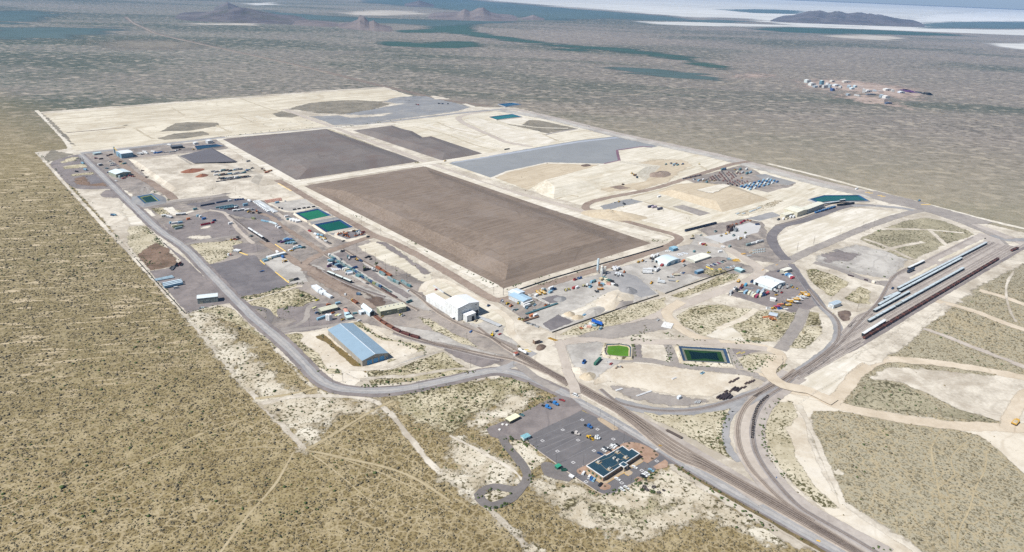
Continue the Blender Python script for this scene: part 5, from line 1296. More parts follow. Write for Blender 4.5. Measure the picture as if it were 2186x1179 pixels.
obj("rear_roof",MB().prism([(-.3,zb+.02),(bw+.3,zb+.55),(bw+.3,zb+.8),(-.3,zb+.27)],d0+.08,d0+bd+.3).mesh("rear_roof",rf),t,(0.03,0,0))
pan=lambda dd,hh:MB().box((0,0,.2),(.09,dd-.35,hh-.5)).mesh("wall_panel",paint((0.70,0.715,0.70),.5,.3))
for base,dep,hh,x,n in ((0,d0,zr,-.05,6),(d0,bd,zb,-.02,6),(l0[1],ed,ze,l0[0]-.03,4)):
 m2=pan(dep/n,hh)
 for i in range(n):obj("wall_panel",m2,t,(x,base+dep*(i+.5)/n,0))
obj("porch",MB().box((-1.8,d0*.32,2.6),(3.6,5.0,.3)).box((-3.2,d0*.32-2.2,0),(.3,.3,2.6)).box((-3.2,d0*.32+2.2,0),(.3,.3,2.6)).mesh("porch",paint(WHITE,.5)),t)
obj("wall_vent",MB().box((w0*.84,-.1,zr*.82),(1.4,.2,1.1)).mesh("wall_vent",paint(DGREY,.6)),t)

# office building by the car park
ZO=4.3
poly=[W('E2',*q,ZO) for q in ((617,810),(1322,355),(1170,260),(1115,297),(988,208),(675,390),(655,372),(290,588))]
o0=poly[0];ang=math.atan2(*((poly[1]-poly[0])[::-1]))
lp=[(math.cos(ang)*(q-o0)[0]+math.sin(ang)*(q-o0)[1],-math.sin(ang)*(q-o0)[0]+math.cos(ang)*(q-o0)[1]) for q in poly]
t=thing("office_building",'building',(o0[0],o0[1],gz(*o0)),ang,label="low tan office building with dark blue flat roof beside the car park",px=nat('E2',617,860))
obj("wall",MB().slab(lp,0,ZO-.5).mesh("wall",paint((0.36,0.25,0.16),.8,.2)),t)
obj("roof_deck",MB().slab(lp,ZO-.48,ZO-.35).mesh("roof_deck",soil("dark_roof",(0.014,0.040,0.060,1),(0.028,0.064,0.088,1),14,5,1.2,streak=(ang+1.57,18,.8))),t)
for m_ in t.children:
 if m_.name.startswith("roof_deck"):set_edge(m_.data,[1.0]*len(m_.data.vertices))
for i in range(len(lp)):
 p,q=lp[i],lp[(i+1)%len(lp)]
 L=math.hypot(q[0]-p[0],q[1]-p[1])
 obj("parapet",MB().bar((p[0],p[1],ZO-.2),(q[0],q[1],ZO-.2),.55,.6+.004*i).mesh("parapet",paint((.72,.72,.70),.5)),t)
wfr=lp[1][0]
for i in range(9):
 if i==5:continue
 obj("window",MB().box((wfr*(i+.5)/9,-.06,.9),(wfr/9*.7,.14,1.7)).mesh("window",paint(GLASS,.1,.5)),t)
dl=abs(lp[7][1])
for i in range(4):obj("window",MB().box((-.06,dl*(i+.6)/4.4,1.0),(.14,1.5,1.5)).mesh("window",paint((.03,.12,.08),.1,.5)),t)
q=W('E2',1010,570,ZO);cl=(math.cos(ang)*(q-o0)[0]+math.sin(ang)*(q-o0)[1],-math.sin(ang)*(q-o0)[0]+math.cos(ang)*(q-o0)[1])
ca=obj("entrance_canopy",MB().box((cl[0],cl[1],ZO-.45),(5.2,5.2,.7)).mesh("entrance_canopy",paint((.72,.72,.70),.5)),t)
obj("canopy_roof",MB().box((cl[0],cl[1],ZO+.26),(4.0,4.0,.08)).mesh("canopy_roof",paint((.03,.07,.10),.6)),ca)
for sx in (-1,1):obj("column",MB().box((cl[0]+sx*2.0,cl[1]-2.0,0),(.8,.8,ZO-.45)).mesh("column",paint((.50,.42,.32),.8)),ca)
for x,y,s in ((525,525,1),(735,660,1),(825,455,1.1),(895,495,1.1),(895,330,1),(1055,432,1)):
 p=W('E2',x,y,ZO-.3);l=(math.cos(ang)*(p-o0)[0]+math.sin(ang)*(p-o0)[1],-math.sin(ang)*(p-o0)[0]+math.cos(ang)*(p-o0)[1])
 ac=obj("roof_unit",MB().box((0,0,.1),(2.0*s,1.5*s,1.3)).mesh("roof_unit",paint((.58,.56,.50),.5)),t,(l[0],l[1],ZO-.3))
 obj("fan",MB().cyl((0,0,1.4),(0,0,1.55),.55,10).mesh("fan",paint(DGREY,.5)),ac)
 if s==1:obj("walk_pad",MB().box((0,0,.0),(4.2,3.6,.07)).mesh("walk_pad",paint((.34,.27,.17),.9)),ac)
for a_,b_ in (((525,525),(700,690)),((545,500),(740,430)),((740,430),(860,340)),((740,640),(900,560)),((900,560),(905,500)),((940,480),(1040,450)),((930,330),(1050,410))):
 P0,P1=[W('E2',*q,ZO-.3) for q in (a_,b_)]
 l=[(math.cos(ang)*(p-o0)[0]+math.sin(ang)*(p-o0)[1],-math.sin(ang)*(p-o0)[0]+math.cos(ang)*(p-o0)[1],ZO-.28) for p in (P0,P1)]
 obj("roof_pipe",MB().bar(l[0],l[1],.22,.12).mesh("roof_pipe",paint((.34,.30,.22),.8)),t)

 # sheds round the engine track
building("engine_shed","tall pale blue metal shed with railway track running through it",'E3',(955,272),(1035,250),(758,185),hgt((955,272),(950,208),'E3'),hgt((955,272),(950,208),'E3')+2.6,(0.60,0.69,0.74),(0.62,0.70,0.74),cat='shed',panels=(0,5),doors=[('f',.5,5.0,5.6,BLACK,'track_door'),('l',.9,3.0,3.5,BLACK,'door')])
building("lean_to","small pale blue lean-to against the engine shed",'E3',(815,245),(875,228),5.5,3.2,3.25,(0.55,0.63,0.68),(.72,.76,.78),cat='shed',doors=[('f',.5,2.0,2.2,DGREY,'door')])
building("maintenance_shed","long olive green shed with cream roof beside the engine shed",'E3',(1125,265),(1530,185),(1048,200),6.0,7.0,(0.26,0.27,0.18),(0.60,0.57,0.43),axis='x',cat='shed',vents=6,panels=(10,0))
building("shed_annex","tall olive annex on the front of the long shed",'E3',(1400,218),(1518,190),7,4.8,5.0,(0.26,0.27,0.18),(0.60,0.57,0.43),cat='shed',panels=(4,0),doors=[('f',.3,2.5,3.2,STEEL,'door')])
building("shed_lean_to","low olive lean-to along the front of the long shed",'E3',(1238,246),(1396,206),4.5,3.2,3.3,(0.28,0.30,0.20),(0.60,0.57,0.43),cat='shed',panels=(5,0),doors=[('f',.7,1.2,2.2,STEEL,'door')])
building("office_block","cream roofed single storey office with olive walls near the water tanks",'E3',(195,232),(452,168),(140,185),3.6,4.8,(0.25,0.27,0.20),(0.58,0.56,0.43),axis='x',cat='building',windows=[('f',.12,1,1.4,1.2),('f',.3,1,1.4,1.2),('f',.62,1,1.4,1.2),('f',.8,1,1.4,1.2)],doors=[('f',.45,1.2,2.2,STEEL,'door')])
building("open_shed","small red and white roofed open shed by the warehouse corner",'E3',(575,240),(620,232),9,3.2,3.4,(.55,.55,.52),(.60,.30,.22),cat='shed')
building("flat_shelter","flat pale green roofed shelter behind the grey warehouse",'E3',(600,330),(695,308),6.5,2.6,2.65,(.3,.36,.36),(.55,.66,.62),cat='shelter')
building("blue_store","small light blue store next to the pale green shelter",'E3',(580,275),(640,258),4,3.2,3.4,(.35,.5,.58),(.45,.62,.70),cat='store')
# yard building by the desert fence
building("storage_shed","white roofed grey shed alone on the dark yard beside the desert fence",'C1',(600,1052),(783,1032),10,hgt((600,1052),(596,1003),'C1'),hgt((600,1052),(596,1003),'C1')+1.2,(0.26,0.29,0.27),(0.66,0.72,0.72),axis='x',cat='shed',panels=(8,0),doors=[('f',.18,3.4,3.2,(.42,.40,.30),'roller_door'),('f',.5,3.4,3.2,(.24,.27,.25),'roller_door')])
# far left shops
building("workshop","white roofed olive workshop beside the main road at the far left",'B5',(795,428),(968,398),(737,388),6,8,(0.30,0.32,0.24),(0.66,0.75,0.76),axis='y',cat='workshop',doors=[('f',.35,5,4.5,TEAL,'roller_door'),('f',.75,5,4.5,TEAL,'roller_door')])
building("process_hall","white roofed blue hall with a yellow conveyor on the back road",'B5',(858,208),(995,190),(828,172),9,10.2,(0.20,0.33,0.42),(0.72,0.74,0.74),axis='x',cat='hall',panels=(6,0),doors=[('l',.5,5,6,DGREY,'roller_door')])
building("hall_annex","low pale blue annex in front of the blue hall",'B5',(890,200),(960,190),4,3.4,3.6,(.45,.58,.64),(.62,.72,.76),cat='shed')
building("small_office","small pale teal roofed office at the far left road corner",'B5',(545,172),(628,160),9,3.4,4.2,(0.34,0.38,0.36),(0.46,0.58,0.60),axis='x',cat='building')
building("pump_house","white and grey pump house on the edge of the dark blue pond",'B5',(1845,42),(1905,34),12,6,6.6,(.5,.52,.52),(.7,.71,.7),cat='building')
building("pump_cabin","small white cabin left of the dark blue pond",'B5',(1690,52),(1735,46),8,4,4.5,(.6,.62,.62),(.76,.76,.74),cat='cabin')
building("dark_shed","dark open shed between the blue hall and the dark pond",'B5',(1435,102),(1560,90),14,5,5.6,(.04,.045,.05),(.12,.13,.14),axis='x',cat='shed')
# railcar rollover building by the long pond
zc=hgt((240,410),(226,372),'B4')
building("rollover_building","big cream building with long low wing beside the angular pond",'B4',(240,408),(328,380),(104,384),zc,zc+1.2,(0.56,0.53,0.41),(0.72,0.69,0.56),cat='building',axis='y',doors=[('r',.2,5,6,DGREY,'track_door')])
building("rollover_wing","long low cream wing running back from the big cream building",'B4',(325,382),(462,330),12,8,8.8,(0.30,0.33,0.33),(0.70,0.67,0.55),axis='x',cat='building',panels=(9,0))
building("rollover_annex","small cream annex in front of the big cream building",'B4',(140,418),(222,395),(108,402),5,5.6,(0.56,0.53,0.41),(0.70,0.67,0.54),axis='x',cat='building',doors=[('f',.6,3,3.4,WHITE,'roller_door')])
# eastern buildings
building("vehicle_shop","pale blue shop with curved roof beside the haul road bend",'E7',(612,685),(905,585),(375,590),hgt((612,685),(640,640),'E7'),hgt((612,685),(640,640),'E7')+3.2,(0.58,0.68,0.70),(0.62,0.72,0.75),arch=True,cat='workshop',doors=[('f',.25,5,4,(.1,.25,.36),'roller_door'),('f',.7,5,4,(.1,.25,.36),'roller_door'),('l',.85,3.5,3.8,BLACK,'door')])
building("laboratory","long cream roofed building with shaded dark front next to the curved shop",'E7',(1210,612),(1545,500),(1005,545),hgt((1210,612),(1210,575),'E7'),hgt((1210,612),(1210,575),'E7')+1.0,(0.50,0.50,0.42),(0.74,0.72,0.62),axis='x',cat='building',panels=(9,0),vents=1,doors=[('f',.3,1.4,2.3,STEEL,'door')])
building("blue_cabin","long grey blue cabin standing alone in the middle of the east yard",'E7',(1262,852),(1392,810),5.0,3.6,4.0,(0.07,0.16,0.26),(0.28,0.38,0.46),axis='x',cat='cabin',panels=(5,0))
building("light_blue_shed","small light blue roofed shed behind the curved roof shop",'E7',(755,370),(850,342),8,4,5,(.13,.26,.36),(0.30,0.50,0.60),axis='x',cat='shed')
zt=hgt((975,555),(968,500),'E8')
building("white_warehouse","broad white building with low pitched roof ringed by parked equipment",'E8',(972,555),(1228,440),(598,430),zt,zt+2.2,(0.66,0.74,0.75),(0.78,0.80,0.79),cat='warehouse',panels=(0,8),vents=2,doors=[('f',.22,4,4,(.04,.2,.28),'roller_door'),('f',.48,4,4,BLACK,'roller_door'),('f',.76,4,4,(.04,.2,.28),'roller_door'),('l',.15,4,3.6,WHITE,'roller_door'),('l',.8,4,4,BLACK,'roller_door')])
building("carport","pale teal roofed carport at the end of the long dark fence",'E8',(372,215),(452,190),(262,160),3.2,4.0,(.16,.26,.27),(0.44,0.60,0.62),cat='carport')
building("cream_shed","cream roofed shed beside the asphalt track behind the broad white building",'E8',(1205,232),(1352,185),(1112,205),4.2,4.8,(0.38,0.38,0.32),(0.74,0.71,0.60),axis='x',cat='shed')
building("track_shed","small grey roofed white shed beside the curving track",'D1',(1320,368),(1380,345),(1270,355),4.8,5.8,(0.60,0.64,0.66),(0.42,0.50,0.56),axis='x',cat='shed',doors=[('l',.5,3,3.4,LGREY,'roller_door')])
building("equipment_shop","blue and white roofed workshop in the batching yard",'E6',(305,785),(470,722),(92,650),5.2,6.2,(0.56,0.58,0.58),(0.36,0.50,0.60),cat='workshop',axis='y',doors=[('l',.25,4,4,TEAL,'roller_door')])
building("shop_extension","pale blue roof extension behind the batching yard workshop",'E6',(180,672),(335,610),13,5.6,6.5,(0.5,0.55,0.58),(0.62,0.70,0.78),cat='workshop',axis='y')
building("shop_porch","white roofed porch along the front of the batching yard workshop",'E6',(320,798),(478,738),4,3.4,3.5,(.66,.64,.6),(.78,.78,.77),cat='shed')
building("car_park_shelter","cream roofed open shelter at the edge of the gravel car park",'D3',(372,362),(460,316),5.5,2.6,2.9,(0.12,0.11,0.08),(0.76,0.72,0.50),axis='x',cat='shelter',panels=(6,0))
building("guard_cabin","teal roofed cabin at the corner of the asphalt car park",'D3',(500,515),(556,490),4.5,2.6,3.0,(0.5,0.6,0.6),(0.22,0.42,0.46),axis='x',cat='cabin',windows=[('f',.5,1,1.4,.9)],doors=[('l',.5,1.2,2.1,WHITE,'door')])
building("generator_cabin","green cabin on a pale slab in the gravel bay",'D3',(800,775),(832,757),3.0,2.2,2.4,GREEN,(.04,.30,.18),axis='x',cat='cabin')
building("gatehouse","small brown and cream gatehouse by the railway crossing gate",'C4',(1270,742),(1318,728),4,4.2,4.8,(.20,.14,.10),(.62,.55,.45),axis='x',cat='gatehouse',windows=[('f',.5,1.4,1.6,1.1)])
building("signal_cabin","tiny red roofed white cabin by the level crossing",'C4',(1095,848),(1118,838),3,2.6,3.2,(.6,.6,.58),(.40,.12,.08),axis='x',cat='cabin')
building("rusty_shed","pale roofed shed open over orange machinery south of the tent yard",'E8',(905,1075),(1060,1110),9,3.6,4.2,(.32,.14,.07),(.45,.50,.54),axis='x',cat='shed')
building("white_hut","white hut in the middle of the tent yard",'E8',(935,750),(1040,770),5,3,3.8,(.66,.65,.62),(.76,.75,.73),axis='x',cat='hut')
# far works across the desert
for x,y,w,d,h,wc,rc,lab in ((800,530,34,22,16,(.55,.60,.58),(.75,.78,.76),"white hall at the left end of the distant works"),(830,548,40,20,14,(.66,.68,.64),(.78,.78,.75),"lower white hall in front of the leftmost distant hall"),
(890,545,22,16,26,(.12,.24,.30),(.5,.62,.62),"tall dark teal tower block in the distant works"),(930,545,20,16,10,(.66,.66,.64),(.76,.76,.74),"small white shed right of the distant dark tower block"),(960,582,20,16,12,(.05,.10,.25),(.06,.12,.3),"dark blue block at the front of the distant works"),
(985,552,44,20,9,(.62,.66,.68),(.74,.78,.8),"wide white shed in the middle of the distant works"),(1050,528,60,18,8,(.60,.58,.52),(.74,.72,.66),"cream shed at the back of the distant works"),(960,525,30,16,8,(.60,.58,.52),(.74,.72,.66),"pale shed behind the distant dark tower block"),
(1085,572,26,14,8,(.5,.62,.68),(.7,.78,.8),"pale blue shed near the middle of the distant works"),(1105,560,20,14,10,(.4,.55,.62),(.6,.7,.74),"small blue shed behind the distant pale blue shed"),(1190,588,44,14,8,(.6,.62,.62),(.76,.77,.76),"long white shed right of centre in the distant works"),
(1205,608,70,8,4,(.14,.16,.2),(.26,.3,.34),"long dark low store at the front of the distant works"),(1310,580,50,18,9,(.68,.68,.64),(.8,.8,.78),"white shed at the right of the distant works"),(1400,595,40,16,7,(.55,.62,.70),(.74,.80,.84),"pale blue shed at the far right of the distant works"),
(1300,640,34,20,20,(.66,.66,.62),(.80,.79,.76),"tall white block standing apart in front of the distant works"),(1318,665,44,10,6,(.08,.12,.2),(.10,.14,.22),"dark blue shed in front of the tall distant white block")):
 p=W('A3',x,y);t=thing("works_building",'building',(p[0],p[1],0.3),-.35,label=lab,px=nat('A3',x,y),group="buildings of the distant works")
 w,d,h=w*.6,d*.75,h*.65
 obj("wall",MB().box((0,0,0),(w,d,h)).mesh("wall",paint(wc,.6)),t)
 obj("roof",MB().prism([(-w/2-.5,h),(w/2+.5,h),(w/2+.5,h+.4),(0,h+2.2),(-w/2-.5,h+.4)],-d/2-.5,d/2+.5).mesh("roof",paint(rc,.5)),t)
 obj("door",MB().box((0,-d/2-.15,0),(min(6,w*.25),.3,min(5,h*.7))).mesh("door",paint(DGREY,.6)),t)

for i,(x,y) in enumerate(((815,545),(850,560),(875,558),(910,562),(940,562),(975,568),(1010,562),(1065,560),(1140,570),(1160,592),(1230,585),(1265,592),(1345,588),(1275,625),(1290,655),(1120,615),(1060,612))):
 p=W('A3',x,y);w,d,h=10+i%4*5,9+i%3*3,4+i%5*2
 t=thing("works_building",'building',(p[0],p[1],0.3),-.35+i*.1,label="small pale shed packed among the buildings of the distant works",px=nat('A3',x,y),group="small sheds of the distant works")
 obj("wall",MB().box((0,0,0),(w,d,h)).mesh("wall",paint(((.5,.5,.48),(.3,.36,.4),(.4,.34,.3))[i%3],.6)),t)
 obj("roof",MB().box((0,0,h),(w+.6,d+.6,.6),.96,.5).mesh("roof",paint(((.62,.62,.6),(.5,.58,.62),(.5,.42,.38))[i%3],.5)),t)
 # ------------------------------------------------------------------ kit of parts for vehicles, railcars, boxes and plant
CACHE={}

def wheels(parts,xs,ys,r,w,name="wheel"):
 m=MB().cyl((0,-w/2,r),(0,w/2,r),r,8).mesh(name,paint(TIRE,.8,.2,wear=.05))
 for x in xs:
  for y in ys:parts.append((name,m,(x,y,0),()))

def k_container(L,W_,H,c,**k):
 c2=tuple(q*.9 for q in c);P=[]
 side=MB()
 n=max(4,int(L/1.1))
 side.box((0,0,.12),(L-.1,.05,H-.3))
 for i in range(n):side.box((-L/2+L*(i+.5)/n,0,.2),(L/n*.5,.12,H-.45))
 sm=side.mesh("side_panel",paint(c,.5,.3))
 P+=[("side_panel",sm,(0,W_/2-.06,0),()),("side_panel",sm,(0,-W_/2+.06,0),())]
 P.append(("end_panel",MB().box((0,0,.12),(.1,W_-.14,H-.3)).mesh("end_panel",paint(c,.5,.3)),(-L/2+.06,0,0),()))
 dm=MB().box((0,0,.15),(.08,W_/2-.1,H-.35)).mesh("door",paint(c2,.5,.3))
 P+=[("door",dm,(L/2-.05,W_/4,0),()),("door",dm,(L/2-.05,-W_/4,0),())]
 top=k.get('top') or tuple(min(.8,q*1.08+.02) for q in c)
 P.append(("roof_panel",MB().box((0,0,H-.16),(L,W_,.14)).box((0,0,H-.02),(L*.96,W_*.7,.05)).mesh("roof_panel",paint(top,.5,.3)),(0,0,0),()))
 P.append(("floor_frame",MB().box((0,0,0),(L,W_,.13)).mesh("floor_frame",paint(BLACK,.7)),(0,0,0),()))
 return P

def k_openbox(L,W_,H,c,**k):
 P=[]
 n=max(4,int(L/1.3))
 s=MB().box((0,0,.1),(L,.08,H-.1))
 for i in range(n):s.box((-L/2+L*(i+.5)/n,0,.1),(.16,.2,H-.2))
 s.box((0,0,H-.1),(L,.2,.14))
 sm=s.mesh("side_panel",paint(c,.6,.3));em=MB().box((0,0,.1),(.1,W_-.2,H-.05)).mesh("end_panel",paint(c,.6,.3))
 P+=[("side_panel",sm,(0,W_/2-.1,0),()),("side_panel",sm,(0,-W_/2+.1,0),()),("end_panel",em,(-L/2+.05,0,0),()),("end_panel",em,(L/2-.05,0,0),())]
 P.append(("floor",MB().box((0,0,0),(L,W_-.2,.2)).mesh("floor",paint(tuple(q*.5 for q in c),.8)),(0,0,0),()))
 if k.get('load'):P.append(("load",MB().box((0,0,.2),(L-.3,W_-.5,H*.75),.8,.55).mesh("load",paint(k['load'],.95)),(0,0,0),()))
 return P

def bogies(P,L):
 b=MB()
 for x in (-.9,.9):
  b.cyl((x,-.8,.42),(x,-.66,.42),.42,8);b.cyl((x,.66,.42),(x,.8,.42),.42,8);b.cyl((x,-.7,.42),(x,.7,.42),.08,6)
 b.box((0,-.95,.3),(2.3,.16,.45)).box((0,.95,.3),(2.3,.16,.45)).box((0,0,.5),(.5,1.8,.4))
 m=b.mesh("bogie",paint((.045,.04,.038),.7))
 P+=[("bogie",m,(-L/2+2.2,0,0),()),("bogie",m,(L/2-2.2,0,0),())]
 c=MB().box((0,0,.75),(.9,.25,.25)).mesh("coupler",paint((.05,.045,.04),.7))
 P+=[("coupler",c,(-L/2+.1,0,0),()),("coupler",c,(L/2-.1,0,0),())]

def k_gondola(L,W_,H,c,**k):
 P=[];Lb=L-.9;bogies(P,L)
 s=MB().box((0,0,.95),(Lb,.09,H-.95))
 n=9
 for i in range(n):s.box((-Lb/2+Lb*(i+.5)/n,0,.95),(.18,.24,H-1.05))
 s.box((0,0,H-.08),(Lb,.22,.14))
 sm=s.mesh("side_wall",paint(c,.7,.2));em=MB().box((0,0,.95),(.12,W_-.2,H-.9)).mesh("end_wall",paint(c,.7,.2))
 P+=[("side_wall",sm,(0,W_/2-.1,0),()),("side_wall",sm,(0,-W_/2+.1,0),()),("end_wall",em,(-Lb/2,0,0),()),("end_wall",em,(Lb/2,0,0),())]
 P.append(("floor",MB().box((0,0,.85),(Lb,W_-.2,.25)).mesh("floor",paint(tuple(q*.45 for q in c),.9)),(0,0,0),()))
 if k.get('load'):P.append(("load",MB().box((0,0,1.1),(Lb-.3,W_-.45,(H-1.1)*k.get('fill',.8)),.85,.5).mesh("load",paint(k['load'],.95)),(0,0,0),()))
 if k.get('cover'):
  cv=MB().prism([(-W_/2-.05,H+.05),(W_/2+.05,H+.05),(W_/2+.05,H+.22),(W_*.22,H+.62),(-W_*.22,H+.62),(-W_/2-.05,H+.22)],-Lb/2-.1,Lb/2+.1)
  cv.v=[(q[1],q[0],q[2]) for q in cv.v]
  for i in range(6):cv.box((-Lb/2+Lb*(i+.5)/6,0,H+.6),(.12,W_*.42,.07))
  P.append(("cover",cv.mesh("cover",paint(k['cover'],.5,.3)),(0,0,0),()))
 return P

def k_tank(L,W_,H,c,**k):
 P=[];bogies(P,L);r=W_/2-.05;zc=H-r-.4
 b=MB().cyl((-L/2+.9,0,zc),(L/2-.9,0,zc),r,14).cyl((-L/2+.45,0,zc),(-L/2+.9,0,zc),r*.72,14,r).cyl((L/2-.9,0,zc),(L/2-.45,0,zc),r,14,r*.72)
 P.append(("tank",b.mesh("tank",paint(c,.4,.4)),(0,0,0),()))
 P.append(("dome",MB().cyl((0,0,zc+r-.1),(0,0,zc+r+.45),.5,10).box((0,0,zc+r+.02),(2.4,1.3,.08)).mesh("dome",paint(DGREY,.5)),(0,0,0),()))
 P.append(("sill",MB().box((0,0,.85),(L-.6,.6,.35)).mesh("sill",paint(BLACK,.6)),(0,0,0),()))
 return P

def k_flatcar(L,W_,H,c,**k):
 P=[];bogies(P,L)
 P.append(("deck",MB().box((0,0,.9),(L-.9,W_,.3)).mesh("deck",paint(c,.8)),(0,0,0),()))
 for i in range(k.get('nload',0)):
  P.append(("crate",MB().box((-L/2+L*(i+.7)/(k['nload']+.4),0,1.2),(L/(k['nload']+.6),W_*.85,1.6)).mesh("crate",paint(k['load'],.6)),(0,0,0),()))
 return P

def k_car(L,W_,H,c,**k):
 P=[];style=k.get('style','sedan');r=.34
 if style=='pickup':prof=[(-L/2,.35),(L/2,.35),(L/2,.85),(L*.24,.98),(-L*.08,1.0),(-L/2,1.0)];cab=(L*.06,L*.36,.95,.5)
 elif style=='van':prof=[(-L/2,.3),(L/2,.3),(L/2,.9),(L*.36,1.15),(-L/2,1.2)];cab=(-L*.06,L*.86,1.12,H-1.12)
 elif style=='suv':prof=[(-L/2,.32),(L/2,.32),(L/2,.85),(L*.24,1.0),(-L/2,1.02)];cab=(-L*.12,L*.7,.98,.65)
 else:prof=[(-L/2,.28),(L/2,.28),(L/2,.68),(L*.22,.85),(-L*.32,.88),(-L/2,.82)];cab=(-L*.05,L*.52,.82,.55)
 P.append(("body",MB().prism(prof,-W_/2,W_/2).mesh("body",paint(c,.3,.5)),(0,0,0),()))
 P.append(("window_band",MB().box((cab[0],0,cab[2]),(cab[1],W_*.92,cab[3]*.85),.80,.84,-.05).mesh("window_band",paint(GLASS,.1,.6)),(0,0,0),()))
 P.append(("roof",MB().box((cab[0]-.05,0,cab[2]+cab[3]*.8),(cab[1]*.82,W_*.80,cab[3]*.22),.94,.94).mesh("roof",paint(c,.3,.5)),(0,0,0),()))
 if style=='pickup':P.append(("cargo_bed",MB().box((-L*.30,0,1.0),(L*.36,W_*.8,.03)).mesh("cargo_bed",paint(BLACK,.7)),(0,0,0),()))
 wheels(P,(-L*.31,L*.31),(-W_/2+.1,W_/2-.1),r,.22)
 return P

def k_semi(L,W_,H,c,**k):
 P=[]
 P.append(("hood",MB().box((L*.36,0,.7),(L*.28,W_*.8,1.1),.92,.9).mesh("hood",paint(c,.35,.5)),(0,0,0),()))
 P.append(("cab",MB().box((L*.08,0,.7),(L*.30,W_,2.3),.92,.94).mesh("cab",paint(c,.35,.5)),(0,0,0),()))
 P.append(("windscreen",MB().box((L*.235,0,1.8),(.1,W_*.8,.8)).mesh("windscreen",paint(GLASS,.1,.6)),(0,0,0),()))
 P.append(("chassis",MB().box((-L*.1,0,.6),(L*.8,.9,.3)).box((-L*.32,0,.9),(1.2,1.0,.15)).mesh("chassis",paint(BLACK,.6)),(0,0,0),()))
 wheels(P,(L*.36,-L*.25,-L*.42),(-W_/2+.2,W_/2-.2),.5,.35)
 return P

def k_trailer(L,W_,H,c,**k):
 P=[("body",MB().box((0,0,1.0),(L,W_,H-1.0)).mesh("body",paint(c,.4,.4)),(0,0,0),()),
("roof",MB().box((0,0,H),(L*.99,W_*.97,.08)).mesh("roof",paint(k.get('top') or c,.4,.4)),(0,0,0),()),
("landing_leg",MB().box((L*.3,-.8,0),(.15,.15,1.0)).box((L*.3,.8,0),(.15,.15,1.0)).mesh("landing_leg",paint(BLACK,.6)),(0,0,0),())]
 wheels(P,(-L*.42,-L*.42+1.2),(-W_/2+.2,W_/2-.2),.5,.35)
 return P

def k_office(L,W_,H,c,**k):
 P=[("wall",MB().box((0,0,.4),(L,W_,H-.4)).mesh("wall",paint(c,.6)),(0,0,0),()),
("roof",MB().box((0,0,H),(L+.3,W_+.3,.16)).mesh("roof",paint(k.get('top') or WHITE,.5)),(0,0,0),()),
("skirt",MB().box((0,0,0),(L-.1,W_-.1,.42)).mesh("skirt",paint(DGREY,.7)),(0,0,0),())]
 wm=MB().box((0,0,1.5),(1.2,.08,.9)).mesh("window",paint(GLASS,.1,.5))
 for x in (-.34,.0,.34):P.append(("window",wm,(L*x,-W_/2-.03,0),()))
 P.append(("door",MB().box((L*.18,-W_/2-.04,.45),(.95,.1,2.0)).mesh("door",paint(STEEL,.5)),(0,0,0),()))
 return P

def k_loader(L,W_,H,c,**k):
 P=[("rear_body",MB().box((-L*.22,0,.8),(L*.40,W_*.62,1.2),.9,.9).mesh("rear_body",paint(c,.4,.4)),(0,0,0),()),
("cab",MB().box((.02*L,0,1.3),(1.3,1.3,1.7),.85,.85).mesh("cab",paint(GLASS,.2,.5)),(0,0,0),()),
("cab_roof",MB().box((.02*L,0,3.0),(1.35,1.35,.12)).mesh("cab_roof",paint(c,.4)),(0,0,0),()),
("boom",MB().bar((L*.08,-.5,1.6),(L*.40,-.5,.7),.25,.4).bar((L*.08,.5,1.6),(L*.40,.5,.7),.25,.4).mesh("boom",paint(c,.4)),(0,0,0),())]
 b=MB().prism([(L*.36,.15),(L*.52,.1),(L*.53,.25),(L*.42,.35),(L*.40,1.3),(L*.36,1.3)],-W_/2-.1,W_/2+.1)
 P.append(("bucket",b.mesh("bucket",paint(tuple(q*.7 for q in c),.6)),(0,0,0),()))
 wheels(P,(-L*.24,L*.18),(-W_/2+.3,W_/2-.3),.75,.6)
 return P

def k_excavator(L,W_,H,c,**k):
 tm=MB().prism([(-L*.26,.25),(-L*.2,0),(L*.2,0),(L*.26,.25),(L*.26,.6),(L*.2,.85),(-L*.2,.85),(-L*.26,.6)],-.3,.3).mesh("track",paint(BLACK,.8))
 P=[("track",tm,(0,-W_/2+.3,0),()),("track",tm,(0,W_/2-.3,0),()),
("upper_body",MB().box((-L*.08,0,.95),(L*.36,W_*.9,1.2),.95,.95).mesh("upper_body",paint(c,.4,.4)),(0,0,0),()),
("cab",MB().box((L*.06,W_*.28,1.2),(1.5,1.0,1.6),.85,.9).mesh("cab",paint(GLASS,.2,.5)),(0,0,0),()),
("boom",MB().bar((L*.08,0,1.6),(L*.32,0,3.8),.4,.6).bar((L*.32,0,3.8),(L*.52,0,3.0),.4,.55).mesh("boom",paint(c,.4)),(0,0,0),()),
("stick",MB().bar((L*.52,0,3.1),(L*.56,0,.9),.3,.4).mesh("stick",paint(c,.4)),(0,0,0),()),
("bucket",MB().prism([(L*.50,.2),(L*.58,.1),(L*.60,.9),(L*.52,1.0)],-.5,.5).mesh("bucket",paint(DGREY,.6)),(0,0,0),())]
 return P

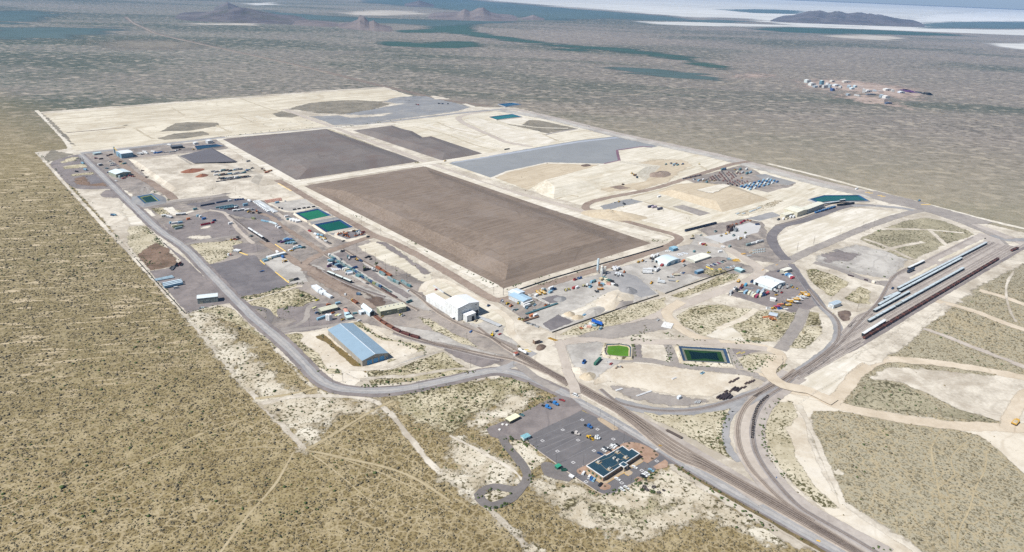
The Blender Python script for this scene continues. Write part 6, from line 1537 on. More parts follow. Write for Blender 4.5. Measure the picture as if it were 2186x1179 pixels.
def k_dumper(L,W_,H,c,**k):
 P=[("cab",MB().box((L*.34,0,1.1),(L*.2,W_*.7,1.5),.85,.9).mesh("cab",paint(c,.4,.4)),(0,0,0),()),
("windscreen",MB().box((L*.44,0,1.9),(.1,W_*.55,.6)).mesh("windscreen",paint(GLASS,.1,.5)),(0,0,0),()),
("dump_body",MB().prism([(-L*.46,1.3),(L*.18,1.1),(L*.26,2.6),(-L*.5,2.4)],-W_/2,W_/2).mesh("dump_body",paint(k.get('top') or c,.5,.4)),(0,0,0),()),
("load",MB().box((-L*.12,0,2.3),(L*.6,W_*.85,.5),.7,.6).mesh("load",paint(k.get('load') or TAN,.95)),(0,0,0),()),
("chassis",MB().box((0,0,.7),(L*.8,W_*.4,.45)).mesh("chassis",paint(BLACK,.6)),(0,0,0),())]
 wheels(P,(L*.34,-L*.18,-L*.36),(-W_/2+.3,W_/2-.3),.7,.5)
 return P

def k_dozer(L,W_,H,c,**k):
 tm=MB().prism([(-L*.36,.3),(-L*.3,0),(L*.26,0),(L*.32,.3),(L*.32,.7),(L*.26,1.0),(-L*.3,1.0),(-L*.36,.7)],-.28,.28).mesh("track",paint(BLACK,.8))
 return [("track",tm,(0,-W_/2+.28,0),()),("track",tm,(0,W_/2-.28,0),()),
("engine_hood",MB().box((L*.12,0,.9),(L*.4,W_*.5,1.0),.95,.9).mesh("engine_hood",paint(c,.4,.4)),(0,0,0),()),
("cab",MB().box((-L*.2,0,.9),(L*.28,W_*.55,2.0),.9,.9).mesh("cab",paint(tuple(q*.8 for q in c),.4)),(0,0,0),()),
("blade",MB().box((L*.45,0,.1),(.25,W_*1.15,1.2)).mesh("blade",paint(tuple(q*.8 for q in c),.5)),(0,0,0),())]

def k_lift(L,W_,H,c,**k):
 P=[("chassis",MB().box((0,0,.5),(L*.8,W_*.8,.7)).mesh("chassis",paint(c,.4,.4)),(0,0,0),()),
("cab",MB().box((-L*.05,W_*.25,1.1),(1.5,1.0,1.4),.85,.9).mesh("cab",paint(GLASS,.2,.5)),(0,0,0),()),
("boom",MB().bar((-L*.4,-.2,1.9),(L*.45,-.2,1.3),.4,.45).mesh("boom",paint(c,.4)),(0,0,0),()),
("fork",MB().box((L*.52,-.6,.3),(1.2,.12,.1)).box((L*.52,.2,.3),(1.2,.12,.1)).box((L*.45,-.2,.3),(.1,1.2,1.0)).mesh("fork",paint(BLACK,.6)),(0,0,0),())]
 wheels(P,(-L*.28,L*.28),(-W_/2+.2,W_/2-.2),.6,.4)
 return P

def k_bag(L,W_,H,c,**k):
 b=MB().box((0,0,0),(L,W_,H*.85),.94,.94).box((0,0,H*.85),(L*.86,W_*.86,H*.15),.5,.5)
 return [("bag",b.mesh("bag",paint(c,.8)),(0,0,0),()),("pallet",MB().box((0,0,-.02),(L*1.02,W_*1.02,.14)).mesh("pallet",paint((.3,.22,.13),.9)),(0,0,0),())]

def k_planks(L,W_,H,c,**k):
 P=[]
 n=max(2,int(round(W_/.9)))
 m=MB().box((0,0,.15),(L,W_/n*.86,H-.15)).mesh("beam",paint(c,.6))
 for i in range(n):P.append(("beam",m,(0,-W_/2+W_*(i+.5)/n,0),()))
 P.append(("bearer",MB().box((-L*.35,0,0),(.25,W_,.16)).box((L*.35,0,0),(.25,W_,.16)).mesh("bearer",paint((.25,.18,.1),.9)),(0,0,0),()))
 return P

def k_pipes(L,W_,H,c,**k):
 P=[];r=H/2;n=max(1,int(round(W_/H)))
 m=MB().cyl((-L/2,0,r),(L/2,0,r),r,8).mesh("pipe",paint(c,.5))
 for i in range(n):P.append(("pipe",m,(0,-W_/2+W_*(i+.5)/n,0),()))
 return P

def k_tankv(L,W_,H,c,**k):
 return [("tank",MB().cyl((0,0,.1),(0,0,H*.86),W_/2,14).cyl((0,0,H*.86),(0,0,H),W_/2,14,W_*.12).mesh("tank",paint(c,.45)),(0,0,0),()),
("base",MB().cyl((0,0,0),(0,0,.12),W_/2+.15,14).mesh("base",paint(CONC,.8)),(0,0,0),())]

def k_barrier(L,W_,H,c,**k):
 pr=MB().prism([(-W_/2,0),(W_/2,0),(W_/2,.1),(W_*.2,H*.5),(W_*.14,H),(-W_*.14,H),(-W_*.2,H*.5),(-W_/2,.1)],-L/2,L/2);pr.v=[(q[1],q[0],q[2]) for q in pr.v]
 return [("barrier_block",pr.mesh("barrier_block",paint(c,.7)),(0,0,0),())]

def k_wheelset(L,W_,H,c,**k):
 b=MB().cyl((0,-1,.6),(0,1,.6),.13,6)
 w=MB().cyl((0,-.12,.6),(0,.12,.6),.6,10).mesh("wheel",paint(c,.6))
 return [("axle",b.mesh("axle",paint(c,.6)),(0,0,0),()),("wheel",w,(0,-.72,0),()),("wheel",w,(0,.72,0),())]

KINDS=dict(container=(k_container,2.5,2.6,'container'),openbox=(k_openbox,2.5,2.2,'skip'),gondola=(k_gondola,3.1,2.9,'railcar'),tank=(k_tank,3.0,4.4,'railcar'),flatcar=(k_flatcar,2.8,1.2,'railcar'),
car=(k_car,1.85,1.5,'car'),semi=(k_semi,2.5,3.0,'truck'),trailer=(k_trailer,2.6,3.6,'trailer'),office=(k_office,3.6,3.2,'site office'),loader=(k_loader,2.7,3.2,'wheel loader'),excavator=(k_excavator,3.0,3.2,'excavator'),
dumper=(k_dumper,3.0,3.0,'dump truck'),dozer=(k_dozer,3.0,3.0,'bulldozer'),lift=(k_lift,2.4,2.4,'forklift'),bag=(k_bag,2.4,1.9,'bulk bag'),planks=(k_planks,2.4,1.0,'beam stack'),pipes=(k_pipes,2.4,1.0,'pipe stack'),tankv=(k_tankv,3.0,5.0,'tank'),
barrier=(k_barrier,.6,.9,'barrier'),wheelset=(k_wheelset,1.9,.92,'wheelset'))

def place(kind,loc,rz,L,c,noun,where,w=None,h=None,px=(0,0),label=None,group=None,z=None,name=None,cname=None,cat=None,**k):
 fn,W0,H0,cat0=KINDS[kind]
 w=w or W0;h=h or H0;L=round(L*2)/2
 key=(kind,L,round(w,1),round(h,1),tuple(c),tuple(sorted((a,str(b)) for a,b in k.items())))
 if key not in CACHE:CACHE[key]=fn(L,round(w,1),round(h,1),c,**k)
 cat=cat or cat0
 nm=name or (noun.split()[-1] if noun else cat).replace(' ','_').replace('-','_')
 if name is None:nm=re.sub(r'[^a-z_]','',(noun or cat).replace(' ','_').replace('-','_'))
 zz=gz(*loc) if z is None else z
 t=thing(nm,cat,(loc[0],loc[1],zz),rz,noun,where,CNAME.get(tuple(c),'') if cname is None else cname,px,label,group)
 for pn,me,pl,sub in CACHE[key]:
  o=bpy.data.objects.new(pn,me);COL.objects.link(o);o.parent=t;o.location=pl
 return t

import re

def item(kind,f,x0,y0,x1,y1,c,noun,where,L=None,**k):
 """a thing lying along the ground line between two pixels"""
 a,b=W(f,x0,y0),W(f,x1,y1);d=b-a
 LL=np.hypot(*d) if L is None else L
 return place(kind,(a+b)/2,math.atan2(d[1],d[0]),max(LL,1.0),c,noun,where,px=nat(f,(x0+x1)/2,(y0+y1)/2),**k)

def at(kind,f,x,y,deg,L,c,noun,where,**k):
 return place(kind,W(f,x,y)+rng.normal(0,.35,2),math.radians(deg)+rng.normal(0,.07),L,c,noun,where,px=nat(f,x,y),**k)

def row(kind,f,a,b,n,deg,L,cols,noun,where,**k):
 """n alike things set out evenly between two pixels, all facing deg"""
 A,B=W(f,*a),W(f,*b)
 for i in range(n):
  p=A+(B-A)*(i/max(1,n-1));c=cols[i%len(cols)] if isinstance(cols,list) else cols
  place(kind,p,math.radians(deg)+(rng.random()-.5)*.03,L,c,noun,where,px=(nat(f,*a)[0]+(nat(f,*b)[0]-nat(f,*a)[0])*i/max(1,n-1),nat(f,*a)[1]+(nat(f,*b)[1]-nat(f,*a)[1])*i/max(1,n-1)),**k)

ORD='first second third fourth fifth sixth seventh eighth ninth tenth eleventh twelfth thirteenth fourteenth fifteenth sixteenth seventeenth eighteenth nineteenth twentieth twenty-first twenty-second twenty-third twenty-fourth twenty-fifth twenty-sixth'.split()

def train(kind,A,B,pitch,c,noun,phrase,group,name,**k):
 """cars coupled in a line; the two end cars have labels of their own"""
 d=B-A;L=np.hypot(*d);n=max(1,int(round(L/pitch)));p=L/n
 for i in range(n):
  q=A+d*((i+.5)/n)
  if n>2 and 0<i<n-1:lab=ORD[i]+' '+noun+' from near end of '+phrase
  elif n==1:lab=noun+' '+phrase
  else:lab=('nearest ' if i==0 else 'farthest ')+noun+' of '+phrase
  place(kind,q,math.atan2(d[1],d[0]),p-.9,c,noun,phrase,label=lab,group=group,name=name,z=gz(*q)+.5,**k)

SW=(.52,.58,.60);BRN=(.15,.06,.045)
P_=YR
def tr(key,*a,**k):train(k.pop('kind','gondola'),*P_[key],16.6,*a,**k)
tr('r2',BRN,"brown gondola railcar","the yard's long brown train","long brown gondola train","gondola_railcar",load=(.09,.05,.04))
tr('r1',(.03,.04,.045),"white topped railcar","the short white string beside the brown train","white topped cars beside the brown train","covered_railcar",cover=(.76,.79,.79),h=4.0)
A3_,B3_=P_['r3'];q1,q2=W('E5',305,785),W('E5',370,755)
COV=dict(cover=SW)
train('gondola',A3_,A3_+(B3_-A3_)*.245,16.6,(.05,.07,.08),"pale covered railcar","the middle track's nearer string","pale cars at the near end of the middle track","covered_railcar",**COV)
train('gondola',A3_+(B3_-A3_)*.248,A3_+(B3_-A3_)*.305,16.6,(.02,.025,.03),"dark sided railcar","coupled between the two pale strings on the middle track","dark cars on the middle track","covered_railcar",cover=(.40,.45,.45))
train('gondola',A3_+(B3_-A3_)*.308,B3_,16.6,(.05,.07,.08),"pale covered railcar","the middle track's longer string","pale cars at the far end of the middle track","covered_railcar",**COV)
for key,ph,gr in (('r4',"the short string left of the middle track","pale cars of the short string left of the middle track"),('r5',"the string nearest the yard throat","pale cars of the string nearest the throat"),('r6',"the upper short string by the yard throat","pale cars of the upper short string"),('r7',"the yard's longest pale string","pale cars of the longest inner string"),('r8',"the string below the longest one","pale cars of the second inner string"),('r9',"the yard's topmost white string","white cars at the top of the yard")):
 tr(key,(.04,.05,.055),("white covered railcar" if key=='r9' else "pale covered railcar"),ph,gr,"covered_railcar",cover=((.76,.78,.78) if key=='r9' else SW))
train('tank',*P_['r10'],15,(.025,.04,.07),"dark blue tank railcar","beside the short white string at the yard top","dark tank cars by the yard top","tank_railcar")
train('gondola',W('E5',1560,190),W('E5',1632,158),16,BRN,"brown gondola railcar","standing alone at the yard's far exit","single brown car at the yard exit","gondola_railcar",load=(.09,.05,.04))
train('gondola',W('C1',1058,385),W('C1',1190,470),16,(.03,.035,.04),"white topped railcar","the container yard string","white topped cars in the container yard","covered_railcar",cover=(.74,.76,.76))
train('gondola',W('C1',1195,478),W('C1',1228,497),14,(.035,.03,.03),"black gondola railcar","coupled behind the white string in the container yard","black car in the container yard","gondola_railcar")
train('gondola',W('E4',95,535),W('E4',600,745),17,(.02,.025,.025),"pale topped railcar","the lone string on the dark dirt siding","pale topped cars on the dirt siding","covered_railcar",cover=(.66,.72,.68))
for i,(a,b) in enumerate((((845,330),(900,372)),((905,375),(950,402)),((955,405),(1010,437)),((1012,440),(1075,470)),((1080,472),(1160,500)),((1165,502),(1245,525)))):
 item('gondola','C3',*a,*b,(.24,.09,.05) if i<3 else (.13,.04,.035),"open gondola railcar","on the curved siding below the engine shed",cname='rust orange' if i<3 else 'dark red',group="gondolas on the curved siding",name="gondola_railcar",load=(.12,.07,.05))
item('gondola','C3',650,188,684,212,(.30,.10,.05),"gondola railcar","on the track behind the engine shed",cname='rust orange',name='gondola_railcar',load=(.14,.08,.05))
t=item('loader','C3',634,178,650,192,(.75,.40,.03),"railcar mover","at the end of the track behind the engine shed",cname='yellow',h=3,name='railcar_mover',cat='railcar mover')
item('tank','C4',1122,800,1200,838,(.70,.70,.68),"tank railcar","with dark ends standing on the level crossing",cname='white',name='tank_railcar')
for i,(a,b) in enumerate((((1115,415),(1210,470)),((1215,480),(1310,540)),((1318,545),(1430,610)))):
 item('gondola','E4',*a,*b,(.34,.11,.045),"gondola railcar","on the siding by the pole line",cname='orange',group="orange gondolas by the pole line",name="gondola_railcar",load=(.2,.09,.05))
for i,(a,b) in enumerate((((1215,855),(1320,915)),((1325,925),(1430,985)),((1435,990),(1545,1050)))):
 item('flatcar','E4',*a,*b,(.10,.05,.04),"flat railcar","near the lower end of the loading track",cname='dark',name='flat_railcar')
train('gondola',W('B4',390,380),W('B4',560,328),14,(.04,.17,.42),"blue gondola railcar","the blue string below the angular pond","blue gondolas below the angular pond","gondola_railcar",load=(.2,.3,.36))
train('gondola',W('B4',575,318),W('B4',720,300),15,(.02,.025,.035),"black gondola railcar","the black string below the angular pond","black gondolas below the angular pond","gondola_railcar")
train('gondola',W('B4',462,308),W('B4',640,283),15,(.04,.05,.06),"pale covered railcar","the string leaving the cream building's wing","pale cars leaving the cream wing","covered_railcar",cover=SW)
item('flatcar','D4',1025,1015,1155,1082,(.10,.075,.06),"flat railcar","parked beside the main line opposite the office",L=16,cname='long dark',name='flat_railcar')
# wheelsets stored on the curve
pp=resample(tw('D5',[(352,198),(310,235),(280,280),(265,330),(256,390),(252,458)]),3.4,False,True)
for i,q in enumerate(pp):
 t_=pp[min(i+1,len(pp)-1)]-pp[max(i-1,0)]
 for j in range(2):
  place('wheelset',q+np.array([rng.normal(0,.25),rng.normal(0,.25)])+np.array([math.cos(math.atan2(t_[1],t_[0])),math.sin(math.atan2(t_[1],t_[0]))])*j*1.25,math.atan2(t_[1],t_[0]),1,(.022,.02,.024),"","",label="black railway wheelset in the long row on the inner curve track",group="wheelsets stored on the curve",name='wheelset',z=gz(*q)+.55,w=1.9)

  # ------------------------------------------------------------------ container yard at the left
PL="in the container yard by the main road"
for x0,y0,x1,y1,c in ((345,330,364,326,SKYB),(366,334,425,326,WHITE),(425,328,463,322,SKYB),(366,360,415,352,CREAM),(380,368,470,352,OLIVE),(395,382,462,368,GREYG),(500,296,531,290,ORANGE),(590,268,612,262,SKYB),(614,274,634,268,WHITE),(640,294,672,286,BLUE),(735,310,764,304,NAVY),(876,336,912,328,WHITE),(560,207,592,200,TEAL),(1085,285,1115,290,OLIVE)):
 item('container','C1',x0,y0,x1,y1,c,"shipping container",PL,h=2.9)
for x0,y0,x1,y1 in ((628,346,652,342),(653,342,682,336),(684,336,712,330),(725,326,747,321)):
 item('openbox','C1',x0,y0,x1,y1,(.40,.02,.05),"skip","in the row at the middle of the container yard",cname='crimson')
for x0,y0,x1,y1,c,n_ in ((272,268,318,262,CREAM,'cabin'),(320,272,368,280,STEEL,'flat cabin'),(402,255,448,250,CREAM,'cabin'),(450,252,492,246,STEEL,'flat cabin')):
 item('office','C1',x0,y0,x1,y1,c,n_,"beside the striped scrub plot",h=2.8)
PL="in the dark row topping the container yard"
for i in range(6):
 a=626+i*21;item('openbox','C1',a,173-i*3.7,a+20,170-i*3.7,(.03,.05,.10),"open box",PL,cname='navy',load=(.06,.06,.07))
for i in range(6):
 a=766+i*18;item('openbox','C1',a,146-i*3.2,a+17,143-i*3.2,(.04,.08,.16),"open box","in the container yard's upper blue row",cname='dark blue',load=(.05,.06,.08))
item('container','C1',872,130,902,124,WHITE,"shipping container","at the end of the upper blue row")
for i in range(4):
 a=930+i*22;item('openbox','C1',a,121-i*2.5,a+18,119-i*2.5,BLUE,"open box","behind the white bag rows")
for r_,(x,y,n_,c) in enumerate(((762,190,7,TEAL),(795,196,7,SKYB),(830,200,6,TEAL),(872,205,4,RUST))):
 for i in range(n_):
  a,b=x+i*23,y-i*3.6
  item('openbox' if r_%2 else 'container','C1',a,b,a+20,b-3.2,c,"steel box",("in the %s line of the crowded box stack"%('first','second','third','fourth')[r_]),h=2.0)
item('container','C1',930,195,956,190,WHITE,"upright box","at the end of the crowded box stack",h=3.5)
item('container','C1',1008,172,1050,163,SKYB,"stacked container","at the end of the crowded box stack",h=4)
for x,y,dg,k_,c,lab in ((1060,225,20,'loader',YELLOW,"yellow wheel loader among black scrap in the container yard"),(1095,235,200,'excavator',BROWN,"brown excavator among black scrap in the container yard"),(1130,222,80,'excavator',ORANGE,"orange excavator among black scrap in the container yard"),(1150,238,10,'dozer',DGREY,"dark grey bulldozer at the scrap pile's right end"),(1085,205,0,'semi',LGREY,"pale grey truck behind the scrap pile")):
 at(k_,'C1',x,y,dg,8,c,"","",label=lab)
for x,y,dg in ((970,212,0),(1000,208,0),(940,215,0),(1040,212,0)):
 at('office','C1',x,y,dg,7,LGREY,"cabin","in front of the crowded box stack",h=2.4)
 # white bag rows
for r_,(a,b,n_) in enumerate((((1118,133),(1240,218),10),((1140,131),(1295,226),13))):
 row('bag','C1',a,b,n_,0,7.5,(.74,.77,.77),"covered bale","in the %s white row by the gravel pad"%('nearer','farther')[r_],w=4.0,h=2.0,cname='white')
at('container','C1',1065,127,100,9,WHITE,"shipping container","beside the white bag rows")
for r_ in range(3):
 row('bag','C1',(1207+r_*10,123+r_*9),(1342+r_*4,103+r_*9),9,0,2.6,PINK,"bulk bag","in the %s pink row by the gravel pad"%('back','middle','front')[r_],w=2.4,h=1.4)
item('container','C1',1296,146,1330,140,SKYB,"shipping container","beside the pink bags")
for q in ((1330,188,DGREY),(1352,193,BLACK),(1385,128,WHITE)):at('car','C1',q[0],q[1],60,5.5,q[2],"pickup","on the gravel pad behind the green pond",style='pickup')
for x,y in ((640+2,0),):pass
for i in range(5):at('openbox','C2',290+i*42,203-i*6,5,5,BLACK,"skip","along the gravel pad edge by the green pond",h=1.5)
item('container','C1',1380,272,1415,266,WHITE,"shipping container","left of the green pond");item('container','C1',1398,296,1440,288,TEAL,"shipping container","left of the green pond")
for i in range(3):item('container','C1',1425+i*26,302+i*7,1470+i*26,296+i*7,WHITE,"flat topped container","left of the green pond",w=7)
for i,(x0,y0,x1,y1) in enumerate(((1172,303,1208,312),(1210,312,1240,316),(1242,316,1275,325),(1276,325,1310,338))):
 item('container','C1',x0,y0,x1,y1,SKYB if i<2 else (.6,.7,.74),"flat container","in the string along the yard road",cname='light blue' if i<2 else 'pale blue',h=1.8)
item('container','C1',1300,360,1322,352,WHITE,"shipping container","at the end of the yard road string");item('container','C1',1318,372,1348,364,WHITE,"shipping container","at the end of the yard road string")
# yellow barriers, centre yard
row('barrier','C1',(1163,662),(1200,694),8,-95,3.2,(.72,.50,.12),"","",label="yellow kerb block between the dark lot and the concrete yard, upper run",group="yellow kerb blocks, upper run",name='kerb_block',w=1.2)
row('barrier','C1',(1302,768),(1415,858),20,-93,3.4,(.72,.50,.12),"","",label="yellow kerb block between the dark lot and the concrete yard, lower run",group="yellow kerb blocks, lower run",name='kerb_block',w=1.2)
row('barrier','C1',(983,590),(1042,611),10,-60,3.6,(.72,.52,.16),"","",label="yellow kerb block at the top corner of the dark lot",group="yellow kerb blocks at the lot corner",name='kerb_block',w=1.2)
row('barrier','C1',(1300,518),(1388,578),14,-85,3.6,(.70,.48,.14),"","",label="yellow kerb block along the brown road by the blue boxes",group="yellow kerb blocks by the brown road",name='kerb_block',w=1.2)
at('office','C1',955,578,-60,9,LGREY,"flat cabin","at the top corner of the dark lot",h=2,w=6)
at('tankv','C1',872,618,0,3,WHITE,"tank","beside the dark lot's upper edge",w=3,h=3.4);at('tankv','C1',893,614,0,3,PINK,"tank","beside the dark lot's upper edge",w=3,h=3.0)
at('dozer','C1',1075,445,30,6,GREYG,"machine","on the mound beside the white topped railcars",h=3.5)
for x,y,c in ((905,478,YELLOW),(930,470,RED),(945,475,ORANGE),(970,468,BROWN),(960,455,DGREY)):at('lift','C1',x,y,20,5,c,"lift machine","on the edge of the rough ground")
at('car','C1',1175,762,0,5.4,BLUE,"pickup","alone on the dark lot",style='pickup')
item('office','C1',1257,638,1355,612,(.45,.62,.68),"long cabin","at the top of the concrete yard",cname='pale blue',L=26,w=5)
item('container','C1',1355,628,1372,640,BLUE,"box","beside the long pale blue cabin")
for x0,y0,x1,y1,c in ((1182,662,1222,652,GREYG),(1190,672,1230,662,SKYB),(1230,655,1262,648,CREAM)):item('container','C1',x0,y0,x1,y1,c,"container","in the corner of the concrete yard")
at('container','C1',1318,592,-90,8,WHITE,"shipping container","above the long pale blue cabin")
at('excavator','C1',1388,672,200,9,(.75,.42,.02),"excavator","at the edge of the concrete yard",cname='bright yellow')
item('openbox','C1',1418,850,1456,836,CREAM,"skip","at the lower corner of the concrete yard");item('openbox','C1',1458,842,1505,828,DGREY,"skip","at the lower corner of the concrete yard")
# yard by the desert fence: planks, trailers
for i in range(4):item('planks','C1',246+i*6,826+i*4,332+i*4,808+i*5,(.30,.40,.46),"beam stack","on the yard by the desert fence",w=2.2,cname='grey blue',L=21)
for i in range(4):item('planks','C1',300+i*4,850+i*4,388+i*4,830+i*4,(.30,.27,.26),"beam stack","on the yard by the desert fence",w=2.0,cname='brown grey',L=21,h=.8)
for i in range(3):item('trailer','C1',326+i*6,880+i*12,420+i*4,860+i*12,(.22,.42,.55),"long trailer","on the yard by the desert fence",cname='light blue',L=21,top=(.55,.66,.72))
item('car','C1',382,915,432,906,WHITE,"van","next to the light blue trailers",style='van',L=6.5,w=2.2,h=2.4)
for x,y,k_,c in ((362,728,'flatcar',BLACK),(385,718,'flatcar',DGREY),(412,706,'openbox',BLACK),(440,697,'openbox',RUST),(455,700,'flatcar',BLACK),(375,738,'flatcar',DGREY)):at(k_,'C1',x,y,60,9,c,"scrap stack","at the top of the yard by the desert fence")
item('car','C1',612,1094,655,1085,(.55,.66,.66),"pickup","below the lone white roofed shed",cname='pale',style='pickup',L=5.6)
# blue boxes in the middle yard
PL="in the middle yard by the brown road"
for x,y,c in ((155,495,DGREY),(180,500,PURPLE),(205,492,NAVY),(230,475,BLUE),(255,480,BLUE),(265,488,TEAL),(225,510,TEAL),(250,508,SKYB),(275,505,SKYB),(215,472,SKYB),(240,492,BLACK),(290,512,GREYG)):
 at('container','C2',x,y,4,6.5,c,"box",PL,h=2.4)
for i,(x,y) in enumerate(((255,570),(275,562),(295,556),(318,550),(342,546),(365,546),(300,540),(325,535))):
 at('openbox' if i%2 else 'container','C2',x,y,4,6.5,(WHITE,SKYB,TEAL)[i%3],"flat box",PL,h=1.8)
at('lift','C2',262,576,0,5,YELLOW,"forklift","beside the flat boxes in the middle yard")
# equipment by the ponds
for i,(x,y,c,k_) in enumerate(((425,398,RED,'openbox'),(475,425,WHITE,'container'),(497,432,SKYB,'container'),(500,460,WHITE,'container'),(530,455,YELLOW,'lift'),(548,470,CREAM,'container'),(565,465,YELLOW,'lift'),(570,490,LGREY,'container'),(605,505,BLACK,'car'),(540,440,SKYB,'container'),(520,470,LGREY,'openbox'))):
 at(k_,'C2',x,y,-80,6,c,{'lift':'forklift','car':'pickup','container':'box','openbox':'skip'}[k_],"on the track below the dark green pond",h=2.0,**({'style':'pickup'} if k_=='car' else {}))
for i,(x,y,dg,k_,c) in enumerate(((690,425,20,'loader',ORANGE),(708,418,60,'lift',ORANGE),(735,412,110,'lift',ORANGE),(745,425,-30,'dumper',ORANGE),(755,440,10,'lift',ORANGE),(775,452,100,'lift',ORANGE),(735,440,10,'lift',BROWN),(770,408,15,'car',DGREY),(820,400,30,'dozer',BROWN),(842,415,70,'lift',BROWN),(845,438,10,'lift',ORANGE),(858,420,100,'openbox',LGREY),(870,412,5,'semi',WHITE),(882,425,5,'semi',LGREY),(860,402,5,'openbox',SKYB),(905,412,0,'openbox',RED),(835,395,0,'lift',YELLOW),(895,428,20,'lift',ORANGE))):
 at(k_,'C2',x,y,dg,6.5,c,{'loader':'wheel loader','lift':'forklift','dumper':'dump truck','car':'pickup','dozer':'bulldozer','openbox':'skip','semi':'truck'}[k_],"on the kerbed pad by the dark green pond",**({'style':'pickup'} if k_=='car' else {}))
at('dozer','C2',948,452,20,6,DGREY,"bulldozer","on the brown road by the kerbed pad");at('car','C2',728,487,10,5.5,BLACK,"pickup","below the kerbed equipment pad",style='pickup')
# loading yard
PL="in the double row beside the loading track"
pts=[(150,185,GREYG),(185,205,GREYG),(225,228,TEAL),(255,248,NAVY),(300,280,GREYG),(335,305,TEAL),(375,330,GREYG),(430,365,GREYG),(465,385,TEAL),(500,405,GREYG),(545,425,GREYG),(580,445,TEAL),(625,470,GREYG),(660,490,TEAL),(705,520,NAVY),(740,545,GREYG),(775,570,GREYG),(815,595,TEAL),(850,620,NAVY),(890,640,GREYG),(940,680,GREYG),(985,700,TEAL),(1020,715,NAVY),(1070,755,OLIVE),(1110,775,GREYG),(1150,795,GREYG),(1195,815,NAVY)]
for i,(x,y,c) in enumerate(pts):at('container' if i%3 else 'openbox','E4',x,y+10,-88+(i%3)*2,6,c,"steel box",PL,h=3.0 if i%4 else 2.2)
for x,y in ((1250,835),(1290,858),(1330,880),(1370,905),(1405,925)):at('openbox','E4',x,y,-88,5.5,GREYG,"low open box","at the lower end of the loading yard",h=1.4)
at('tankv','E4',132,170,0,3,WHITE,"tank","at the top end of the loading track",w=3.4,h=4)
for i,(x,y,c,k_) in enumerate(((140,265,SKYB,'container'),(175,290,TEAL,'container'),(200,330,DGREY,'openbox'),(240,345,NAVY,'openbox'),(290,365,SKYB,'container'),(330,390,NAVY,'openbox'),(360,415,NAVY,'openbox'),(400,430,NAVY,'openbox'),(140,345,WHITE,'container'),(130,390,PURPLE,'openbox'))):at(k_,'E4',x,y,-5,6,c,"box","in the crowded block left of the loading track",h=2.2)
for i in range(5):item('planks','E4',165+i*38,425+i*4,225+i*38,490-i*8,(.62,.62,.64),"beam stack","below the crowded block by the loading track",w=1.4,cname='whitish')
for x,y,c in ((455,455,WHITE),(505,480,CREAM),(545,520,SKYB),(580,540,(.5,.6,.66)),(560,560,WHITE),(520,555,LGREY)):at('container','E4',x,y,-6,6.5,c,"container","in the group right of the crowded block",h=2.8,cname=CNAME.get(c,'pale blue'))
item('container','E4',690,585,770,620,TEAL,"long container","below the loading track",h=2.6);at('car','E4',930,750,-70,5,DGREY,"pickup","below the loading track",style='pickup')
item('container','E4',705,985,785,990,(.09,.16,.24),"container","alone on the dark dirt turning ground",cname='dark blue');at('car','E4',460,975,60,4.8,WHITE,"car","near the dirt siding")
for x,y,dg,k_,c,lab in ((395,72,20,'dozer',DGREY,"dark bulldozer at the top of the loading yard"),(515,205,60,'semi',TEAL,"teal truck at the top of the loading yard"),(540,238,60,'semi',WHITE,"white cab truck behind the teal truck"),(365,250,60,'lift',LGREY,"pale grey forklift by the double row of boxes"),(700,250,80,'loader',YELLOW,"big yellow loader in the loading yard"),(770,280,-70,'semi',NAVY,"navy truck behind the big yellow loader"),
(625,205,-20,'openbox',NAVY,"navy skip left of the big yellow loader"),(860,430,70,'excavator',OLIVE,"olive excavator in the middle of the loading yard"),(900,470,10,'openbox',BLACK,"black skip beside the olive excavator"),(665,425,10,'openbox',BLUE,"blue skip left of the olive excavator"),(1040,450,-60,'semi',WHITE,"white truck near the orange gondolas"),(1090,488,-60,'flatcar',DGREY,"dark flat trailer behind the white truck"),(1115,335,30,'lift',OLIVE,"olive lift machine by the pole line"),(1780,900,30,'car',WHITE,"white van at the lower end of the loading yard"),(1800,1140,0,'openbox',TEAL,"teal skip near the end of the orange rail siding")):
 at(k_,'E4',x,y,dg,8 if k_!='car' else 6,c,"","",label=lab)
for x,y,c in ((1215,540,TEAL),(1260,570,GREYG),(1395,655,GREYG),(1455,690,GREYG),(1500,715,TEAL),(1560,750,GREYG),(1670,730,TEAL),(1700,755,GREYG),(1760,790,GREYG),(1800,815,TEAL)):at('container','E4',x,y,-80,6.5,c,"container","along the siding with the pole line",h=3.2)
for x,y in ((900,205),(945,182),(970,195),(995,240)):at('openbox','E4',x,y,20,4,BLACK,"skip","on the pale ground by the pole line",h=1.0)
for i,(x0,y0,x1,y1) in enumerate(((285,60,345,108),(310,55,375,100),(340,100,380,128),(355,90,400,118),(385,120,455,160))):item('container','C3',x0,y0,x1,y1,(.66,.70,.72),"long trailer","along the fence above the office block",cname='white',h=3.0,w=3.4)
# around the office block
item('container','C3',325,356,398,330,SKYB,"long container","in front of the office block")
for i,(x,y) in enumerate(((416,345),(432,350),(446,342))):at('tankv','C3',x,y+6,0,3.4,WHITE,"water tank","in front of the office block",w=3.6,h=7.5)
at('dozer','C3',425,222,20,6,ORANGE,"bulldozer","behind the office block");item('container','C3',492,215,532,205,SKYB,"container","behind the office block")
for x,y,dg,c,st in ((320,290,20,(.04,.10,.2),'suv'),(345,298,20,BLACK,'sedan'),(705,360,10,WHITE,'van'),(575,128,60,WHITE,'sedan'),(572,250,0,DGREY,'pickup')):at('car','C3',x,y,dg,5,c,st if st!='sedan' else 'car',"near the office block and engine shed",style=st,cname=CNAME.get(c,'dark blue'))
item('container','C3',645,302,684,296,TEAL,"skip container","beside the engine shed",h=1.8);item('openbox','C3',678,122,715,126,NAVY,"open box","alone on the turning ground above the engine shed",h=2.2)
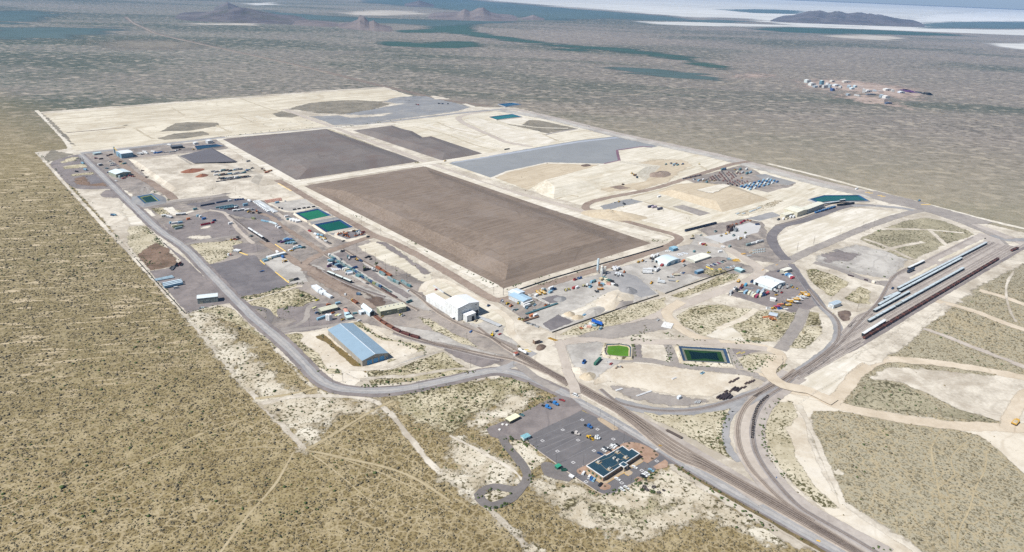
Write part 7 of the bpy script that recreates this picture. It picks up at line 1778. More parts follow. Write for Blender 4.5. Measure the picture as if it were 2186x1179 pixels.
for x,y,c,k_ in ((465,292,ORANGE,'lift'),(500,310,(.7,.66,.3),'planks'),(525,312,(.6,.66,.6),'planks'),(550,355,YELLOW,'lift'),(325,178,(.7,.6,.05),'lift'),(298,245,(.6,.58,.3),'planks'),(1075,308,(.7,.62,.2),'lift'),(905,325,YELLOW,'barrier'),(1090,195+120,LGREY,'lift')):at(k_,'C3',x,y,15,5,c,{'lift':'forklift','planks':'timber stack','barrier':'barrier'}[k_],"around the office block and sheds",cname=CNAME.get(c,{'lift':'pale yellow','planks':'pale green'}.get(k_,'')))
for i in range(8):at('bag','C3',1340+0*i,0,0,1,WHITE,"","",label="x") if False else None
# by the white building and the crossing
at('car','E1',265,412,30,4.5,RED,"car","behind the tall white building");at('openbox','E1',135,565,0,2.5,TEAL,"bin","behind the tall white building's rear wing",h=1.5)
item('barrier','E1',215,340,400,470,LGREY,"long conveyor trough","behind the tall white building",w=2.5,h=1.2);item('barrier','E1',400,470,540,552,DGREY,"conveyor trough","against the tall white building",w=2.0,h=1.2)
item('flatcar','E1',1010,905,1420,1080,LGREY,"long ramp deck","leading from the tall white building's doors",h=1.2,w=5.5)
for x,y,c,k_ in ((1205,712,NAVY,'lift'),(965,975,TAN,'lift'),(880,1170,BLUE,'car')):at(k_,'E1',x,y,20,5,c,{'lift':'forklift','car':'pickup'}[k_],"on the apron of the tall white building")
at('excavator','C4',885,660,30,7,(.75,.5,.02),"excavator","by the track in front of the tall white building",cname='bright yellow');at('car','C4',957,652,10,4.5,RED,"car","on the apron near the bright yellow excavator");at('car','C4',925,625,10,5,NAVY,"pickup","on the apron near the bright yellow excavator",style='pickup')
row('barrier','C4',(1400,685),(1462,708),6,-12,4,YELLOW,"","",label="yellow barrier at the gate beside the junction",group="yellow barriers at the gate",name='gate_barrier')
row('barrier','C4',(1195,790),(1220,806),2,-40,4,(.70,.55,.2),"","",label="pale yellow block beside the tank railcar on the crossing",group="pale yellow blocks at the crossing",name='kerb_block')
# batching yard
PL="in the batching yard's near row"
for x,y,dg,k_,c,n_ in ((970,350,30,'car',NAVY,'pickup'),(985,358,30,'car',WHITE,'pickup'),(1020,378,25,'dozer',(.55,.38,.04),'bulldozer'),(1052,400,20,'loader',ORANGE,'wheel loader'),(1072,430,10,'car',LGREY,'car'),(1105,432,15,'car',TEAL,'pickup'),(1115,372,45,'loader',YELLOW,'wheel loader'),(1190,400,20,'car',WHITE,'pickup'),(1265,390,20,'car',SKYB,'pickup'),(1245,378,10,'openbox',CREAM,'skip')):
 at(k_,'C4',x,y,dg,5.5 if k_=='car' else 7,c,n_,PL,**({'style':'pickup'} if n_=='pickup' else {}),cname=CNAME.get(c,'dull yellow'))
item('trailer','E6',320,830,430,790,WHITE,"office trailer","in front of the blue and white workshop");at('car','E6',370,835,20,5.5,SKYB,"pickup","in front of the blue and white workshop",style='pickup')
for i,(x,y,dg,k_,c,n_) in enumerate(((560,555,70,'dumper',YELLOW,'dump truck'),(600,580,70,'dumper',YELLOW,'dump truck'),(640,545,70,'dumper',YELLOW,'dump truck'),(680,565,70,'dumper',YELLOW,'dump truck'),(700,510,70,'semi',GREYG,'truck'),(665,512,70,'semi',WHITE,'truck'),(810,490,10,'trailer',WHITE,'trailer'),(865,500,10,'openbox',NAVY,'skip'),(800,552,10,'container',SKYB,'container'),(540,610,10,'container',WHITE,'container'),(1065,510,60,'loader',(.6,.52,.2),'wheel loader'),(1115,500,60,'dozer',(.5,.42,.12),'bulldozer'),(1225,475,10,'container',RED,'container'),(1280,468,10,'container',WHITE,'container'),(1240,322,8,'openbox',RED,'skip'),(1290,305,8,'openbox',WHITE,'skip'),(1330,297,8,'openbox',BLUE,'skip'),(1690,500,-40,'dumper',(.55,.24,.03),'dump truck'),(1400,440,20,'dozer',(.6,.55,.3),'bulldozer'),(1450,430,20,'semi',WHITE,'truck'),(1520,450,20,'openbox',SKYB,'skip'),(1530,370,20,'container',SKYB,'container'),(1590,355,20,'container',TEAL,'container'),(1610,530,60,'car',BLACK,'pickup'),(1650,535,60,'car',DGREY,'pickup'))):
 at(k_,'E6',x,y,dg,8 if k_ in ('dumper','semi','trailer') else 6,c,n_,"in the batching yard",cname=CNAME.get(c,'dusty yellow' if k_!='dumper' else 'brown orange'),**({'style':'pickup'} if k_=='car' else {}))
for i in range(10):at('barrier','E6',415+i*27,590+i*13,-60,3.0,CONC,"","",label="concrete block in the dividing row of the batching yard",group="concrete blocks dividing the batching yard",name='concrete_block',w=1.5,h=1.4) if i not in (2,) else None
item('flatcar','E6',465,905,820,785,(.06,.14,.16),"long dark steel trough","in the middle of the batching yard",cname='',h=1.2,L=50);at('lift','E6',710,785,20,6,ORANGE,"forklift","beside the long steel trough");at('car','E6',765,765,20,5,WHITE,"pickup","beside the long steel trough",style='pickup');at('car','E6',505,865,20,5,LGREY,"pickup","beside the long steel trough",style='pickup')
item('container','E6',430,985,490,965,ORANGE,"container","with red roof near the dark gravel pad");item('container','E6',495,985,560,962,WHITE,"container","near the dark gravel pad")
item('flatcar','E6',300,1075,590,985,BROWN,"long steel deck","in front of the red roofed container",h=1.2)
for x,y,c in ((245,1030,YELLOW),(300,1040,(.4,.35,.1)),(340,1035,BROWN),(385,1020,DGREY)):at('lift','E6',x,y,20,5,c,"lift machine","in front of the red roofed container",cname=CNAME.get(c,'dull olive'))
for i in range(7):at('openbox','E6',380+i*30,1105+i*12-10,-60,4,(LGREY,DGREY,CONC)[i%3],"skip","in the line down to the gate",h=1.2)
at('container','E6',1400,950,5,5,(.12,.24,.34),"box","between the two rubble heaps",cname='blue',h=1.0)
# concrete batching plant
p=W('E6',1690,215);t=thing("batching_plant",'plant',(p[0],p[1],gz(*p)),0,label="tall white concrete batching plant with silos and sloping conveyor",px=nat('E6',1690,200))
obj("silo",MB().cyl((0,0,5),(0,0,20),1.5,14).cyl((0,0,2.5),(0,0,5),.5,14,1.5).cyl((0,0,20),(0,0,20.8),1.5,14,.4).mesh("silo",paint((.55,.66,.72),.4)),t,(-1,4,0))
obj("silo",MB().cyl((0,0,4),(0,0,11),1.6,14).cyl((0,0,2),(0,0,4),.5,14,1.6).cyl((0,0,11),(0,0,11.8),1.6,14,.4).mesh("silo",paint((.70,.70,.64),.5)),t,(1.5,-1,0))
obj("silo",MB().cyl((0,0,4),(0,0,10),1.5,14).cyl((0,0,2),(0,0,4),.5,14,1.5).mesh("silo",paint((.66,.66,.6),.5)),t,(5.5,-3,0))
fr_=MB()
for x,y in ((-2,3),(0,3),(-2,5),(0,5),(.5,-2),(2.6,-2),(.5,.2),(2.6,.2)):fr_.box((x,y,0),(.25,.25,5))
obj("frame",fr_.mesh("frame",paint(LGREY,.5)),t)
obj("mixer_tower",MB().box((4,1,0),(4,4,7)).mesh("mixer_tower",paint((.64,.64,.58),.6)),t)
cv=MB().bar((-14,-14,1),(3,-2,8.5),1.1,.7).bar((-8,-10,0),(-8,-10,3.4),.3,.3).bar((-2,-6,0),(-2,-6,6),.3,.3)
obj("conveyor",cv.mesh("conveyor",paint(STEEL,.5)),t)
obj("hopper",MB().box((-14,-15,1),(3.5,3,2.2),1.4,1.4).box((-14,-15,0),(2,2,1)).mesh("hopper",paint((.6,.5,.3),.6)),t)
for x,y,c,k_,n_ in ((1760,300,TEAL,'container','container'),(1790,330,CREAM,'container','container'),(1820,350,GREEN,'container','container'),(1780,360,CREAM,'openbox','aggregate bin'),(1830,385,TAN,'openbox','aggregate bin'),(1855,405,PINK,'openbox','aggregate bin'),(1900,365,BLACK,'openbox','aggregate bin'),(1860,345,TEAL,'openbox','aggregate bin'),(1920,415,WHITE,'container','container'),(1965,425,DGREY,'openbox','aggregate bin'),(1690,395,ORANGE,'openbox','aggregate bin'),(1730,410,SKYB,'container','container'),(1700,430,BROWN,'openbox','aggregate bin')):
 at(k_,'E6',x,y,-70,5,c,n_,"at the foot of the batching plant",h=2.6)
for i,(x,y) in enumerate(((1920,115),(1950,130),(1985,110),(2010,130),(2045,125),(1975,150))):at('semi','E6',x,y,15+i*20,8,(.74,.75,.76),"mixer truck","parked behind the batching plant",cname='white')
for i,(x,y) in enumerate(((1975,225),(2015,245),(2040,225),(2065,245))):at('semi','E6',x,y,15+i*25,8,(.70,.72,.73),"mixer truck","parked right of the batching plant",cname='white')
at('loader','E6',2120,188,30,6,ORANGE,"wheel loader","beyond the batching plant")
# blue canopy stall
p=W('D4',395,62);t=thing("blue_canopy",'canopy',(p[0],p[1],gz(*p)),-.9,label="bright blue sloping canopy on white posts by the grey road",px=nat('D4',395,55))
obj("canopy_sheet",MB().bar((-6,0,5.5),(6,0,2.6),7,.25).mesh("canopy_sheet",paint((.02,.13,.55),.5)),t)
for x,y,z_ in ((-5.5,-3,5.3),(-5.5,3,5.3),(5.5,-3,2.6),(5.5,3,2.6)):obj("post",MB().box((x,y,0),(.2,.2,z_)).mesh("post",paint(LGREY,.5)),t)
for x,y,c,k_,n_ in ((345,62,WHITE,'container','container'),(322,80,PINK,'container','container'),(375,70,SKYB,'container','container'),(252,96,ORANGE,'lift','forklift'),(300,78,WHITE,'openbox','skip')):at(k_,'D4',x,y,-50,5,c,n_,"beside the bright blue canopy",h=2.2)
at('car','D4',432,97,10,5.5,SKYB,"van","on the grey road below the blue canopy",style='van',w=2.1,h=2.3);at('car','D4',945,20,10,5.2,LGREY,"car","on the wide grey road junction")
item('planks','D4',985,55,1075,75,(.74,.73,.70),"flat white slab stack","beside the wide grey road junction",cname='',w=14,h=.6,label="flat white slab stack beside the wide grey road junction")
# lay-down ground
at('openbox','D4',282,400,30,6,BLUE,"skip","on the gravel left of the green pond",h=2.2);item('container','D4',385,415,418,380,GREEN,"long container","on the gravel below the green pond",h=2.8,L=14);item('openbox','D4',485,398,528,402,WHITE,"flat trailer","below the green pond",h=1.0);at('car','D4',517,414,10,4.5,RED,"car","below the green pond")
for i,(x,y,c) in enumerate(((565,450,BROWN),(605,440,STEEL),(625,442,BROWN),(590,436,DGREY))):at('pipes','D4',x,y,30*i,3,c,"scrap bundle","below the green pond",w=1.5,h=.7)
for x,y,L_,dg in ((600,645,8,-10),(815,678,18,-12),(1090,540,6,-5)):at('pipes','D4',x,y,dg,L_,(.74,.74,.73),"pipe bundle","on the lay down ground",cname='white',w=2.0,h=.8)
at('container','D4',1130,722,0,4,(.62,.66,.70),"cabin","on the lay down ground near the service track",cname='white');at('openbox','D4',1345,495,0,5,SKYB,"skip","below the dark pond",h=.8)
for i,(x,y) in enumerate(((1500,716),(1530,705),(1560,692),(1585,708),(1555,715),(1530,722))):at('pipes','D4',x,y,5,6.5,(.05,.035,.035),"steel bundle","in the dark pile beside the service track",cname='dark',w=5,h=2)
for i,(x,y) in enumerate(((1635,638),(1655,645))):at('pipes','D4',x,y,5,7,(.05,.035,.035),"steel bundle","in the small dark pile on the lay down ground",cname='dark',w=4,h=1.6)
for i,(x,y) in enumerate(((1598,578),(1620,566),(1640,552),(1660,545),(1745,588),(1765,580),(1785,574),(1805,568),(1690,632),(1720,622),(1480,715),(1560,660),(1600,655))):at('pipes','D4',x,y,8,5.5,(.09,.06,.05),"tie bundle","scattered on the lay down ground",cname='dark brown',w=1.8,h=.9)
for i in range(3):at('planks','D4',1290+i*14,760-i*2,5,4,LGREY,"block stack","near the service track",w=2)
# car park and office
for x,y,dg,c,st,n_ in ((632,305,-82,WHITE,'suv','car'),(668,272,-82,DGREY,'suv','car'),(692,262,-82,WHITE,'pickup','pickup'),(715,290,-82,BLACK,'sedan','car'),(780,242,-82,WHITE,'suv','car'),(800,215,-82,WHITE,'suv','car'),(828,205,-82,WHITE,'pickup','pickup'),(868,195,-82,BLACK,'sedan','car'),(552,368,-82,NAVY,'sedan','car')):
 at('car','E2',x,y,dg,5.2,c,n_,"behind the office building",style=st)
for x,y,dg,c,st in ((1215,632,-86,WHITE,'sedan'),(876,858,-86,WHITE,'sedan'),(978,1058,-86,WHITE,'suv'),(1056,1020,-86,WHITE,'sedan'),(1380,805,-86,BLACK,'sedan'),(1400,792,-86,WHITE,'sedan'),(1458,750,-86,WHITE,'sedan'),(1546,688,-86,SKYB,'sedan')):
 at('car','E2',x,y,dg,5.0,c,"car","on the car park in front of the office",style=st)
for x,y,dg,c,st,n_ in ((232,738,25,WHITE,'van','van'),(350,812,25,WHITE,'suv','car'),(382,840,25,BLUE,'sedan','car'),(415,868,25,SKYB,'sedan','car'),(560,966,25,BLACK,'suv','car')):
 at('car','E2',x,y,dg,5.2,c,n_,"along the office's end wall",style=st)
at('loader','E2',358,75,-75,7.5,(.72,.44,.03),"backhoe loader","in the middle of the car park",cname='yellow');at('semi','E2',455,75,-70,6,WHITE,"truck tractor","in the middle of the car park");at('semi','E2',500,55,-70,6,(.62,.66,.68),"truck tractor","in the middle of the car park",cname='silver')
at('semi','D3',1077,390,-80,8,BLUE,"truck tractor","parked near the gravel island");at('semi','D3',960,455,-78,8,(.52,.48,.44),"truck tractor","on the car park's centre bays",cname='beige')
for x,y in ((705,213),(766,180)):at('semi','D3',x,y,-75,10,(.04,.20,.50),"truck","on the gravel car park",cname='bright blue')
at('car','D3',836,156,-78,5.6,RED,"pickup","on the gravel car park",style='pickup');at('car','D3',960,108,-75,5.8,WHITE,"van","on the road by the railway crossing",style='van',w=2.1,h=2.3);at('car','D3',477,284,-75,5.2,TEAL,"pickup","beside the cream roofed shelter",style='pickup')
for x,y in ((312,372),(345,372),(276,416)):at('bag','D3',x,y,20,2.2,(.72,.70,.66),"stone pile bag","on the corner of the gravel car park",cname='pale',w=2,h=.8)
at('openbox','D3',848,782,-40,4,GREEN,"skip","beside the green cabin",h=1.4);item('container','D3',908,828,945,848,WHITE,"low white store box","by the car park kerb",cname='',h=1.3)
row('barrier','D3',(1716,558),(1728,564),2,-30,1.8,YELLOW,"","",label="yellow bollard block beside the road at the office crossing",group="yellow bollards at the office",name='bollard_block')
at('barrier','D5',677,1112,-60,2.4,YELLOW,"","",label="yellow marker block on the road near the bottom edge",name='marker_block',w=1.2,h=.5)
at('barrier','D5',405,710,30,1.2,BLUE,"","",label="small blue switch stand between the curved tracks",name='switch_stand',h=1.0)
at('dumper','D5',1912,368,8,12,(.62,.36,.05),"","",label="orange haul truck alone on the haul road at the right edge",w=4.2,load=TAN)
# east yards
for x,y,dg,k_,c,n_ in ((105,570,20,'loader',(.5,.26,.05),'wheel loader'),(35,600,20,'dozer',YELLOW,'bulldozer'),(175,585,20,'car',WHITE,'pickup'),(320,480,20,'container',WHITE,'container'),(365,485,20,'trailer',WHITE,'trailer'),(415,470,20,'trailer',WHITE,'trailer'),(290,520,20,'lift',BROWN,'forklift'),(330,535,20,'lift',DGREY,'forklift'),(315,575,20,'car',LGREY,'pickup'),(465,655,20,'container',WHITE,'container'),(515,665,20,'container',RED,'container'),(360,705,30,'dozer',BLACK,'bulldozer'),(965,580,15,'container',ORANGE,'container'),(985,670,10,'openbox',LGREY,'skip')):
 at(k_,'E7',x,y,dg,5.2 if k_=='car' else 7,c,n_,"around the curved roof shop",cname=CNAME.get(c,'brown yellow'),**({'style':'pickup'} if k_=='car' else {}))
for x,y,dg,k_,n_ in ((165,815,-50,'semi','truck'),(205,835,-50,'trailer','trailer'),(220,780,-50,'trailer','trailer'),(310,770,-50,'trailer','trailer'),(415,775,15,'trailer','trailer')):at(k_,'E7',x,y,dg,12 if k_=='trailer' else 8,WHITE,n_,"in the white group south of the curved roof shop")
for i,(x,y) in enumerate(((860,425),(900,415),(945,405),(985,400),(915,445),(950,440),(1020,410),(1060,420),(880,450))):at('bag','E7',x,y,10,5,(.62,.65,.68),"slab pile","on the pad behind the cream roofed building",cname='pale grey',w=2,h=.6)
for i,(x,y) in enumerate(((615,362),(655,362),(690,358))):at('bag','E7',x,y,10,4,WHITE,"slab pile","left of the small blue roofed shed",w=2,h=.7)
for i,(x,y,c) in enumerate(((1490,665,WHITE),(1535,670,PURPLE),(1570,660,WHITE),(1620,648,NAVY),(1665,635,WHITE),(1705,620,(.3,.04,.10)),(1745,605,LGREY),(1785,592,TEAL),(1830,578,BLACK))):at('car','E7',x,y,-75,5.4,c,"car","in the row facing the yellow kerb",style=('suv','pickup','sedan')[i%3],cname=CNAME.get(c,'maroon'))
for i,(x,y,c) in enumerate(((1905,715,SKYB),(1945,700,WHITE),(1980,685,LGREY),(2015,680,WHITE),(1785,730,LGREY))):at('car','E7',x,y,-75,5.4,c,"pickup","in the short row beyond the yellow kerb",style='pickup')
for a,b in (((1445,690),(1535,730)),((1540,735),(1600,745)),((1700,740),(1770,742))):item('barrier','E7',*a,*b,(.75,.55,.05),"kerb wall","around the staff parking rows",cname='yellow',w=1.4,h=1.0)
at('car','E7',970,825,15,5.5,BLUE,"pickup","left of the long blue cabin",style='pickup');at('car','E7',930,820,15,4.5,WHITE,"car","left of the long blue cabin")
for x,y,dg,k_,c,n_ in ((300,1035,20,'loader',(.70,.38,.03),'wheel loader'),(460,975,40,'semi',WHITE,'truck'),(500,1030,-55,'trailer',(.62,.65,.66),'trailer'),(690,910,-50,'semi',LGREY,'truck'),(720,985,-50,'flatcar',STEEL,'flat trailer'),(835,875,-30,'dumper',CREAM,'dump truck'),(775,860,-30,'lift',ORANGE,'forklift'),(845,995,10,'planks',(.66,.56,.3),'timber stack')):at(k_,'E7',x,y,dg,9 if k_ not in ('lift','planks') else 5,c,n_,"inside the oval dirt loop",cname=CNAME.get(c,{'loader':'orange','trailer':'silver','planks':'yellow'}.get(k_,'')))
item('flatcar','E7',1110,112,1200,92,BLACK,"flat trailer","by the haul road bend",h=1.2);at('lift','E7',1165,50,20,6,(.6,.5,.2),"lift machine","by the haul road bend",cname='dull yellow')
at('container','E7',1385,228,-10,6,RED,"container","alone by the eastern service road");at('container','E7',1340,215,-10,5,WHITE,"container","beside the lone red container");at('lift','E7',1445,245,0,4,YELLOW,"forklift","beside the lone red container")
at('container','E7',1790,290,-40,5,WHITE,"box","on the eastern service road edge");at('container','E7',1745,385,-20,6,WHITE,"box","near the service road weeds");at('lift','E7',1510,400,-20,6,(.6,.5,.1),"lift machine","near the service road weeds",cname='dull yellow');at('container','E7',1190,380,10,4,TEAL,"box","behind the cream roofed building");at('container','E7',1945,272,10,6,GREYG,"container","across the road from the crusher")
for i,(x,y,c) in enumerate(((1900,505,LGREY),(1935,530,SKYB),(1975,545,LGREY),(1920,545,GREYG),(2030,550,YELLOW),(2055,570,YELLOW),(2095,540,YELLOW),(2110,572,YELLOW))):at('planks','E7',x,y,-40,5.5,c,"material stack","beside the eastern service road",w=2.4)
at('dumper','E8',330,385,20,8.5,(.68,.38,.03),"","",label="yellow dump truck driving along the wide service road")
# tent yard
for i,(x,y,c) in enumerate(((475,605,(.25,.42,.55)),(540,620,CREAM),(585,640,(.5,.52,.46)),(635,665,CREAM),(680,680,(.30,.04,.09)))):at('container','E8',x,y-6,15,9,c,"container","in the stepped row of the tent yard",h=2.9,cname=CNAME.get(c,('blue','','pale grey','','maroon')[i]))
for i,(x,y,c) in enumerate(((700,595,SKYB),(770,610,(.55,.6,.6)),(800,575,(.35,.42,.48)),(750,665,CREAM),(800,650,NAVY),(850,640,NAVY),(885,615,(.48,.06,.06)))):at('container' if i<4 or i==6 else 'openbox','E8',x,y,15,10 if i<3 else 6,c,"container","in the second row of the tent yard",h=2.9,cname=CNAME.get(c,('','pale','grey blue','','','','dark red')[i]))
for x,y,dg,k_,c,n_ in ((465,455,20,'container',(.08,.32,.5),'container'),(395,468,20,'openbox',ORANGE,'skip'),(380,505,10,'openbox',PURPLE,'skip'),(500,500,-40,'planks',STEEL,'frame stack'),(560,510,-40,'planks',STEEL,'frame stack'),(370,580,-35,'flatcar',CREAM,'flat trailer'),(310,560,10,'openbox',DGREY,'skip'),(188,605,15,'trailer',LGREY,'trailer'),(175,640,15,'car',WHITE,'car'),(585,388,10,'openbox',NAVY,'skip'),(265,520,10,'openbox',WHITE,'skip')):at(k_,'E8',x,y,dg,7 if k_!='car' else 5,c,n_,"at the near end of the tent yard",cname=CNAME.get(c,'blue'))
for x,y,dg,k_,c,n_ in ((1265,440,15,'car',LGREY,'pickup'),(1130,505,15,'trailer',LGREY,'trailer'),(1180,510,15,'car',WHITE,'pickup'),(1265,500,15,'semi',LGREY,'truck'),(1350,475,15,'semi',GREYG,'truck'),(1390,495,15,'lift',YELLOW,'forklift'),(1475,525,15,'lift',(.7,.5,.1),'forklift'),(1020,560,15,'semi',WHITE,'truck'),(1080,555,15,'lift',ORANGE,'forklift'),(1070,585,15,'semi',LGREY,'truck'),(1160,598,15,'lift',RED,'forklift'),(1065,645,-20,'lift',YELLOW,'forklift')):at(k_,'E8',x,y,dg,7 if k_ not in ('car','lift') else 5.2,c,n_,"round the broad white building",cname=CNAME.get(c,'orange yellow'),**({'style':'pickup'} if k_=='car' else {}))
for i,(x,y,c,k_,n_) in enumerate(((1590,610,YELLOW,'dumper','dump truck'),(1640,640,YELLOW,'dumper','dump truck'),(1560,650,YELLOW,'loader','wheel loader'),(1660,670,YELLOW,'dumper','dump truck'),(1610,665,WHITE,'semi','truck'),(1520,685,WHITE,'semi','truck'),(1570,695,WHITE,'semi','truck'),(1600,705,LGREY,'semi','truck'),(1480,705,WHITE,'semi','truck'),(1420,725,YELLOW,'dumper','dump truck'),(1460,740,YELLOW,'dumper','dump truck'),(1370,725,LGREY,'semi','truck'),(1510,740,WHITE,'semi','truck'),(1340,745,WHITE,'flatcar','flat trailer'),(1430,775,WHITE,'flatcar','flat trailer'),(1330,775,YELLOW,'dumper','dump truck'),(1370,790,YELLOW,'loader','wheel loader'),(1480,800,DGREY,'flatcar','flat trailer'))):
 at(k_,'E8',x,y,-40,8.5,c if c!=YELLOW else (.70,.38,.03),n_,"in the parked row beside the asphalt track",cname=CNAME.get(c))
for x,y,dg,k_,c,n_ in ((1130,845,-25,'container',ORANGE,'container'),(1060,880,-25,'container',(.40,.06,.16),'container'),(1010,912,-25,'loader',(.70,.40,.02),'wheel loader'),(1110,910,-25,'openbox',BLUE,'skip'),(1305,855,-25,'dumper',(.72,.44,.02),'dump truck'),(1185,810,-25,'lift',CREAM,'forklift'),(1230,825,-25,'openbox',NAVY,'skip'),(1180,895,-25,'openbox',TAN,'skip'),(900,908,-25,'openbox',WHITE,'skip'),(1245,912,-25,'pipes',WHITE,'pipe bundle'),(1200,865,-25,'lift',OLIVE,'forklift')):at(k_,'E8',x,y,dg,8 if k_ in ('container','dumper','loader') else 5,c,n_,"in the coloured group at the tent yard's south edge",cname=CNAME.get(c,{'container':'magenta'}.get(k_,'yellow')))
for x,y,c,k_,n_ in ((860,1075,ORANGE,'planks','beam stack'),(975,1110,ORANGE,'dozer','bulldozer'),(1010,1125,(.6,.24,.06),'dozer','bulldozer'),(1070,1105,CREAM,'openbox','skip')):at(k_,'E8',x,y,-25,7,c,n_,"at the pale roofed machinery shed",cname=CNAME.get(c,'orange brown'))
for x,y,c,k_,n_ in ((1240,240,CREAM,'container','container'),(1300,260,BLUE,'container','container'),(1320,275,SKYB,'container','container'),(1270,255,(.1,.3,.55),'container','container'),(1345,295,WHITE,'container','container'),(1370,320,(.42,.03,.05),'container','container'),(1090,185,NAVY,'car','pickup'),(1180,150,LGREY,'car','pickup'),(1140,170,NAVY,'car','pickup'),(1190,250,NAVY,'car','pickup')):at(k_,'E8',x,y,-10,6 if k_!='car' else 5.2,c,n_,"beside the cream shed by the asphalt track",cname=CNAME.get(c,{0:''}.get(1,'bright blue' if c[2]>.3 else 'red')),**({'style':'pickup'} if k_=='car' else {}))
for i,(x,y) in enumerate(((795,155),(1080,57))):at('barrier','E8',x,y,0,5,(.75,.52,.25),"marker block","beside the wide service road",cname='orange',w=1.5)
at('lift','D1',1340,355+5,10,3,YELLOW,"forklift","against the small grey roofed shed");at('barrier','D1',1320,408,0,3,(.7,.6,.4),"stone block","below the small grey roofed shed",cname='tan',w=1.5);at('bag','D2',437,532,0,4,(.72,.66,.56),"pale tank","on the track into the rail yard",cname='',w=4,h=3,label="pale round-topped box on the dirt track into the rail yard")
item('flatcar','D2',232,472,282,486,(.06,.03,.04),"flat deck","on the rough dirt track",cname='dark');item('flatcar','D2',360,508,392,516,(.06,.03,.04),"flat deck","on the rough dirt track",cname='dark');at('lift','D2',585,580,10,8,NAVY,"track machine","between the yard tracks")
for x,y,n_ in ((555,715,1),(595,712,1)):at('barrier','D1',x+20,y+2,0,6,(.72,.58,.2),"barrier","on the gravel right of the dark pond",cname='yellow',w=1.4)
for i,(x,y) in enumerate(((1030+370,500),)):pass
# crusher and long bin row
p=W('C6',1000,310);t=thing("crushing_plant",'plant',(p[0],p[1],gz(*p)),0,label="dark rusty crushing plant on the pale concrete slab",px=nat('C6',1000,300))
obj("crusher_frame",MB().box((0,0,0),(9,6,6)).box((-4,2,6),(3,3,3)).mesh("crusher_frame",paint((.08,.05,.045),.7)),t)
obj("feed_hopper",MB().box((2,0,6),(4.5,4.5,3),1.4,1.4).mesh("feed_hopper",paint((.14,.08,.05),.7)),t)
obj("conveyor",MB().bar((5,1,2),(20,4,5.5),1.4,.8).box((18,3.5,0),(.5,2,5)).mesh("conveyor",paint(DGREY,.6)),t)
obj("conveyor",MB().bar((-5,-2,1),(-13,-7,4.5),1.2,.7).box((-12,-6.5,0),(.4,1.6,4)).mesh("conveyor",paint((.35,.22,.06),.6)),t)
obj("screen_deck",MB().box((7,-6,0),(6,5,4.5)).mesh("screen_deck",paint((.2,.22,.23),.6)),t)
for x,y,dg,k_,c,n_ in ((1100,240,10,'openbox',(.36,.03,.06),'skip'),(1130,225,10,'openbox',(.36,.03,.06),'skip'),(1060,252,10,'dozer',ORANGE,'bulldozer'),(1025,262,10,'loader',ORANGE,'wheel loader'),(1160,215,10,'lift',ORANGE,'forklift'),(1185,222,10,'lift',(.6,.3,.1),'forklift'),(1250,255,-30,'openbox',NAVY,'skip'),(970,342,20,'excavator',(.62,.40,.08),'excavator'),(920,355,20,'dozer',TAN,'bulldozer'),(1035,355,10,'openbox',GREYG,'skip'),(1140,330,20,'dozer',OLIVE,'bulldozer'),(1080,385,10,'tankv',WHITE,'tank'),(1105,378,10,'lift',YELLOW,'forklift'),(1140,372,10,'tankv',WHITE,'tank'),(870,318,10,'openbox',GREYG,'skip'),(745,350,0,'car',TEAL,'pickup')):at(k_,'C6',x,y,dg,6.5 if k_!='car' else 5,c,n_,"around the rusty crushing plant",cname=CNAME.get(c,{'openbox':'crimson','lift':'brown','excavator':'yellow'}.get(k_)),**({'style':'pickup'} if k_=='car' else {}))
a,b=W('C6',600,316),W('C6',878,246)
for i in range(11):
 q=a+(b-a)*((i+.5)/11);d=b-a
 place('openbox',q,math.atan2(d[1],d[0]),np.hypot(*d)/11-.4,(.03,.045,.08),"","",label="dark navy open box in the long row by the clay ground",group="dark boxes in the long row",px=nat('C6',600+25*i,316-6*i),h=3.2,w=3.2,name='open_box')
for i,(x0,y0,x1,y1,c) in enumerate(((1150,446,1188,438,GREYG),(1192,436,1225,428,WHITE),(1236,424,1266,412,WHITE),(1266,416,1298,410,LGREY))):item('trailer','C6',x0,y0,x1,y1,c,"trailer","in the string behind the crushing plant")
for i in range(12):at('bag','C6',1215+(i%6)*19,488+(i//6)*22-(i%6)*3,15,4.5,(.32,.36,.36),"","",label="grey green frame in the stacked frame yard east of the service road",group="frames stacked east of the service road",name='frame_stack',w=2.4,h=.9)
for x,y,c in ((1125,518,(.7,.42,.12)),(1175,535,LGREY),(1195,505,TAN)):at('planks','C6',x,y,-20,7,c,"beam stack","at the corner of the stacked frame yard",w=3,cname=CNAME.get(c,'orange'))
for i,(x0,y0,x1,y1) in enumerate(((1115,157,1140,150),(1060,160,1085,150),(1180,140,1210,128),(1205,130,1235,120),(1245,112,1280,98))):item('planks','C6',x0,y0,x1,y1,(.5,.56,.58),"panel stack","on the pale strip below the tan heap",cname='pale',w=3)
for x,y,k_,c,n_ in ((1440,210,'openbox',DGREY,'skip'),(1480,205,'container',WHITE,'container'),(1545,190,'trailer',WHITE,'trailer'),(1575,190,'trailer',WHITE,'trailer'),(1520,200,'openbox',CREAM,'skip')):at(k_,'C6',x,y,15,8,c,n_,"in front of the big cream building")
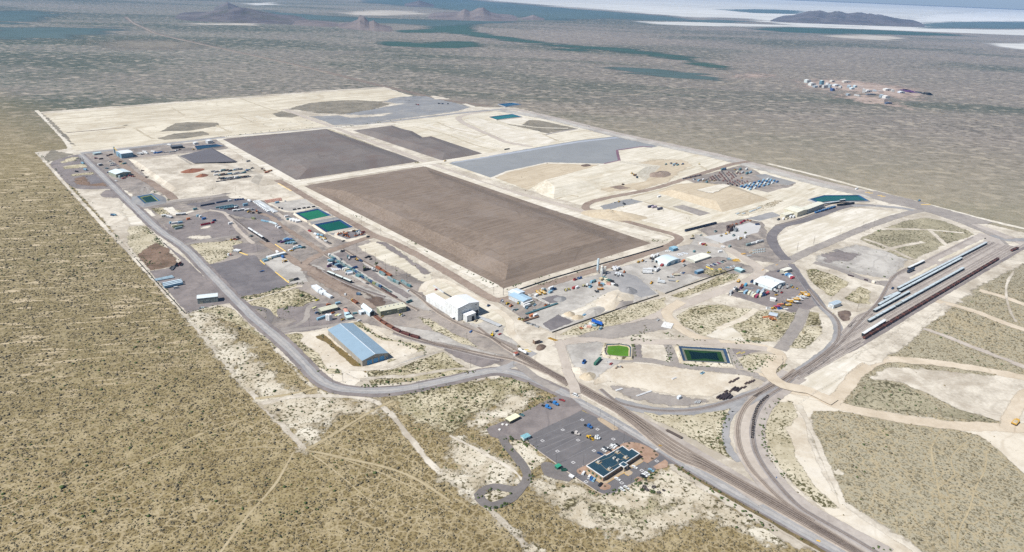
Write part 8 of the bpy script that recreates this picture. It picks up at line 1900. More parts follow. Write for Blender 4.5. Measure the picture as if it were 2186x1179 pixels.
# equipment on the clay ground
for x,y,dg,k_,c,n_ in ((640,690,10,'semi',TEAL,'truck'),(690,680,10,'openbox',STEEL,'skip'),(720,690,10,'container',SKYB,'container'),(755,695,10,'container',TEAL,'container'),(800,688,10,'semi',NAVY,'truck'),(715,700,10,'openbox',LGREY,'skip'),(740,680,10,'lift',ORANGE,'forklift'),(965,688,20,'excavator',(.6,.5,.25),'excavator'),(325,830,20,'dozer',(.55,.3,.05),'bulldozer'),(310,820,20,'loader',YELLOW,'wheel loader'),(345,838,30,'openbox',BROWN,'skip'),(225,885,20,'dozer',BROWN,'bulldozer'),(145,1058,0,'car',WHITE,'pickup'),(240,1075,80,'excavator',BLACK,'excavator'),(185,1050,20,'lift',YELLOW,'forklift'),(575,1003,5,'container',WHITE,'container')):at(k_,'B3',x,y,dg,9 if k_!='car' else 6,c,n_,"out on the eastern clay ground",cname=CNAME.get(c,'dusty yellow'),**({'style':'pickup'} if k_=='car' else {}))
for i,(x0,y0,x1,y1) in enumerate(((468,1108,520,1098),(505,1112,550,1104),(560,1130,605,1120))):item('trailer','B3',x0,y0,x1,y1,(.5,.42,.5) if i==1 else (.08,.08,.12),"trailer","on the white ground of the open cell",cname='pinkish' if i==1 else 'dark')
SY="in the eastern storage yard"
for i in range(8):item('openbox','B3',800+i*23,832-i*5,822+i*23,828-i*5,(.18,.11,.11) if i%2 else (.35,.33,.33),"open box","in the front line of the eastern storage yard",cname='brown' if i%2 else 'grey',h=2.0)
for r_ in range(6):
 for i in range(7):
  x=1050+r_*36+i*22;y=832-i*12+r_*4
  if (r_*7+i)%9==4:continue
  at('openbox','B3',x,y,30,6,(.24,.13,.11) if (r_+i)%3 else (.20,.18,.18),"rusty box","in packed row %s of the eastern storage yard"%'one two three four five six'.split()[r_],group="rusty boxes packed in the eastern storage yard",name='open_box',h=2.0)
for r_ in range(3):
 for i in range(6):
  x=1215+r_*45+i*24;y=890-i*9+r_*5
  at('openbox','B3',x,y,30,6,(.27,.14,.12) if (r_+i)%2 else (.20,.18,.19),"rusty box","in row %s of the second storage block"%'one two three'.split()[r_],group="rusty boxes in the second storage block",name='open_box',h=2.0)
for r_ in range(4):
 for i in range(7):
  x=1370+r_*30+i*43;y=905-i*12+r_*9
  c=((.06,.22,.42),(.28,.48,.62),(.66,.72,.74),(.05,.12,.26))[(r_*3+i)%4]
  at('container','B3',x,y,12,8.5,c,"container","in row %s of the bright storage block"%'one two three four'.split()[r_],cname=('blue','light blue','white','navy')[(r_*3+i)%4],group="blue and white containers of the eastern storage yard",name='container',h=2.8)
for x,y,k_,c,n_ in ((1210,738,'trailer',NAVY,'trailer'),(1190,742,'trailer',TEAL,'trailer'),(1310,740,'lift',YELLOW,'forklift'),(1360,740,'trailer',TEAL,'trailer'),(1420,738,'trailer',WHITE,'trailer'),(1380,770,'trailer',LGREY,'trailer'),(1460,770,'trailer',SKYB,'trailer'),(1430,780,'trailer',TEAL,'trailer'),(1330,768,'trailer',CREAM,'trailer'),(1375,822,'loader',(.72,.42,.02),'wheel loader'),(960,848,'container',SKYB,'container'),(1000,840,'container',WHITE,'container'),(1040,862,'container',TEAL,'container'),(920,835,'openbox',LGREY,'skip')):at(k_,'B3',x,y,15,11 if k_=='trailer' else 8,c,n_,SY,cname=CNAME.get(c,'yellow'))
for i in range(6):at('openbox','B3',970+i*28,880+(i%2)*8,10,7,(.36,.26,.12) if i%2 else (.12,.10,.09),"low box","along the front edge of the eastern storage yard",cname='tan' if i%2 else 'dark',h=1.2)
# dirt cell at the upper left: stacked equipment
EQ="stacked on the dirt cell"
for i in range(26):
 r_,k=divmod(i,9);x=1700+k*34+r_*30;y=870+r_*34-k*3+(i*7%9)
 c=(LGREY,TEAL,SKYB,WHITE,DGREY,STEEL,BROWN)[i*5%7]
 at(('openbox','container','semi','trailer')[i%4],'A4',x,y,8+(i%3)*5,8,c,('skip','box','truck','trailer')[i%4],EQ)
for i in range(10):item('openbox','B1',100+i*34,968-i*5,130+i*34,964-i*5,(.26,.24,.24) if i%2 else (.10,.10,.12),"low box","in the lower line on the dirt cell",cname='grey' if i%2 else 'dark',h=1.4)
for i in range(7):item('openbox','B1',160+i*38,945-i*5,190+i*38,941-i*5,(.30,.30,.31) if i%2 else (.12,.12,.14),"low box","in the upper line on the dirt cell",cname='grey' if i%2 else 'dark',h=1.4)
for x,y,dg,k_,c,n_ in ((545,825,30,'excavator',BROWN,'excavator'),(570,840,80,'dozer',(.4,.2,.06),'bulldozer'),(600,852,10,'loader',ORANGE,'wheel loader'),(620,845,10,'dumper',(.42,.2,.05),'dump truck'),(580,860,10,'dozer',ORANGE,'bulldozer'),(450,818,20,'loader',BLACK,'wheel loader'),(395,860,10,'semi',BLUE,'truck'),(415,858,10,'semi',TEAL,'truck'),(410,750,20,'openbox',STEEL,'skip')):at(k_,'B1',x,y,dg,9,c,n_,"beside the grey brown landfill",cname=CNAME.get(c,'rusty'))
row('barrier','B1',(705,965),(820,1032),12,-75,5,(.66,.5,.25),"","",label="tan block in the line beside the brown road",group="tan blocks beside the brown road",name='kerb_block',w=1.5)
# far left yards
for x,y,k_,c,n_ in ((560,210,'dozer',(.3,.06,.08),'bulldozer'),(625,218,'openbox',BLACK,'skip'),(605,282,'container',WHITE,'cabin'),(620,290,'openbox',DGREY,'skip'),(680,322,'car',SKYB,'pickup'),(695,325,'car',TEAL,'pickup'),(725,245,'car',WHITE,'van'),(745,265,'car',SKYB,'pickup'),(770,270,'car',WHITE,'pickup'),(760,290,'car',NAVY,'pickup'),(790,285,'car',PURPLE,'car'),(812,298,'car',WHITE,'pickup'),(825,322,'car',BROWN,'car'),(735,290,'car',LGREY,'car'),(835,250,'dozer',BROWN,'bulldozer'),(860,270,'planks',(.66,.6,.3),'timber stack'),(890,272,'container',TEAL,'container'),(715,370,'openbox',NAVY,'skip'),(1095,352,'lift',BROWN,'forklift'),(1150,425,'lift',BROWN,'forklift'),(700,180,'dozer',BROWN,'bulldozer'),(735,168,'openbox',BROWN,'skip')):
 at(k_,'B5',x,y,15,5.4 if k_=='car' else 7,c,n_,"in the far left yard",cname=CNAME.get(c,{'dozer':'maroon','planks':'yellow'}.get(k_)),**({'style':'van' if n_=='van' else 'pickup' if n_=='pickup' else 'sedan'} if k_=='car' else {}))
for x,y,k_,c,n_ in ((945,410,'loader',RED,'wheel loader'),(975,415,'lift',RED,'forklift'),(1000,418,'lift',ORANGE,'forklift'),(915,425,'lift',(.3,.08,.05),'forklift'),(880,440,'openbox',RED,'skip'),(835,432,'tankv',(.5,.6,.62),'tank')):at(k_,'B5',x,y,15,5.5,c,n_,"beside the olive workshop",cname=CNAME.get(c,'dark red' if k_=='lift' else 'pale'))
for x,y,k_,c,n_ in ((450,345,'trailer',SKYB,'trailer'),(345,362,'openbox',BLACK,'skip'),(410,272,'trailer',SKYB,'trailer'),(795,468,'car',WHITE,'van'),(745,862,'dozer',(.08,.16,.28),'bulldozer'),(770,858,'openbox',SKYB,'skip')):at(k_,'B5',x,y,-60,7 if k_!='car' else 5.5,c,n_,"beside the loop road at the far left",cname=CNAME.get(c,'dark blue'),**({'style':'van'} if k_=='car' else {}))
for i,(x,y,c,k_,n_) in enumerate(((1055,165,LGREY,'trailer','trailer'),(1085,160,WHITE,'trailer','trailer'),(1135,155,WHITE,'trailer','trailer'),(1120,142,WHITE,'trailer','trailer'),(1215,140,WHITE,'trailer','trailer'),(1245,150,BLUE,'container','container'),(1275,148,BLUE,'container','container'),(1305,142,BLUE,'container','container'),(1330,140,NAVY,'car','pickup'),(1355,142,LGREY,'car','pickup'),(1385,138,STEEL,'car','pickup'),(1410,136,SKYB,'car','pickup'),(1440,133,LGREY,'car','pickup'),(1465,130,NAVY,'car','pickup'),(1490,118,WHITE,'openbox','skip'),(1520,112,BROWN,'lift','forklift'),(1680,108,YELLOW,'lift','forklift'),(1400,62,WHITE,'trailer','trailer'),(1470,70,YELLOW,'lift','forklift'))):
 at(k_,'B5',x,y,-65 if k_=='trailer' else 15,11 if k_=='trailer' else 6,c,n_,"in the line along the back road yard",**({'style':'pickup'} if k_=='car' else {}))
p=W('B5',805,150);t=thing("conveyor",'conveyor',(p[0],p[1],.3),0,label="yellow sloping conveyor with blue tower beside the white roofed hall",px=nat('B5',800,130))
A_,B_=W('B5',838,185)-p,W('B5',778,148)-p
obj("belt_frame",MB().bar((A_[0],A_[1],7),(B_[0],B_[1],11),1.6,1.0).mesh("belt_frame",paint((.6,.42,.08),.5)),t)
obj("tower",MB().box((B_[0],B_[1],0),(2.4,2.4,13)).mesh("tower",paint((.42,.56,.62),.5)),t)
for i,(x,y) in enumerate(((350,190),(385,193),(435,192),(125,198),(148,202))):at('dozer','B2',x,y,20*i,11,(DGREY,NAVY,BLACK,BROWN,RED)[i],"earthmover","on the grey ground at the back of the site",h=3.5)
at('loader','B2',410,748,20,9,YELLOW,"wheel loader","at the corner of the blue grey liner");at('openbox','B2',1010,635,5,14,BLACK,"scrap heap","behind the blue grey liner",h=2);at('car','B2',1800,408,-20,6,WHITE,"truck","on the perimeter road",style='pickup');at('container','B4',740,176,0,8,WHITE,"cabin","beside the perimeter road above the angular pond");at('semi','B4',1265,274,10,10,(.06,.18,.3),"truck","on the perimeter road bend",cname='dark blue')
for i,(x,y) in enumerate(((830,203),(860,210),(935,230),(965,238),(1300,305),(1340,306))):at('barrier','B4',x,y,-30,9,(.72,.52,.2),"barrier run","along the outer perimeter road",cname='yellow',w=1.6,h=1.2)
for x,y in ((1065,62),(1000,420),(960,600)):pass

# ------------------------------------------------------------------ poles, lamps, fences, shrubs of the office
def lamp(f,x,y,h=10.0,where=''):
 p=W(f,x,y);t=thing("street_lamp",'street lamp',(p[0],p[1],gz(*p)),rng.random()*.3,"slim dark lamp post",where,'',nat(f,x,y),group="lamp posts of the car park")
 obj("pole",MB().cyl((0,0,.6),(0,0,h),.11,6,.07).mesh("pole",paint(DGREY,.5)),t)
 obj("base",MB().cyl((0,0,0),(0,0,.7),.32,8).mesh("base",paint(CONC,.8)),t)
 a=obj("arm",MB().bar((0,0,h),(1.3,0,h+.1),.09,.09).mesh("arm",paint(DGREY,.5)),t)
 obj("lamp_head",MB().box((1.4,0,h),(.7,.35,.16)).mesh("lamp_head",paint(STEEL,.4)),a)

for x,y,w_ in ((1180,318,"on the gravel island"),(1308,405,"on the gravel island"),(605,585,"at the car park's lower kerb"),(788,718,"at the car park's lower kerb"),(1030,742,"beside the office building"),(970,845,"at the car park's lower kerb"),(1393,530,"beside the office building"),(1458,908,"at the car park's lower kerb")):lamp('D3',x,y,10,w_)

def upole(f,x,y,h=11.5,where='',arm=True,deg=0):
 p=W(f,x,y);t=thing("utility_pole",'utility pole',(p[0],p[1],gz(*p)),math.radians(deg),"wooden utility pole",where,'grey',nat(f,x,y),group="utility poles of the site")
 obj("mast",MB().cyl((0,0,0),(0,0,h),.17,6,.11).mesh("mast",paint((.22,.19,.16),.9)),t)
 if arm:
  a=obj("crossarm",MB().box((0,0,h-1.0),(2.4,.14,.16)).mesh("crossarm",paint((.22,.18,.14),.9)),t)
  m=MB().cyl((0,0,h-.85),(0,0,h-.6),.07,6).mesh("insulator",paint((.4,.42,.44),.3))
  for q in (-1.05,0,1.05):obj("insulator",m,a,(q,0,0))

for x,y in ((705,103),(893,205),(1100,318),(1308,445),(1530,582),(1760,712)):upole('E4',x,y,14,"in the line beside the orange gondolas")
for x,y in ((255,410),(465,925),(557,912),(1240,982),(765,1150),(838,1160)):upole('C3',x,y,10,"around the grey warehouse")
for x,y in ((900,290),(988,298),(658,710),(692,950),(1080,935),(1090,820),(22,125),(120,180)):upole('C4',x,y,10,"around the tall white building")
for x,y in ((530,790),(1190,540),(60,385)):upole('C5',x,y,10,"beside the batching yard")
for x,y in ((1605,480),(1755,420),(1150,430),(1130,480),(742,345)):upole('C6',x,y,11,"around the eastern yards")
for x,y in ((690,215),(890,330),(1065,425),(1310,545),(640,340),(395,250)):upole('C2',x,y,10,"along the brown road by the big landfill")
for x,y in ((600,560),(720,560),(380,640),(240,700),(790,500),(885,480)):upole('B4',x,y,11,"on the white pad below the angular pond")
for x,y in ((1138,580),(738,60),(942,40)):upole('C1',x,y,10,"above the dark lot")
for x,y in ((320,720),(305,760),(1515,350)):upole('D2',x,y,10,"beside the rail yard throat")

def fence(f,pts,label,h=1.8,panel=None,step=9.0,col=(.2,.2,.2),name='fence',rail=True):
 p=resample([W(f,*q) for q in pts],step,False,False);c=p[0]
 if len(p)>280:p=p[::2]
 t=thing(name,'fence',(c[0],c[1],0),0,label=label,px=nat(f,*pts[0]))
 pm=MB().cyl((0,0,0),(0,0,h),.07,5).mesh("post",paint((.25,.25,.24),.6))
 for i,q in enumerate(p):
  obj("post",pm,t,(q[0]-c[0],q[1]-c[1],gz(*q)))
  if i+1<len(p):
   r_=p[i+1];a0_,b0_=(q[0]-c[0],q[1]-c[1],gz(*q)+h-.1),(r_[0]-c[0],r_[1]-c[1],gz(*r_)+h-.1)
   if panel:
    d=np.array(r_)-q;L=np.hypot(*d)
    key=('fp',round(L,1),h,panel)
    if key not in CACHE:CACHE[key]=MB().box((L/2,0,.1),(L-.2,.12,h-.15)).mesh("panel",paint(panel,.8))
    obj("panel",CACHE[key],t,(q[0]-c[0],q[1]-c[1],gz(*q)),math.atan2(d[1],d[0]))
   elif rail:
    obj("rail",MB().bar(a0_,b0_,.08,.08).mesh("rail",paint((.3,.3,.29),.6)),t)
 return t

fence('C5',[(170,348),(500,235),(900,118),(1310,0),(1500,-55)],"long dark navy screen fence along the front of the big landfill",1.9,(.02,.035,.06),8)
fence('C5',[(500,722),(700,650),(900,580),(1180,480),(1460,388)],"dark fence along the lower edge of the batching yard",1.7,(.09,.08,.06),9)
fence('C6',[(420,878),(600,810),(800,740),(1000,672),(1110,640)],"dark fence between the east yard and the green scrub",1.7,(.09,.09,.07),9)
fence('C3',[(440,820),(560,830),(720,910),(960,800),(1250,690),(1480,620)],"thin wire fence around the grey warehouse ground",1.6)
fence('D8',[(185,65),(300,205),(400,330),(520,465),(685,600)],"thin wire fence between desert and far left yards",1.6,step=12)
fence('D8',[(685,600),(800,730),(930,872)],"low dark fence between desert and dark storage yard",1.5,(.06,.055,.045),10)
fence('A1',[(225,718),(380,860),(460,925)],"thin fence at the back left corner of the site",1.6,step=14)
fence('D5',[(545,245),(650,180),(800,90),(960,-10)],"thin fence crossing the white dirt beside the tracks",1.5,step=8)

# shrubs planted at the office and the thicket below it
def bush(f,x,y,r,h,col,lab,name='bush',cat='bush'):
 r,h=r*.72,h*.72
 p=W(f,x,y);n_=90
 t=thing(name,cat,(p[0],p[1],gz(*p)),rng.random()*6,label=lab,px=nat(f,x,y)) if lab else None
 mb=MB()
 for i in range(n_):
  a,q,u=rng.random()*6.28,rng.random()**.5*r,rng.random()
  c=np.array([math.cos(a)*q,math.sin(a)*q,h*(.15+.8*u*(1-(q/r)**2*.6))])
  d1,d2=rng.normal(0,.22*r/1.5,3),rng.normal(0,.22*r/1.5,3);k=len(mb.v)
  mb.v+=[tuple(c-d1),tuple(c+d2),tuple(c+d1),tuple(c-d2)];mb.f.append((k,k+1,k+2,k+3))
 o=obj("foliage",mb.mesh("foliage",col),t)
 obj("stem",MB().cyl((0,0,0),(0,0,h*.6),.12*r/1.5,5,.05).mesh("stem",paint(BROWN,.9)),t)

def leafmat(name,a,b):
 m,nt=nodes(name)
 pos=N(nt,"ShaderNodeNewGeometry").outputs["Position"]
 n1=noise(nt,pos,0.9,2.0);n2=noise(nt,pos,0.03,3.0)
 finish(nt,mixc(nt,mr(nt,mth(nt,'ADD',mth(nt,'MULTIPLY',n1,.5),mth(nt,'MULTIPLY',n2,.5)),.38,.62),a,b),0.95,0.1)
 return m

SAGE=leafmat("sage_leaves",(0.115,0.098,0.058,1),(0.20,0.168,0.105,1))
DRYB=leafmat("dry_brush",(0.15,0.125,0.07,1),(0.25,0.205,0.125,1))
GREENL=leafmat("green_leaves",(0.05,0.075,0.022,1),(0.10,0.13,0.045,1))

BG,BS,BD=GREENL,SAGE,leafmat("grey_twigs",(.09,.08,.075,1),(.15,.13,.12,1))
for i,(x,y,r_,h_,m_,lab) in enumerate(((1330,930,2.2,1.8,BG,"green bush at the top of the thicket below the office"),(1405,1010,2.6,2.2,BD,"large grey bare bush in the thicket below the office"),(1455,1060,2.4,2.0,BD,"grey bare bush in the middle of the thicket below the office"),(1360,1060,2.4,2.0,BG,"dark green bush at the lower left of the thicket below the office"),
(1590,1010,2.4,2.0,BD,"grey bare bush at the right of the thicket below the office"),(1570,1100,2.6,2.2,BG,"dark green bush at the lowest edge of the thicket below the office"),(1690,1110,2.2,1.8,BD,"grey bush at the lower right of the thicket below the office"),(1440,940,2.0,1.7,BG,"green bush between the grey bushes of the thicket"),(1780,1070,1.8,1.6,BD,"round grey bush standing apart right of the thicket"),(1560,830,1.8,1.5,BG,"green bush beside the car park corner"),
(1630,720,1.6,1.4,BG,"yellowish green bush beside the light blue parked car"),(645,990,1.2,.8,SAGE,"low brown shrub on the round bed at the office corner"),(470,815,1.0,.8,BG,"small shrub in the bed along the office end wall"),(1375,250,1.3,1.0,SAGE,"shrub in the middle of the gravel bed behind the office"),(1345,330,1.4,1.2,BG,"shrub against the office's right end"),(1640,385,1.5,1.0,SAGE,"yellowish shrub at the right tip of the gravel bed"),
(1560,455,1.4,1.0,SAGE,"grey shrub at the lower edge of the gravel bed"),(1600,315,1.5,1.0,SAGE,"brown shrub at the road side of the gravel bed"),(1110,160,1.4,1.0,SAGE,"shrub at the top edge of the gravel bed"),(1080,215,1.2,.9,BG,"shrub beside the office's back corner"),(160,700,1.0,.8,SAGE,"small reddish shrub on the left bed of the office"),(1285,845,1.1,.7,SAGE,"shrub on the small reddish island in the car park"),(1370,460,1.2,1.0,BG,"shrub at the office's front right corner"))):
 bush('E2',x,y,r_,h_,m_,lab)
for x,y,r_,lab in ((390,500,2.4,"green bush at the top of the winding path"),(690,985,1.8,"green bush above the winding path loop"),(330,1085,2.0,"green bush at the bottom of the winding path loop"),(245,1115,2.0,"green bush below the winding path loop"),(850,925,1.8,"green bush right of the gravel bay")):
 bush('D3',x,y,r_,r_*.8,BG,lab)
 # ------------------------------------------------------------------ hills
ROCK=soil("hill_rock",alb(88,82,82),alb(128,119,114),320,90,25,third=alb(84,84,66),third_amt=0.6)
ROCK_P=soil("pale_hill_rock",alb(110,100,96),alb(144,131,122),260,80,25)

def hill(left,right,crest,depth,peaks,mat,seed=0):
 """a range of hills: foot line in pixels, height profile along it, real depth"""
 a,b=U(*left),U(*right);d=b-a;L=np.hypot(*d);t=d/L;m_=(a+b)/2;nr=m_/np.hypot(*m_)
 nu,nv=170,64
 us,vs=np.meshgrid(np.linspace(0,1,nu),np.linspace(-1,1,nv))
 hp=np.interp(us,[p[0] for p in peaks],[p[1] for p in peaks])
 w=np.clip(1-np.abs(vs)**1.3,0,1)
 X=a[0]+t[0]*L*us+nr[0]*depth*(vs*.5+.5);Y=a[1]+t[1]*L*us+nr[1]*depth*(vs*.5+.5)
 rid=fbm(us*L/300+seed,vs*depth/300+seed,6);rid=1-np.abs(rid*2-1)
 Z=crest*hp*w*(0.45+0.75*rid)-2.0
 v=np.column_stack([X.ravel(),Y.ravel(),Z.ravel()]);f=[(j*nu+i,j*nu+i+1,(j+1)*nu+i+1,(j+1)*nu+i) for j in range(nv-1) for i in range(nu-1)]
 mb=MB();mb.v=[tuple(q) for q in v];mb.f=f
 me=mb.mesh("hills",mat);set_edge(me,[1.0]*len(mb.v))
 for p in me.polygons:p.use_smooth=True
 return struct(obj("hills",me))

hill((355,44),(680,56),66,1300,[(0,0),(.2,.25),(.3,.55),(.42,.8),(.5,1),(.6,.8),(.68,.6),(.8,.35),(1,0)],ROCK,1)
hill((600,54),(735,60),20,700,[(0,0),(.3,.6),(.6,.8),(1,0)],ROCK_P,2)
hill((715,61),(845,70),66,700,[(0,0),(.25,.35),(.38,.6),(.42,1),(.5,.9),(.58,.5),(.66,.75),(.75,.4),(1,0)],ROCK_P,3)
hill((900,42),(1120,48),75,1500,[(0,0),(.2,.25),(.33,.4),(.4,.8),(.46,.5),(.55,.9),(.6,1),(.68,.5),(.8,.2),(1,0)],ROCK_P,4)
hill((1630,47),(1990,60),100,2600,[(0,0),(.12,.35),(.22,.8),(.3,.9),(.35,.7),(.42,.95),(.48,.7),(.55,.85),(.62,.8),(.7,.75),(.78,.5),(.88,.3),(1,0)],ROCK,5)
hill((1110,42),(1165,44),30,500,[(0,0),(.5,1),(1,0)],ROCK_P,6)
hill((455,24),(520,25),60,900,[(0,0),(.5,1),(1,0)],ROCK,7)
hill((860,14),(930,16),50,1200,[(0,0),(.5,1),(1,0)],ROCK,9)

# ------------------------------------------------------------------ scrub
def shrubs(name,pts,rad,hh,mat,seg=5):
 n=len(pts)
 ang=rng.random(n)[:,None]*6.28+np.arange(seg)[None]*2*math.pi/seg
 rr=rad[:,None]*(0.75+0.5*rng.random((n,seg)))
 bx=pts[:,0:1]+np.cos(ang)*rr*.75;by=pts[:,1:2]+np.sin(ang)*rr*.75
 mx=pts[:,0:1]+np.cos(ang+.3)*rr;my=pts[:,1:2]+np.sin(ang+.3)*rr
 z0=np.repeat(pts[:,2:3],seg,1)
 zm=z0+hh[:,None]*(0.35+.3*rng.random((n,seg)))
 base=np.stack([bx,by,z0],-1);mid=np.stack([mx,my,zm],-1)
 top=np.column_stack([pts[:,0]+(rng.random(n)-.5)*rad*.5,pts[:,1]+(rng.random(n)-.5)*rad*.5,pts[:,2]+hh])[:,None]
 V=np.concatenate([base,mid,top],1).reshape(-1,3)
 st=2*seg+1
 i=np.arange(seg);j=(i+1)%seg
 q=np.concatenate([np.stack([i,j,seg+j],1),np.stack([i,seg+j,seg+i],1),np.stack([seg+i,seg+j,np.full(seg,2*seg)],1)])
 F=(q[None]+(np.arange(n)*st)[:,None,None]).reshape(-1,3).astype(np.int32)
 me=bpy.data.meshes.new(name)
 me.vertices.add(len(V));me.vertices.foreach_set("co",V.astype(np.float32).ravel())
 me.loops.add(F.size);me.loops.foreach_set("vertex_index",F.ravel())
 me.polygons.add(len(F));me.polygons.foreach_set("loop_start",np.arange(0,F.size,3,dtype=np.int32))
 me.update(calc_edges=True);me.validate()
 me.materials.append(mat)
 o=obj(name,me);o['kind']='stuff'
 return o

def in_view(x,y,m=40):
 c=np.stack([x,y,np.full_like(x,-CAM_H)],1)@ROT
 px=CX+FPX*c[:,0]/-c[:,2];py=CY-FPX*c[:,1]/-c[:,2]
 return (px>-m)&(px<PW+m)&(py>0)&(py<PH+m)

n=1000000
x=rng.uniform(-260,1250,n);y=rng.uniform(70,1500,n)
k=in_view(x,y);x,y=x[k],y[k]
ii=np.clip(((y-GY0)/GS).astype(int),0,GNY-1);jj=np.clip(((x-GX0)/GS).astype(int),0,GNX-1)
dist=np.sqrt(x*x+y*y)
dens=GD[ii,jj]*np.where(GD[ii,jj]<.99,.6,1)*np.where(x>430,.55,.85)*np.clip(1.45-dist/1000,0.08,1.0)
cl=fbm(x/26,y/26,4)*0.6+fbm(x/6.5+40,y/6.5,2)*0.4
keep=rng.random(len(x))<dens*(0.35+0.65*np.clip((cl-0.30)*4.6,0.0,1.0))
x,y,z,dist=x[keep],y[keep],GZ[ii,jj][keep],dist[keep]
op=GD[ii,jj][keep]
print("shrubs",len(x))
r=np.clip(np.exp(rng.normal(math.log(.38),.42,len(x))),.16,1.3)*(1+np.clip(dist-500,0,900)/1300)
big=rng.random(len(x))<0.05
r=np.where(big,r*1.5,r)
h=r*rng.uniform(0.7,1.1,len(x))
kind=rng.random(len(x))+(fbm(x/60+9,y/60)-.5)*0.5
P=np.column_stack([x,y,z-0.05])
g=(kind>0.97+.1*(x>560))|((op>0.02)&(op<0.95)&(kind>0.70))
a=~g&(kind<0.50)
shrubs("sagebrush",P[a],r[a],h[a],SAGE)
shrubs("dry_brush",P[~g&~a],r[~g&~a],h[~g&~a],DRYB)
shrubs("green_brush",P[g],r[g]*1.15,h[g]*1.2,GREENL)

# greener growth in lines along ditches and road edges
def verge_line(f,pts,per_m,spread,r0=0.5,r1=1.15):
 p=resample([W(f,*q) for q in pts],3.0,False,True)
 n=int(len(p)*3*per_m)
 i=rng.integers(0,len(p),n)
 cl=fbm(p[i,0]/14,p[i,1]/14,3)
 i=i[cl+rng.random(n)*.3>0.58]
 q=p[i]+rng.normal(0,spread,(len(i),2))
 z=np.array([gz(*w) for w in q]);k=z<1.3
 return np.column_stack([q,z-.05,rng.uniform(r0,r1,len(q))])[k]

VL=[('C4',[(560,20),(760,130),(980,228),(1150,180),(1516,60)],.5,1.6),('C5',[(60,310),(300,230),(700,110),(1080,5)],.8,3.5),('C5',[(150,340),(500,250),(800,140)],.4,3.5),
('C6',[(0,470),(200,420),(400,395),(450,415)],.9,3),('C2',[(720,230),(1010,310),(1250,430),(1516,590)],.25,2),
('C1',[(130,365),(210,440),(270,510)],1.2,2),('C1',[(90,640),(140,690),(220,690)],1.2,4),('C1',[(990,1000),(1130,975),(1300,920),(1516,860)],.9,1.6),
('C1',[(1140,1100),(1210,1120),(1190,1170)],.8,1.5),('C1',[(510,1125),(660,1090),(790,1070)],.9,2),('C3',[(0,260),(60,240),(120,220)],1,3),('C3',[(370,800),(420,790),(520,810)],.8,3),
('C3',[(640,370),(740,420),(860,490),(1000,540),(1130,560)],.8,1.5),('C3',[(740,945),(860,940),(1000,925),(1200,905)],.8,1.6),('C3',[(960,1010),(1200,1020),(1380,970),(1500,950)],.6,2),
('C4',[(650,1000),(710,985)],1.4,1.5),('C4',[(800,1050),(1000,1040),(1080,1070),(1180,1170)],.8,2),('C4',[(80,740),(240,770),(280,830)],.8,2.5),
('D4',[(470,230),(455,330),(560,355),(700,360),(740,300),(720,240)],1.2,1.0),('D4',[(1120,245),(1150,330),(1170,410),(1330,425),(1440,440)],1.1,1.2),('D4',[(1560,265),(1640,400),(1780,470)],.9,1.6),
('D4',[(1560,860),(1520,960),(1515,1080),(1560,1179)],1.2,1.8),('D4',[(850,90),(760,150),(720,185),(960,190)],.9,3),('D4',[(1020,140),(1200,180),(1340,200)],.8,2),('D4',[(1640,210),(1853,210)],.7,2),
('D4',[(1040,250),(1050,330),(1040,395)],.9,1.5),('D1',[(380,145),(480,130),(540,100)],1.2,3),('D1',[(330,70),(420,75)],1.2,3),('D1',[(560,626),(700,625),(870,630)],.7,2),('D1',[(870,880),(900,830),(950,810)],1.6,2.5),
('D1',[(680,850),(760,800),(840,740)],1.2,3),('D3',[(0,250),(260,300),(500,230),(600,170),(740,130)],.5,2.5),('D3',[(560,160),(620,130),(700,130)],2,3),('D3',[(360,490),(430,510),(540,540),(600,590)],1.6,2.2),
('D3',[(270,510),(330,620),(430,730),(490,820),(470,900)],.6,1.2),('D3',[(400,600),(520,720),(570,840),(530,960),(440,1050),(300,1110)],1.2,1.6),('D3',[(70,1000),(110,1080),(200,1130)],1.5,1.2),('D3',[(130,1010),(200,945),(380,990)],.5,.8),
('D3',[(1060,940),(1180,1010),(1260,1010)],.9,1.6),('D3',[(1300,985),(1450,930),(1560,870),(1650,800)],1.2,2.0),('D5',[(420,215),(350,290),(318,400),(340,520),(420,660),(540,790)],.7,1.6),('D5',[(1000,1130),(1090,1170)],1.2,2),
('B1',[(100,520),(400,480),(700,445),(1100,410)],.35,3),('B1',[(1280,420),(1600,380),(1900,340)],.5,4),('B5',[(1230,580),(1300,640),(1400,690)],1,2),('B5',[(300,235),(420,235),(360,205)],.8,3),('D8',[(185,60),(260,120),(410,290),(680,590),(940,880)],.18,1.6),
('D6',[(1500,235),(1700,370),(1990,560),(2186,680)],.7,1.2)]
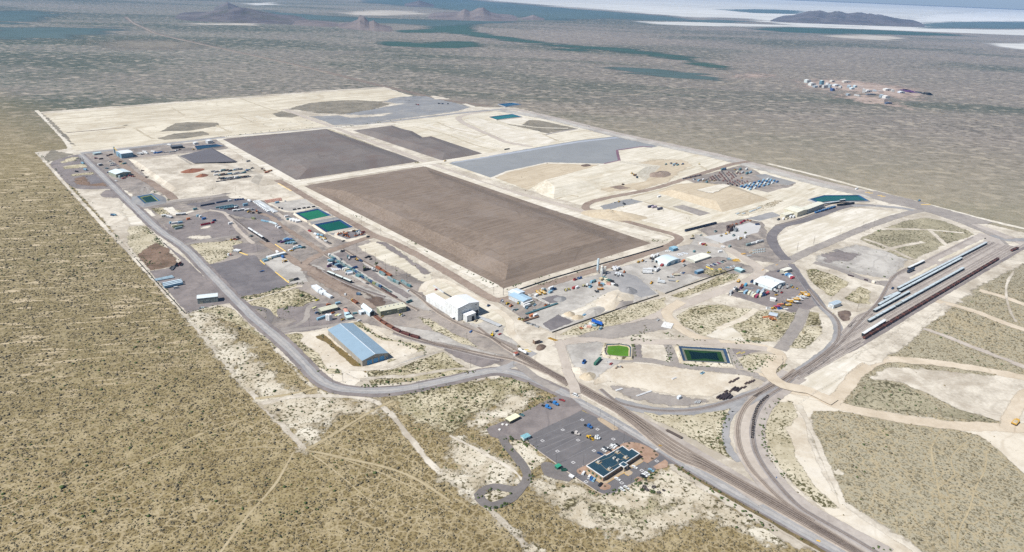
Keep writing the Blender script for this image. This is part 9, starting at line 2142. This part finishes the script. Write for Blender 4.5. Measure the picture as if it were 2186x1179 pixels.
Q=np.vstack([verge_line(*q) for q in VL])
print("verge",len(Q))
m_=rng.random(len(Q))<.75
shrubs("green_brush",Q[m_][:,:3],Q[m_][:,3],Q[m_][:,3]*rng.uniform(.8,1.2,m_.sum()),GREENL,6)
shrubs("sagebrush",Q[~m_][:,:3],Q[~m_][:,3],Q[~m_][:,3]*.8,SAGE,6)

# ------------------------------------------------------------------ haze
HAZE=True
if HAZE:
 m,nt=nodes("haze_air")
 v=N(nt,"ShaderNodeVolumePrincipled")
 v.inputs["Color"].default_value=(0.30,0.58,1.0,1);v.inputs["Density"].default_value=4.4e-5;v.inputs["Anisotropy"].default_value=0.0
 o=N(nt,"ShaderNodeOutputMaterial");nt.links.new(v.outputs[0],o.inputs["Volume"])
 S=27500
 mb=MB();mb.box((0,0,-4),(2*S,2*S,404))
 ho=obj("haze",mb.mesh("haze",m));ho['kind']='stuff'

 # ------------------------------------------------------------------ labels

def finish_labels():
 groups={}
 for rec in LABELS:
  o,colour,noun,place,px,label,cat=rec
  if label:o['label']=label;continue
  groups.setdefault((colour,noun,place),[]).append(rec)
 for (colour,noun,place),rs in groups.items():
  base=' '.join((colour+' '+noun+' '+place).split())
  if len(rs)==1:rs[0][0]['label']=base;continue
  pl=re.sub(r'\s+',' ',place)
  xs=[r[4][0] for r in rs];ys=[r[4][1] for r in rs]
  horiz=(max(xs)-min(xs))>=(max(ys)-min(ys))*0.8
  rs.sort(key=lambda r:r[4][0] if horiz else -r[4][1])
  cn=' '.join((colour+' '+noun).split())
  for i,r in enumerate(rs):
   if i==0:t=('leftmost ' if horiz else 'nearest ')+cn
   elif i==len(rs)-1:t=('rightmost ' if horiz else 'farthest ')+cn
   elif i<len(ORD):t=(ORD[i]+' '+cn+(' from left' if horiz else ' from nearest'))
   else:t=cn
   r[0]['label']=' '.join((t+' '+pl).split())

import re
finish_labels()
for r in LABELS:
 l=r[0].get('label','')
 if len(l.split())>16 or len(l.split())<4:print('LABEL',len(l.split()),l)
